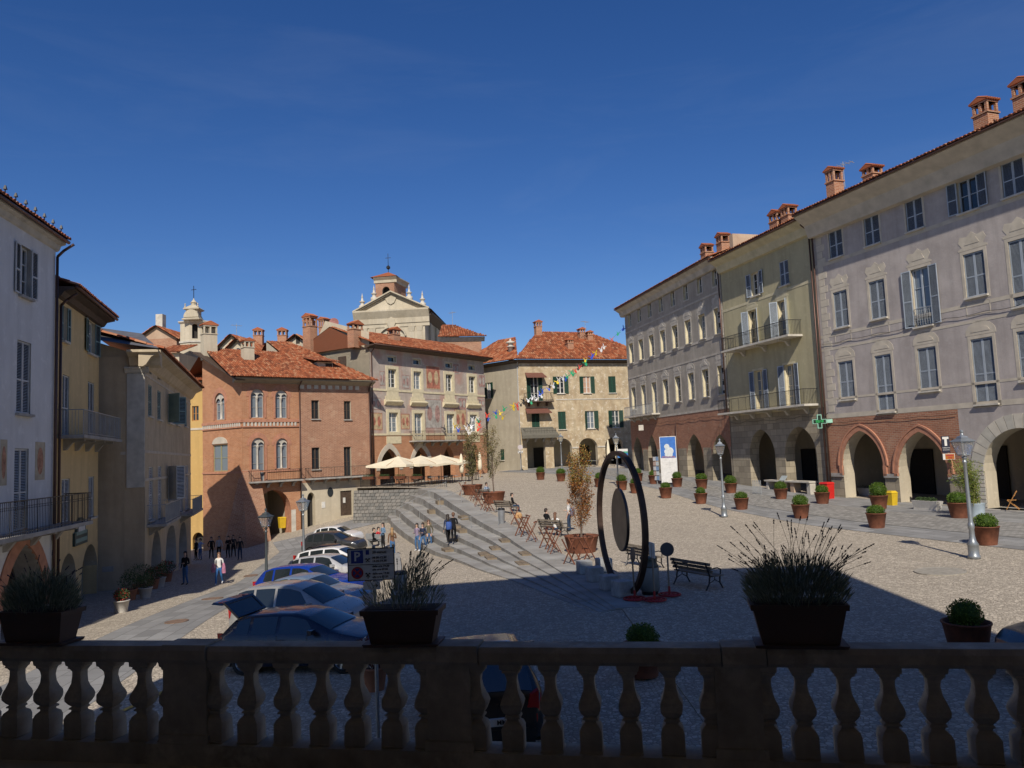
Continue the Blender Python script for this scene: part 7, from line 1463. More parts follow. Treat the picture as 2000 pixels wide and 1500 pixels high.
jeans, dkj, blk, wht = cl('blue_jeans', (0.06, 0.13, 0.26)), cl('dark_denim', (0.03, 0.05, 0.09)), cl('black', (0.012, 0.012, 0.014)), cl('white', (0.62, 0.61, 0.58)); wsh = plain('white_trainers', (0.6, 0.6, 0.6), .6)
back_ = math.pi                                                     # facing the camera
p1 = person('woman in white top and blue jeans walking in the sun, pink jacket on her arm', G(428, 1142, 'l'), back_ + .1, 1.66, 'walk', wht, cl('bright_jeans', (0.05, 0.16, 0.38)), wsh, 'brown', True, True, ('down', 'bent'), 1)
jk = MB(); jk.loft([[(x * k, y * k, z) for x, y in ((-.16, .07), (.0, .1), (.16, .07), (.18, 0), (.1, -.08), (-.1, -.08), (-.18, 0))] for k, z in ((1.1, 0), (1.2, .12), (1.0, .32), (.7, .5), (.4, .56))]); jo = jk.build('jacket', plain('pink_purple_jacket', (0.4, 0.16, 0.24), .9, 0, .4, 7)); jo.location = p1.location + Vector((-.27, -.05, .66)); jo.scale = (.62, .7, .85); tag(jo, 'pink and purple jacket carried by the woman in the sun', 'jacket')
jo2 = put('jacket', jo.data); jo2.location = p1.location + Vector((.26, -.03, .6)); jo2.scale = (.5, .6, .95); tag(jo2, 'mauve coat hanging over the other arm of the woman in the sun', 'coat')
person('person in dark top and jeans standing in the shade of the tan palace', G(362, 1142, 'l'), back_ - .3, 1.72, 'stand', blk, jeans, None, 'dark', True, True, ('bent', 'down'), 2)
for k, (px, py, lb, tp, bt_, ar, lh) in enumerate(((383, 1094, 'dark-clad person leftmost in the shaded group', blk, blk, ('down', 'down'), False), (391.5, 1094, 'person in light blue shirt pointing with an arm in the shaded group', cl('sky_blue', (0.25, 0.36, 0.6)), jeans, ('point', 'down'), False), (413, 1091, 'tall dark-clad person between blue shirt and white shirt in the shaded group', blk, blk, ('down', 'pocket'), False), (428, 1090, 'person in white shirt and dark jacket in the middle of the shaded group', cl('pale_shirt', (0.42, 0.43, 0.45)), blk, ('down', 'down'), True), (446, 1090, 'dark-clad person with folded arms in the shaded group', blk, blk, ('bent', 'bent'), False), (456, 1088, 'dark-clad person at the back of the shaded group beside the folded arms', cl('charcoal', (0.03, 0.03, 0.033)), blk, ('down', 'bent'), True), (469, 1094, 'person in dark skirt, rightmost of the shaded group', cl('charcoal', (0.03, 0.03, 0.033)), dkj, ('down', 'down'), True))):
    person(lb, G(px, py, 'l'), back_ + [-.6, -.5, .4, .2, -.2, .5, .1][k], 1.7, 'stand', tp, bt_, None, 'dark', lh, True, ar, 10 + k, group='shaded group of people')
def stp(px, y, k=None):                                             # stand on the lower ground or steps at a pixel column
    d = ray(px, 1060); return gp(d[0] * y, y, 'l')
person('woman in olive jacket and jeans standing at the foot of the steps', G(838.4, 1071, 'l'), back_ + .3, 1.72, 'stand', cl('olive', (0.12, 0.105, 0.07)), jeans, wsh, 'brown', True, True, ('pocket', 'pocket'), 20)
person('person in navy jacket with a paper, between two others at the foot of the steps', G(827, 1076, 'l'), back_ - .4, 1.66, 'walk', cl('navy', (0.025, 0.035, 0.07)), jeans, wsh, 'dark', True, True, ('bent', 'bent'), 21)
person('person with patterned top and dark bag, leftmost of three at the foot of the steps', G(815.6, 1076, 'l'), back_ - .6, 1.66, 'stand', cl('mauve_print', (0.25, 0.2, 0.28)), jeans, wsh, 'dark', True, True, ('down', 'bent'), 22)
def step_pt(px, py):
    d = ray(px, py); best = None
    for y in np.arange(30, 66, .1):
        x, z = d[0] * y, d[2] * y; p, n = edge_frame(y); off = (Vector((x, y, 0)) - p).dot(n); w_ = wid(y); k = int(off / (w_ / NST)); zz = zl(x, y) if off > w_ else (step_z(y, max(0, k)) if off > 0 else zu(x, y)); zz = max(zz, zl(x, y)) if off > 0 else zz
        if z <= zz: return Vector((x, y, zz))
    return gp(d[0] * 48, 48)
pa = person('dark-haired person climbing the steps with a blue backpack', step_pt(876, 1064), .35, 1.7, 'walk', cl('navy', (0.025, 0.035, 0.07)), blk, wsh, 'dark', True, True, ('down', 'down'), 23); backpack('blue backpack of the person climbing the steps', pa, ('blue', (0.04, 0.09, 0.3)))
person('person all in black climbing the steps beside the blue backpack', step_pt(887, 1062), .2, 1.76, 'walk', blk, blk, wsh, 'brown', False, True, ('down', 'bent'), 24)
person('seated person in dark clothes with white shoes beside the parked cars', G(731, 1068, 'l'), back_ + 1.2, 1.7, 'sit', blk, blk, wsh, 'dark', False, True, ('down', 'down'), 25)
person('seated person in red jacket beside the parked cars', G(740, 1066, 'l'), back_ + .9, 1.7, 'sit', cl('red', (0.42, 0.03, 0.035)), blk, wsh, 'dark', False, True, ('down', 'down'), 26)
person('person in denim jacket standing next to the seated pair', G(749, 1073, 'l'), back_ - .8, 1.68, 'stand', cl('denim_jacket', (0.14, 0.22, 0.32)), blk, None, 'dark', True, True, ('bent', 'down'), 27)
person('long-haired woman in brown jacket seen from behind, right of the parking sign', G(767, 1088, 'l'), .2, 1.7, 'stand', cl('brown', (0.16, 0.085, 0.05)), jeans, None, 'blond', True, True, ('down', 'bent'), 28)
sb = G(735, 1067, 'l'); ob_ = MB(); ob_.box(-.8, .8, -.22, .22, .40, .45); so_ = thing('metal_seat', 'pale grey metal seat under the two seated people', 'seat', sb, R(-40)); ob_.build('seat_plate', M_iron_lt, so_)
for x in (-.6, .6): MB().box(x - .05, x + .05, -.18, .18, -.05, .40).build('leg', M_iron_lt, so_)
MB().box(-.8, .8, -.24, -.2, .5, .85).build('backrest', M_iron_lt, so_)
def on_bench(px, py): return G(px, py, 'u')
person('person in black jacket sitting alone on the upper bench', on_bench(1001, 1000), R(-50) - .5, 1.7, 'sit', blk, dkj, None, 'dark', False, True, ('down', 'down'), 30)
person('dark-clad one of the couple on the bench by the orange tree', on_bench(1068, 1037), R(-48) + 0, 1.7, 'sit', blk, dkj, None, 'dark', False, True, ('up', 'down'), 31)
person('white-shirted one of the couple on the bench by the orange tree', on_bench(1086, 1047), R(-48) + .4, 1.68, 'sit', wht, dkj, None, 'brown', True, True, ('down', 'down'), 32)
pb_ = person('boy in white T-shirt standing left of the orange tree', G(1113, 1038, 'u'), 1.2, 1.72, 'stand', wht, dkj, None, 'brown', False, False, ('down', 'bent'), 33); backpack('grey backpack on the boy by the orange tree', pb_, ('grey', (0.16, 0.17, 0.24)))
person('person with pale blue top sitting low by the second tree tub', G(951, 975, 'u'), back_ + .6, 1.7, 'sit', cl('pale_blue', (0.3, 0.36, 0.45)), dkj, None, 'dark', False, True, ('down', 'down'), 34)
bg_ = MB(); bg_.loft([[(x * k, y * k, z) for x, y in ((-.2, -.12), (.2, -.12), (.22, .0), (.2, .12), (-.2, .12), (-.22, 0))] for k, z in ((.9, 0), (1.05, .1), (.95, .25), (.5, .36))]); bo_ = bg_.build('tote_bag', plain('tan_bag', (0.42, 0.24, 0.1), .8, 0, .25, 7)); bo_.location = G(1013, 1012, 'u'); tag(bo_, 'tan bag on the ground next to the lone bench sitter', 'bag')
# ------------------------------------------------------------------ parking sign in front of the cars
p = at(725, 1102, 13.0); ps = thing('parking_sign', 'grey parking sign board with P panel and hours on a post', 'road sign', (p.x, 13.0, zl(p.x, 13.0)), R(2)); zc_ = p.z - ps.location.z; Wd, Hd = .78, .53
M_pan = plain('white_sign_sheet', (0.5, 0.5, 0.5), .5); M_pblue = plain('sign_blue', (0.01, 0.03, 0.2), .5); M_ptxt = plain('sign_black', (0.015, 0.015, 0.02), .6); M_pred = plain('sign_red', (0.32, 0.015, 0.02), .5)
MB().tube((.04, .04, -.3), (.04, .04, zc_ + .3), .03, .03, 10).build('post', M_iron_lt, ps)
b = MB(); b.box(-Wd / 2, Wd / 2, -.01, .01, zc_ - Hd / 2, zc_ + Hd / 2); bd = b.build('board', M_pan, ps)
b = MB()
for q in ((-Wd / 2, Wd / 2, zc_ + Hd / 2 - .012, zc_ + Hd / 2), (-Wd / 2, Wd / 2, zc_ - Hd / 2, zc_ - Hd / 2 + .012), (-Wd / 2, -Wd / 2 + .012, zc_ - Hd / 2 + .012, zc_ + Hd / 2 - .012), (Wd / 2 - .012, Wd / 2, zc_ - Hd / 2 + .012, zc_ + Hd / 2 - .012), (-Wd / 2 + .012, Wd / 2 - .012, zc_ - .006, zc_ + .002)): b.box(q[0], q[1], -.016, .012, q[2], q[3])
b.build('border', M_ptxt, bd)
MB().box(-.33, -.13, -.014, 0, zc_ + .025, zc_ + .235).build('blue_panel', M_pblue, bd); text_mesh('P', .21, M_pan, 'lettering', .004, bd, (-.23, -.016, zc_ + .13))
b = MB(); b.M = Matrix.Translation((-.23, -.0145, zc_ - .13)) @ Matrix.Rotation(math.pi / 2, 4, 'X'); b.lathe([(.075, 0), (.1, 0), (.1, .003), (.075, .003)], 26, close=False); b.build('red_ring', M_pred, bd); b = MB(); b.M = Matrix.Translation((-.23, -.013, zc_ - .13)) @ Matrix.Rotation(math.pi / 2, 4, 'X'); b.lathe([(.001, .0), (.078, .0)], 26, close=False); b.build('blue_disc', M_pblue, bd)
b = MB(); 
for s_ in (-1, 1): b.bar((-.23 - .055, -.017, zc_ - .13 - .055 * s_), (-.23 + .055, -.017, zc_ - .13 + .055 * s_), .004, .022)
b.build('red_cross', M_pred, bd)
for zz in (.17, -.07):
    b = MB()
    for s_ in (-1, 1): b.bar((-.085, -.016, zc_ + zz - .1 - .03 * s_), (-.025, -.016, zc_ + zz - .1 + .03 * s_), .004, .012); b.bar((-.07 if s_ < 0 else -.04, -.016, zc_ + zz - .07), (-.095 if s_ < 0 else -.015, -.016, zc_ + zz - .085), .004, .018)
    b.build('hammers', M_ptxt, bd)
b = MB(); b.box(-.085, -.03, -.015, 0, zc_ + .16, zc_ + .235); b.build('disc_symbol', M_pblue, bd); b = MB(); b.box(-.06, -.05, -.016, 0, zc_ - .235, zc_ - .16); b.box(-.077, -.033, -.016, 0, zc_ - .19, zc_ - .18); b.build('cross_symbol', M_ptxt, bd)
for s_, zz, sz in (('20 minuti', .195, .062), ('08.00-12.30', .105, .05), ('14.30-19.30', .05, .05), ('dalle ore 19.30', -.035, .046), ('alle ore 07.30', -.09, .046), ('dalle ore 19.30', -.155, .046), ('alle ore 07.30', -.21, .046)): text_mesh(s_, sz, M_ptxt, 'lettering', .001, bd, (.02, -.014, zc_ + zz), align='LEFT')
b = MB(); b.box(-.14, .14, -.01, .01, zc_ - Hd / 2 - .15, zc_ - Hd / 2 - .02); ap_ = b.build('arrow_plate', M_pan, ps); b = MB(); za_ = zc_ - Hd / 2 - .085; b.bar((.03, -.014, za_), (.1, -.014, za_), .004, .012); b.bar((.1, -.014, za_), (.07, -.014, za_ + .03), .004, .012); b.bar((.1, -.014, za_), (.07, -.014, za_ - .03), .004, .012); b.build('arrow', M_ptxt, ap_)
def low_wall(label, a, c, w_=.5, h=.35): A, C = G(*a, 'l'), G(*c, 'l'); d = C - A; o = MB(); L_ = math.hypot(d.x, d.y); t = Vector((d.x, d.y, 0)) / L_; n = Vector((-t.y, t.x, 0)) * w_ / 2; V = [A - n, A + n, C + n, C - n]; i = [o.pt(v - A + Vector((0, 0, -.3))) for v in V] + [o.pt(v - A + Vector((0, 0, h))) for v in V]; [o.idx([i[t_] for t_ in q]) for q in ((0, 3, 2, 1), (4, 5, 6, 7), (0, 1, 5, 4), (1, 2, 6, 5), (2, 3, 7, 6), (3, 0, 4, 7))]; b_ = o.build('stone_bench', M_tread); b_.location = A; tag(b_, label, 'stone bench')
low_wall('long low pale stone bench between parking bays and cobbles', (778, 1185), (772, 1092))
pp_ = MB().tube((0, 0, -.2), (0, 0, 2.2), .035, .035, 8); po_ = thing('bollard_post', 'slim dark post beside the litter bin on the lower square', 'post', G(771, 1172, 'l')); MB().tube((0, 0, -.2), (0, 0, 1.9), .03, .03, 8).build('shaft', M_iron, po_); MB().lathe([(.05, 1.88), (.05, 1.96), (.01, 2.0)], 8).build('cap', M_iron, po_)
def bush(b, c, r, n, seed, size=.06, flat=.8):
    r_ = random.Random(seed)
    for k in range(n):
        d = Vector((r_.gauss(0, 1), r_.gauss(0, 1), r_.gauss(.2, 1))).normalized(); q = Vector(c) + Vector((d.x * r, d.y * r, d.z * r * flat)) * r_.random() ** .4; leaf(b, q, d + Vector((r_.gauss(0, .6), r_.gauss(0, .6), r_.gauss(0, .6))), size * r_.uniform(.7, 1.4), size * .55, r_.random())
def potted(label, P, pr, ph, potmat, leafm, r, n, seed, flowers=None, size=.06, lift=.7, name='potted_plant', flat=.8):
    o = thing(name, label, 'potted plant', P); MB().lathe([(pr * .72, 0), (pr, ph * .92), (pr * 1.08, ph * .93), (pr * 1.08, ph), (pr * .9, ph), (pr * .85, ph * .85)], 16, close=False).build('pot', potmat, o, True); MB().lathe([(.01, ph * .86), (pr * .9, ph * .86)], 12, close=False).build('soil', M_soil, o)
    b = MB(); bush(b, (0, 0, ph + r * lift), r, n, seed, size, flat); b.build('foliage', leafm, o)
    st_ = MB(); r_ = random.Random(seed)
    for k in range(8): st_.tube((r_.gauss(0, pr * .2), r_.gauss(0, pr * .2), ph * .85), (r_.gauss(0, r * .5), r_.gauss(0, r * .5), ph + r * lift), .012, .006, 4, 0, False)
    st_.build('stems', M_bark, o)
    if flowers: b = MB(); bush(b, (0, 0, ph + r * lift), r * 1.05, n // 4, seed + 1, size * 1.1, flat); b.build('flowers', flowers, o)
    return o
M_redleaf = leafmat('dark_red_leaves', [(0, (0.05, 0.01, 0.012)), (1, (0.16, 0.03, 0.03))]); M_wfl = leafmat('white_blossom', [(0, (.5, .5, .46)), (1, (.75, .74, .7))]); M_rfl = leafmat('red_blossom', [(0, (.35, .02, .02)), (1, (.5, .06, .05))]); M_grn = leafmat('mid_green_leaves', [(0, (.03, .06, .02)), (1, (.09, .14, .05))]); M_terra = plain('terracotta', (0.36, 0.15, 0.08), .85); M_wpot = plain('whitewashed_pot', (0.5, 0.47, 0.42), .8)
pv2 = at(755, 1160, 19.0); potted('dark red shrub with white blossom beside the parking sign', gp(pv2.x, 17.2, 'l'), .28, .5, M_terra, M_redleaf, .42, 700, 3, M_wfl, .07)
for k, (px, py, lb, pm, lm, r, fl_) in enumerate(((237, 1196, 'pale conical pot with red flowers, nearest on the left street', M_wpot, M_grn, .28, M_rfl), (254, 1172, 'leafy plant in a brown pot behind the pale flower pot', M_terra, M_grn, .5, None), (272, 1160, 'tall bushy plant against the tan side wall', M_terra, M_grn, .65, None), (284, 1168, 'pale pot with small green plant below the tan corner', M_wpot, M_grn, .4, None), (299, 1150, 'pot with reddish flowers at the corner of the tan palace', M_terra, M_grn, .4, M_rfl), (312, 1146, 'pale pot with round green bush past the tan corner', M_wpot, M_grn, .45, None), (326, 1136, 'last bushy pot before the tan palace arches', M_terra, M_grn, .45, M_rfl))): potted(lb, G(px, py, 'l'), .3, .48, pm, lm, r, 600, 40 + k, fl_, .07)

# ------------------------------------------------------------------ things along the right arcades
rb = G(1617, 974, 'u'); o = thing('red_bin', 'tall bright red bin by the brown downpipe', 'bin', rb, AC); b = MB(); b.frustum((0, 0), .3, .25, .34, .28, 0, .95); b.build('tub', plain('bright_red_plastic', (0.55, 0.02, 0.015), .45), o); b = MB(); b.frustum((0, 0), .37, .31, .3, .24, .95, 1.05); b.build('lid', plain('bright_red_plastic', (0.55, 0.02, 0.015), .45), o)
yb2 = G(1742, 987, 'u'); o = thing('yellow_bin', 'yellow bin behind the box ball pot by the arcade pier', 'bin', yb2, AC); M_yb = plain('yellow_plastic', (0.6, 0.4, 0.02), .5); b = MB(); b.frustum((0, 0), .22, .18, .27, .22, 0, .7); b.build('tub', M_yb, o); b = MB(); b.frustum((0, 0), .29, .24, .2, .16, .7, .82); b.build('lid', M_yb, o)
pq = fR.P + fR.t * (big[1] - .35) - fR.n * 1.2; o = thing('yellow_bin', 'yellow bin inside the arch of the brick palace', 'bin', (pq.x, pq.y, fR.uz(556, 1033)[1]), AR); b = MB(); b.frustum((0, 0), .25, .2, .3, .25, 0, .9); b.build('tub', M_yb, o); b = MB(); b.frustum((0, 0), .32, .27, .28, .22, .9, 1.0); b.build('lid', M_yb, o)
Pbm = G(1908, 1008, 'u'); o = thing('bamboo_plant', 'bushy yellow-green bamboo in a pale blue pot by the brick pier', 'potted plant', Pbm); MB().lathe([(.34, 0), (.4, .6), (.42, .62), (.38, .62), (.36, .5)], 20, close=False).build('pot', plain('pale_blue_enamel', (0.38, 0.45, 0.5), .4), o, True); MB().lathe([(.01, .55), (.38, .55)], 14, close=False).build('soil', M_soil, o); lf = MB(); cn = MB(); r_ = random.Random(9)
for k in range(46):
    th = r_.uniform(0, 6.283); x0, y0 = r_.gauss(0, .12), r_.gauss(0, .12); ln = r_.uniform(1.0, 2.3); sp = r_.uniform(.15, .75); top_ = Vector((x0 + math.cos(th) * sp - .35, y0 + math.sin(th) * sp, .55 + ln)); base = Vector((x0, y0, .5)); m = base.lerp(top_, .5) + Vector((0, 0, .25)); cn.tube(base, m, .01, .008, 4, 0, False); cn.tube(m, top_, .008, .004, 4, 0, False)
    for j in range(85): t = r_.uniform(.1, 1); p = base.lerp(m, t * 2) if t < .5 else m.lerp(top_, t * 2 - 1); leaf(lf, p + Vector((r_.gauss(0, .08), r_.gauss(0, .08), r_.gauss(0, .08))), Vector((r_.gauss(0, 1), r_.gauss(0, 1), r_.gauss(-.3, .6))), r_.uniform(.08, .16), .03, r_.random())
cn.build('canes', plain('bamboo_cane', (0.3, 0.28, 0.08), .5), o); lf.build('foliage', M_bamboo, o)
def trough(label, P, rz): o = thing('stone_trough', label, 'planter', P, rz, 'white troughs under the arcade'); b = MB(); b.box(-.75, .75, -.2, .2, 0, .1); b.frustum((0, 0), .7, .18, .78, .23, .1, .5); b.build('trough', M_wpot, o); b = MB(); bush(b, (0, 0, .52), .3, 500, 5, .06, .5); 
def trough2(label, P, rz, n=260):
    o = thing('stone_trough', label, 'planter', P, rz, 'white troughs under the arcade'); b = MB(); b.box(-.72, .72, -.2, .2, 0, .08); b.frustum((0, 0), .7, .18, .8, .24, .08, .48); b.build('trough', M_wpot, o); b = MB()
    for x in (-.5, -.2, .1, .4): bush(b, (x, 0, .52), .17, n // 4, 5, .06, .8)
    b.build('foliage', M_grn, o)
for px, py, n, lb in ((1698, 968, 200, 'white stone trough with low plants in the first pointed arch'), (1812, 996, 900, 'white stone trough with bushier plants in the second pointed arch')): P = G(px, py, 'u'); trough2(lb, P, AC, n)
Pch = G(1963, 1000, 'u'); o = thing('folding_chair', 'orange wooden folding chair under the round stone arch', 'chair', (Pch.x + .4, Pch.y, Pch.z + .12), AC + .6)
for y in (-.2, .2): MB().bar((-.25, y, 0), (.22, y, .9), .04, .025).build('leg', M_woodlt, o); MB().bar((.28, y, 0), (-.2, y, .46), .04, .025).build('leg', M_woodlt, o)
for k in range(4): MB().box(-.2 + k * .1, -.12 + k * .1, -.2, .2, .44, .46).build('seat_slat', M_woodlt, o)
for k in range(3): MB().bar((.13 + k * .045, -.2, .68 + k * .09), (.13 + k * .045, .2, .68 + k * .09), .02, .06).build('back_slat', M_woodlt, o)
def cafe_table(label, P, group, mat=None, s=1.0): o = thing('cafe_table', label, 'table', P, 0, group); MB().lathe([(.22, 0), (.2, .03), (.03, .05), (.03, .7)], 10).build('leg', M_iron, o); MB().lathe([(.36 * s, .7), (.38 * s, .71), (.38 * s, .735), (.36 * s, .74)], 18).build('table_top', mat or M_iron_lt, o); return o
cafe_table('round table under the round stone arch beside the orange chair', (Pch.x + 1.1, Pch.y - 1.4, Pch.z + .12), 'tables under the right arcade')
# counter in the olive townhouse arcade
uc0, uc1 = fB.uz(1500, 935)[0], fB.uz(1588, 935)[0]; o = thing('stone_counter', 'stone counter with brick end standing in the olive townhouse arcade', 'counter', (PB[0], PB[1], -3.8), AB)
MB().box(uc0, uc1, -.35, .35, .95, 1.05).build('counter_top', M_stonelt, o); MB().box(uc0 + .1, uc0 + .35, -.25, .3, -.2, .95).build('pier', M_stonelt, o); MB().box(uc1 - 2.2, uc1 - 1.8, -.25, .3, -.2, .95).build('brick_pier', M_brickCh, o); MB().box(uc1 - .4, uc1 - .05, -.25, .3, -.2, .95).build('pier', M_stonelt, o)
o = thing('menu_stand', 'menu stand with a slanted pale board before the counter', 'stand', G(1526, 972, 'u') + Vector((.35, .35, 0)), AB); MB().tube((0, 0, 0), (0, 0, 1.2), .025, .025, 6).build('post', M_iron, o); b = MB(); b.M = Matrix.Translation((0, 0, 1.25)) @ Matrix.Rotation(R(50), 4, 'X'); b.box(-.3, .3, -.2, .2, 0, .03); b.build('board', plain('menu_sheet', (0.35, 0.38, 0.36), .5), o)
o = thing('bicycle_rack', 'grey metal stand beside the first olive townhouse arch', 'rack', G(1478, 966, 'u'), AB)
for k in range(5): b = MB(); b.path([(k * .22 - .44, 0, 0), (k * .22 - .44, 0, .9), (k * .22 - .34, 0, 1.0), (k * .22 - .3, 0, 0)], .018, 6); b.build('hoop', M_iron_lt, o)
MB().bar((-.5, 0, .12), (.6, 0, .12), .03, .03).build('rail', M_iron_lt, o)
def aboard(label, P, rz, mat, h=1.1, w_=.6, tilt=8): o = thing('display_board', label, 'sign', P, rz); b = MB(); b.M = Matrix.Rotation(R(-tilt), 4, 'X'); b.box(-w_ / 2, w_ / 2, -.02, .02, 0, h); b.build('panel', mat, o); b = MB(); b.M = Matrix.Rotation(R(tilt), 4, 'X'); b.box(-w_ / 2, w_ / 2, .25, .28, 0, h * .95); b.build('prop', M_wood, o); return o
aboard('tan board leaning in an arch of the long palace', G(1266, 943, 'u') + Vector((.5, .2, .1)), AA + .3, plain('tan_board', (0.42, 0.25, 0.12), .8), 2.1, .75, 10)
o = thing('postcard_rack', 'postcard rack with small pictures left of the tall banner', 'rack', G(1284, 946, 'u'), AA + .35); MB().bar((0, 0, 0), (0, 0, 2.3), .05, .05).build('post', M_iron_lt, o)
for k in range(5):
    for j in range(2): MB().box(-.32 + j * .33, -.02 + j * .33, -.05, -.02, .35 + k * .4, .68 + k * .4).build('card', plain('card_%d' % ((k * 2 + j) % 4), [(0.5, 0.5, 0.5), (0.2, 0.3, 0.45), (0.42, 0.3, 0.25), (0.45, 0.5, 0.52)][(k * 2 + j) % 4], .5), o)
# tall banner
Pbn = G(1309, 948, 'u'); bn = thing('banner_sign', 'tall banner, blue above and white below, before the long palace', 'banner', Pbn, AA + R(48)); bn.scale = (.74, .74, .74); hb_, wb_ = 4.4, 1.75; M_bw_ = plain('white_banner_cloth', (0.68, 0.66, 0.62), .8)
MB().box(-wb_ / 2, wb_ / 2, -.02, .02, .3, 3.0).build('white_panel', M_bw_, bn); MB().box(-wb_ / 2, wb_ / 2, -.02, .02, 3.002, hb_ + .9).build('blue_panel', plain('banner_blue', (0.05, 0.17, 0.5), .8), bn)
b = MB(); 
for q in ((-wb_ / 2 - .06, -wb_ / 2, .2, hb_ + .95), (wb_ / 2, wb_ / 2 + .06, .2, hb_ + .95), (-wb_ / 2, wb_ / 2, hb_ + .9, hb_ + .97)): b.box(q[0], q[1], -.035, .03, q[2], q[3])
b.build('frame', M_bw_, bn)
b = MB()
for (cx, cz, rr) in ((-.12, 4.25, .3), (.2, 3.75, .42), (-.15, 3.7, .3), (.0, 3.5, .35), (-.25, 3.35, .16), (.3, 3.35, .2)): b.prism([(cx + rr * math.cos(t), cz + rr * math.sin(t)) for t in np.linspace(0, 6.283, 15)[:-1]], -.026 - rr * .01, -.02)
b.build('white_figure', plain('print_white', (0.6, 0.63, 0.62), .8), bn); MB().box(-.75, .75, -.027, -.021, 3.03, 3.2).build('print_strip', plain('print_mauve', (0.25, 0.16, 0.25), .8, 0, .5, 9), bn)
for zz, w_ in ((2.45, .9), (2.3, .7), (1.9, .45), (1.4, .3)): MB().box(-w_ / 2, w_ / 2, -.024, -.021, zz, zz + .05).build('faint_print', plain('faint_grey_print', (0.55, 0.53, 0.5), .8), bn)
for x in (-.7, .7): MB().box(x - .05, x + .05, -.3, .3, 0, .06).build('foot', M_iron, bn); MB().box(x - .03, x + .03, -.03, .03, .04, .3).build('foot', M_iron, bn)
o = thing('road_sign', 'blue and green road sign panel on a post near the long palace corner', 'road sign', G(1221, 942, 'u') + Vector((.2, 2, .1)), R(-12)); o.scale = (.62, .62, .78); MB().tube((.7, 0, 0), (.7, 0, 3.6), .04, .04, 8).build('post', M_iron_lt, o); MB().box(-.75, .75, -.04, -.0, 2.6, 3.1).build('blue_panel', plain('sign_mid_blue', (0.03, 0.16, 0.45), .5), o); MB().box(-.75, .75, -.04, 0, 3.11, 3.3).build('green_panel', plain('sign_green', (0.05, 0.3, 0.2), .5), o); MB().box(-.75, .75, -.04, 0, 3.31, 3.6).build('white_panel', M_white, o)
# pharmacy cross
u, z = fC.uz(1607, 823); u = .2; pc = fC.P + fC.t * u + fC.n * .75; ph = thing('pharmacy_cross', 'lit green pharmacy cross showing 02/10 above the arcade', 'sign', (pc.x, pc.y, at(1604, 823, pc.y).z), R(-3)); ph.scale = (.72, .72, .72); M_pg = emit('led_green', (0.02, 0.55, 0.12), .6); M_cab = plain('pale_green_case', (0.3, 0.55, 0.42), .4)
b = MB(); b.box(-.62, .62, -.09, .09, -.2, .2); b.box(-.2, .2, -.09, .09, .2, .62); b.box(-.2, .2, -.09, .09, -.62, -.2); b.build('case', M_cab, ph); b = MB(); b.box(-.14, .14, -.1, -.08, -.56, .56); b.box(-.56, -.14, -.1, -.08, -.16, .16); b.box(.14, .56, -.1, -.08, -.16, .16); b.build('display', plain('led_black', (0.006, 0.02, 0.01), .3), ph); text_mesh('02/10', .3, M_pg, 'lettering', .006, ph, (0, -.105, 0))
MB().box(.66, 1.2, -.06, .06, -.16, .16).build('side_panel', M_cab, ph); MB().bar((.3, .05, .25), (.85, .1, .75), .05, .05).build('bracket', M_iron, ph)
# tobacco sign and orange plate
u, z = fC.uz(1862, 868); pc = fC.P + fC.t * u + fC.n * .55; tsn = thing('tobacco_sign', 'black hanging sign with a big white T on the brick pier', 'sign', (pc.x, pc.y, at(1860, 868, pc.y).z), R(-14)); MB().box(-.19, .19, -.05, .05, -.44, .46).build('panel', plain('sign_dark_navy', (0.012, 0.012, 0.03), .4), tsn)
b = MB(); b.box(-.15, .15, -.06, -.048, .3, .42); b.box(-.06, .06, -.06, -.048, -.06, .3); b.build('big_t', M_white, tsn); text_mesh('TABACCHI', .075, M_white, 'lettering', .001, tsn, (0, -.056, -.17)); text_mesh('RICEVITORIA', .055, M_white, 'lettering', .001, tsn, (0, -.056, -.28)); MB().bar((0, .04, .3), (.5, .3, .3), .03, .03).build('bracket', M_iron, tsn)
og = thing('orange_sign', 'small orange and white box sign below the tobacco sign', 'sign', (pc.x + .12, pc.y, at(1873, 891, pc.y).z), R(-14)); MB().box(-.3, .27, -.06, .06, -.16, .16).build('case', M_white, og); MB().box(-.19, .25, -.068, -.058, -.14, .14).build('orange_face', emit('lit_orange', (0.75, 0.22, 0.01), .25), og); MB().box(-.14, .2, -.072, -.066, .03, .09).build('print_line', M_pred, og); MB().box(-.06, .14, -.072, -.066, -.09, -.03).build('print_line', M_pred, og)
hs_ = fA.P + fA.t * fA.uz(1272, 832)[0] + fA.n * 1.1; o = thing('hanging_sign', 'small square hanging sign under the long palace balcony', 'sign', (hs_.x, hs_.y, at(1272, 834, hs_.y).z), AA + R(70)); o.scale = (.6, .6, .6); MB().box(-.4, .4, -.03, .03, -.5, .4).build('panel', M_stonelt, o); MB().lathe([(.01, 0), (.22, 0)], 12, (0, 0, 0), close=False).build('emblem', M_corten, o).rotation_euler = (math.pi / 2, 0, 0); o.children[-1].location = (0, -.04, 0); MB().tube((0, 0, .4), (0, 0, 1.6), .025, .025, 6).build('rod', M_iron, o)

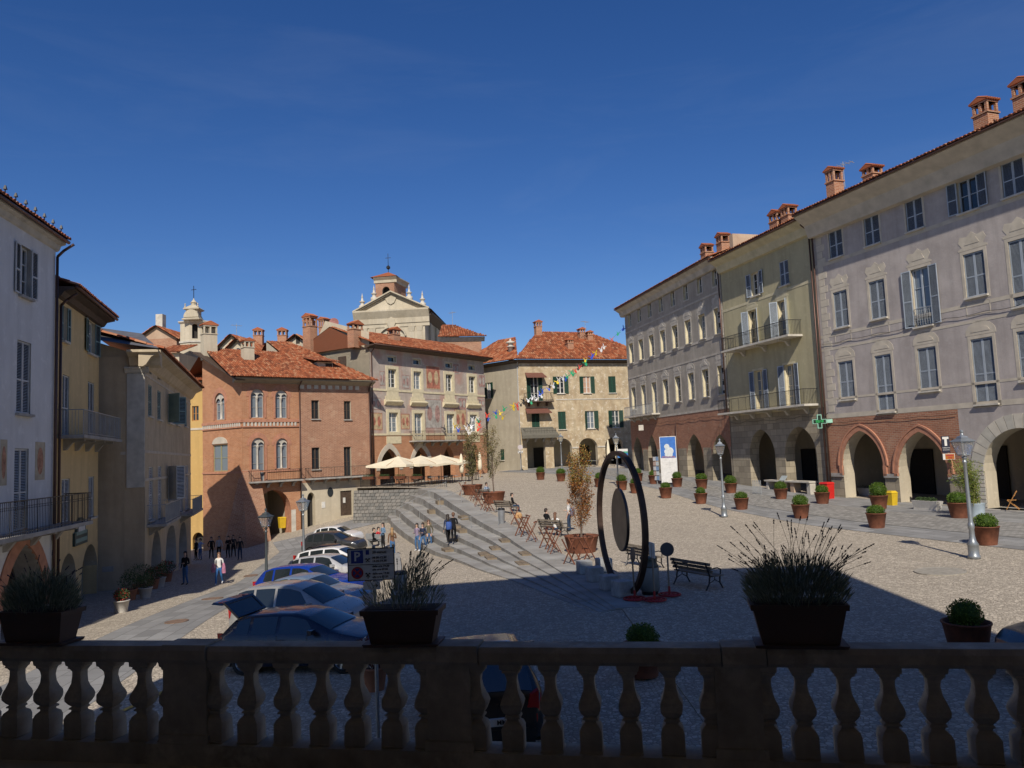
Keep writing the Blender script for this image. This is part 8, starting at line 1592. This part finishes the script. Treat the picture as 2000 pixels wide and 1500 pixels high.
# ------------------------------------------------------------------ cafe terrace
M_can = plain('cream_canvas', (0.72, 0.64, 0.47), .85, 0, .08, 3)
def parasol(label, P, rz, half=2.25, hz=2.05, pk=2.85):
    o = thing('parasol', label, 'parasol', P, rz, 'cafe parasols'); b = MB(); N = 6; rows = []
    for k in range(N + 1):
        t = k / N; h = half * t; z = pk - (pk - hz) * t ** .85; rows.append([(x * h, y * h, z - (.12 * t * (1 - abs(s_)) if True else 0)) for x, y, s_ in [(math.cos(a) / max(abs(math.cos(a)), abs(math.sin(a))), math.sin(a) / max(abs(math.cos(a)), abs(math.sin(a))), abs(math.cos(4 * (a + math.pi / 4) / 2))) for a in np.linspace(0, 6.2832, 17)[:-1]]])
    rows.append([(x * 1.005, y * 1.005, z - .2 + .03 * math.sin(i * 2.4)) for i, (x, y, z) in enumerate(rows[-1])]); b.loft(rows, 0, True, False); b.build('canopy', M_can, o)
    MB().tube((0, 0, 0), (0, 0, pk + .12), .035, .03, 8).build('pole', M_woodlt, o); b = MB()
    for a in range(8): t = a * math.pi / 4; mr = half * .95 / max(abs(math.cos(t)), abs(math.sin(t))); b.bar((0, 0, pk - .1), (mr * math.cos(t), mr * math.sin(t), hz - .04), .025, .02)
    b.build('ribs', M_woodlt, o); MB().box(-.4, .4, -.4, .4, 0, .1).build('base', M_stone, o); return o
def closed_parasol(label, P, h=2.9): o = thing('parasol', label, 'parasol', P, 0, 'folded parasols'); MB().lathe([(.05, .9), (.2, 1.0), (.24, 1.4), (.22, 1.9), (.16, 2.5), (.06, h - .05), (.02, h)], 9).build('folded_canopy', M_can, o, True); MB().tube((0, 0, 0), (0, 0, h), .03, .03, 8).build('pole', M_woodlt, o); MB().box(-.3, .3, -.3, .3, 0, .1).build('base', M_stone, o); return o
def terr(px, y): d = ray(px, 930); return gp(d[0] * y, y, 'u')
parasol('cream parasol nearest the brick palace, left of three', terr(779, 75.2), AF + .2); parasol('cream parasol in the middle of the three open ones', terr(823, 76.3), AF - .1); parasol('cream parasol on the right of the three open ones', terr(862, 79.5), AF)
closed_parasol('folded cream parasol just right of the open ones', terr(902, 79)); closed_parasol('folded cream parasol before the last frescoed palace arch', terr(938, 84.5)); closed_parasol('folded white parasol in the arcade of the buff corner house', gp(*(lambda d: (d[0] * 95.6, 95.6))(ray(1188, 880)), 'u'), 3.2); closed_parasol('folded white parasol behind the lamp in the ring', gp(*(lambda d: (d[0] * 93, 93))(ray(1204, 880)), 'u'), 3.0)
fence = [Vector((-14.9, 74.2, 0)), Vector((-11.6, 72.5, 0)), Vector((-8.3, 70.6, 0)), Vector((-6.3, 70.4, 0))]; fp = []
for a, c in zip(fence, fence[1:]): n = max(1, round((c - a).length / 1.6)); fp += [(a.lerp(c, k / n), a.lerp(c, (k + 1) / n)) for k in range(n)]
for k, (a, c) in enumerate(fp):
    A, C = gp(a.x, a.y, 'u'), gp(c.x, c.y, 'u'); o = thing('terrace_railing', 'grey bar railing panel, %s from the left along the cafe terrace' % ordn[k], 'railing', A, 0, 'cafe terrace railing'); d = C - A; b = MB(); b.bar((0, 0, .95), d * .98 + Vector((0, 0, .95)), .04, .04); b.bar((0, 0, .12), d * .98 + Vector((0, 0, .12)), .03, .03)
    for j in range(12): q = d * (.98 * j / 11); b.tube(q, q + Vector((0, 0, .95)), .012 if j % 11 else .03, .012 if j % 11 else .03, 4, 0, False)
    b.build('bars', M_iron, o)
    if k < 4: b = MB(); b.M = Matrix.Translation(d * .5 + Vector((0, 0, .75))) @ Matrix.Rotation(math.atan2(d.y, d.x), 4, 'Z'); b.frustum((0, 0), .6, .12, .65, .16, 0, .26); bx_ = thing('railing_planter', 'rusty planter box hung on the %s terrace railing panel' % ordn[k], 'planter', A, 0, 'planters on the terrace railing'); b.build('box', M_corten, bx_); f_ = MB(); [bush(f_, d * .5 + Vector((d.x * .0, 0, 0)) + d.normalized() * x + Vector((0, 0, 1.05)), .16, 90, k, .07) for x in (-.4, -.1, .2, .45)]; f_.build('foliage', M_grn, bx_)
def chair(label, P, rz): 
    o = thing('cafe_chair', label, 'chair', P, rz, 'cafe chairs on the terrace'); MB().box(-.2, .2, -.2, .2, .43, .46).build('seat', M_wood, o); MB().box(-.2, .2, -.22, -.19, .55, .85).build('backrest', M_wood, o)
    for x in (-.18, .18):
        for y in (-.19, .18): MB().tube((x, y, 0), (x, y, .86 if y < 0 else .44), .015, .015, 5).build('leg', M_iron, o)
    return o
kk = 0
for i, (px, y) in enumerate(((760, 75.6), (790, 74.2), (818, 74.0), (842, 75.4), (868, 77.0), (888, 78.2), (915, 80.5), (930, 82.5))):
    P = terr(px, y); cafe_table('round cafe table, %s from the left on the terrace' % ordn[i], P, 'cafe tables on the terrace')
    for s_ in (-1, 1): a = rnd.uniform(0, 3); q = P + Vector((s_ * .62 * math.cos(a), s_ * .62 * math.sin(a), 0)); chair('dark chair on the %s side of the %s cafe table from the left' % ('far' if s_ * math.sin(a) > 0 else 'near', ordn[i]), (q.x, q.y, q.z), a + (math.pi / 2 if s_ > 0 else -math.pi / 2))
for i, (px, y) in enumerate(((1150, 96.6), (1160, 95.2), (1182, 96.8), (1193, 95.4))): d = ray(px, 900); cafe_table('small table, %s from the left before the buff corner house arcade' % ordn[i], gp(d[0] * y, y, 'u'), 'tables at the buff corner house')
o = thing('round_road_sign', 'round sign with two small plates on a post by the buff corner house', 'road sign', G(1018, 922, 'u'), R(5)); MB().tube((0, 0, 0), (0, 0, 3.2), .04, .04, 8).build('post', M_iron_lt, o); b = MB(); b.M = Matrix.Translation((0, -.05, 2.9)) @ Matrix.Rotation(math.pi / 2, 4, 'X'); b.lathe([(.3, 0), (.3, .02)], 20); b.build('disc', plain('sign_white_red', (0.45, 0.4, 0.4), .5), o); MB().box(-.3, .3, -.06, -.04, 2.2, 2.5).build('plate', M_white, o)

# ------------------------------------------------------------------ garland of paper birds
def bird_mesh(c):
    b = MB(); w_ = .3
    for s_ in (-1, 1): b.loft([[(0, -.02, -.02), (0, .02, -.02), (0, .02, .06), (0, -.02, .06)], [(s_ * w_ * .6, -.015, .12), (s_ * w_ * .6, .015, .12), (s_ * w_ * .55, .015, .24), (s_ * w_ * .55, -.015, .24)], [(s_ * w_, -.005, .3), (s_ * w_, .005, .3), (s_ * w_ * .92, .005, .33), (s_ * w_ * .92, -.005, .33)]])
    b.loft([[(x * k, y, -.28 + z) for x, y in ((-.14, -.02), (.14, -.02), (.14, .02), (-.14, .02))] for k, z in ((.15, 0), (.8, .1), (1.0, .22), (.3, .36))]); return b.mesh('paper_bird', [c])
BC = {n: bird_mesh(plain('bird_%s' % n, c, .7, 0, .1)) for n, c in dict(red=(0.6, 0.05, 0.03), black=(0.015, 0.015, 0.018), white=(0.72, 0.72, 0.72), blue=(0.02, 0.08, 0.5), green=(0.01, 0.3, 0.13), yellow=(0.7, 0.5, 0.02), pink=(0.65, 0.16, 0.14)).items()}
bl_ = [(147, 570, 'red'), (225, 552, 'black'), (312, 545, 'white'), (325, 535, 'yellow'), (350, 552, 'white'), (358, 572, 'blue'), (432, 550, 'white'), (455, 520, 'black'), (462, 598, 'white'), (445, 585, 'white'), (490, 472, 'white'), (480, 540, 'white'), (538, 468, 'white'), (548, 490, 'green'), (552, 515, 'red'), (545, 562, 'red'), (625, 435, 'red'), (638, 470, 'blue'), (705, 410, 'blue'), (708, 445, 'green'), (748, 415, 'yellow'), (770, 457, 'yellow'), (785, 375, 'green'), (870, 372, 'yellow'), (868, 345, 'yellow'), (905, 338, 'red'), (912, 372, 'red'), (940, 335, 'black'), (965, 318, 'black'), (962, 292, 'black'), (1010, 295, 'white'), (1035, 315, 'green'), (1048, 272, 'white'), (1085, 285, 'white'), (1118, 240, 'blue'), (1130, 256, 'white'), (1140, 205, 'blue'), (1205, 162, 'black'), (1200, 190, 'blue'), (1240, 162, 'white'), (1278, 125, 'yellow'), (1288, 105, 'white'), (1330, 90, 'white'), (1358, 100, 'blue'), (1372, 75, 'green'), (1410, 35, 'green'), (1430, 52, 'green')]
bl_ = [(820 + x * .21, 720 + y * .21, c) for x, y, c in bl_] + [(1124, 725, 'red'), (1132, 717, 'red'), (1130, 719, 'black'), (1138, 713, 'black'), (1143, 704, 'yellow'), (1144, 710, 'green'), (1155, 698, 'blue'), (1158, 694, 'blue'), (1163, 690, 'yellow'), (1174, 683, 'white'), (1180, 678, 'white'), (1195, 663, 'pink'), (1207, 652, 'green'), (1218, 642, 'blue')]
ct_ = {}
for (px, py, c) in sorted(bl_):
    ct_[c] = ct_.get(c, 0) + 1; od_ = (ordn + ['thirteenth', 'fourteenth', 'fifteenth', 'sixteenth', 'seventeenth', 'eighteenth'])[ct_[c] - 1]
    t = (px - 845) / 375; P = at(px, py, 86.0 - 3.2 * t); o = put('paper_bird', BC[c]); o.location = P; o.rotation_euler = (rnd.uniform(-.5, .5), rnd.uniform(-.5, .5), rnd.uniform(-.9, .9)); s = rnd.uniform(.8, 1.1); o.scale = (s, s, s); tag(o, '%s %s paper bird from the left on the garland' % (od_, c), 'paper bird', '%s birds of the garland' % c)
bs = sorted(bl_); gl = MB(); pts = [at(p[0], p[1] - 2, 86.0 - 3.2 * (p[0] - 845) / 375) for p in bs[::3]] + [at(1222, 636, 82.8)]; gl.path(pts, .012, 4); go_ = gl.build('garland_wire', M_iron); tag(go_, 'thin wire of the bird garland strung across the square', 'wire')
# ------------------------------------------------------------------ aerials, dish, manhole covers
def aerial(label, px, py0, py1, y, n=5): A, C = at(px, py1, y), at(px, py0, y); o = thing('tv_aerial', label, 'aerial', A, rnd.uniform(0, 3)); h = (C - A).length; MB().tube((0, 0, -.5), (0, 0, h), .03, .025, 5).build('mast', M_iron_lt, o); b = MB(); b.bar((-.7, 0, h * .85), (.7, 0, h * .85), .03, .03); [b.bar((-.6 + k * 1.2 / (n - 1), -.35, h * .85), (-.6 + k * 1.2 / (n - 1), .35, h * .85), .025, .025) for k in range(n)]; b.build('dipoles', M_iron_lt, o)
aerial('roof aerial above the distant roofs left of centre', 462, 632, 657, 97); aerial('white roof aerial right of the church', 884, 607, 632, 120); aerial('roof aerial between chimneys of the mauve mansion', 1649, 316, 352, 51.0); aerial('roof aerials on the ridge of the buff corner house', 1143, 627, 637, 101)
o = thing('satellite_dish', 'reddish satellite dish on the gable beside the frescoed palace', 'satellite dish', at(651, 634, 89.0), R(-10)); b = MB(); b.M = Matrix.Rotation(R(70), 4, 'X'); b.lathe([(.05, .0), (.4, .06), (.75, .22), (.76, .23), (.4, .09), (.05, .03)], 20); b.build('dish', plain('reddish_dish', (0.3, 0.12, 0.1), .6), o); MB().tube((0, .1, -1.2), (0, .1, 0), .03, .03, 6).build('mount', M_iron, o)
for k, (px, py, rr, lb) in enumerate(((1836, 1117, .75, 'large round manhole cover on the sunny cobbles at right'), (345, 1215, .4, 'small rusty cover on the lit left street'), (415, 1170, .45, 'rusty drain cover beside the walking woman'), (490, 1125, .4, 'rusty cover near the dark street lamp'))):
    P = G(px, py); o = MB(); o.lathe([(rr, -.02), (rr, .018), (rr * .93, .02), (rr * .92, .012), (.01, .013)], 28); o = o.build('manhole_cover', plain('rusty_cover', (0.2, 0.13, 0.09), .8, .2, .3, 5) if k else plain('grey_cover', (0.3, 0.27, 0.22), .8, .1, .2, 5)); o.location = P; ground_tilt(o, P.x, P.y, 0); o.location.z += .02; tag(o, lb, 'manhole cover')
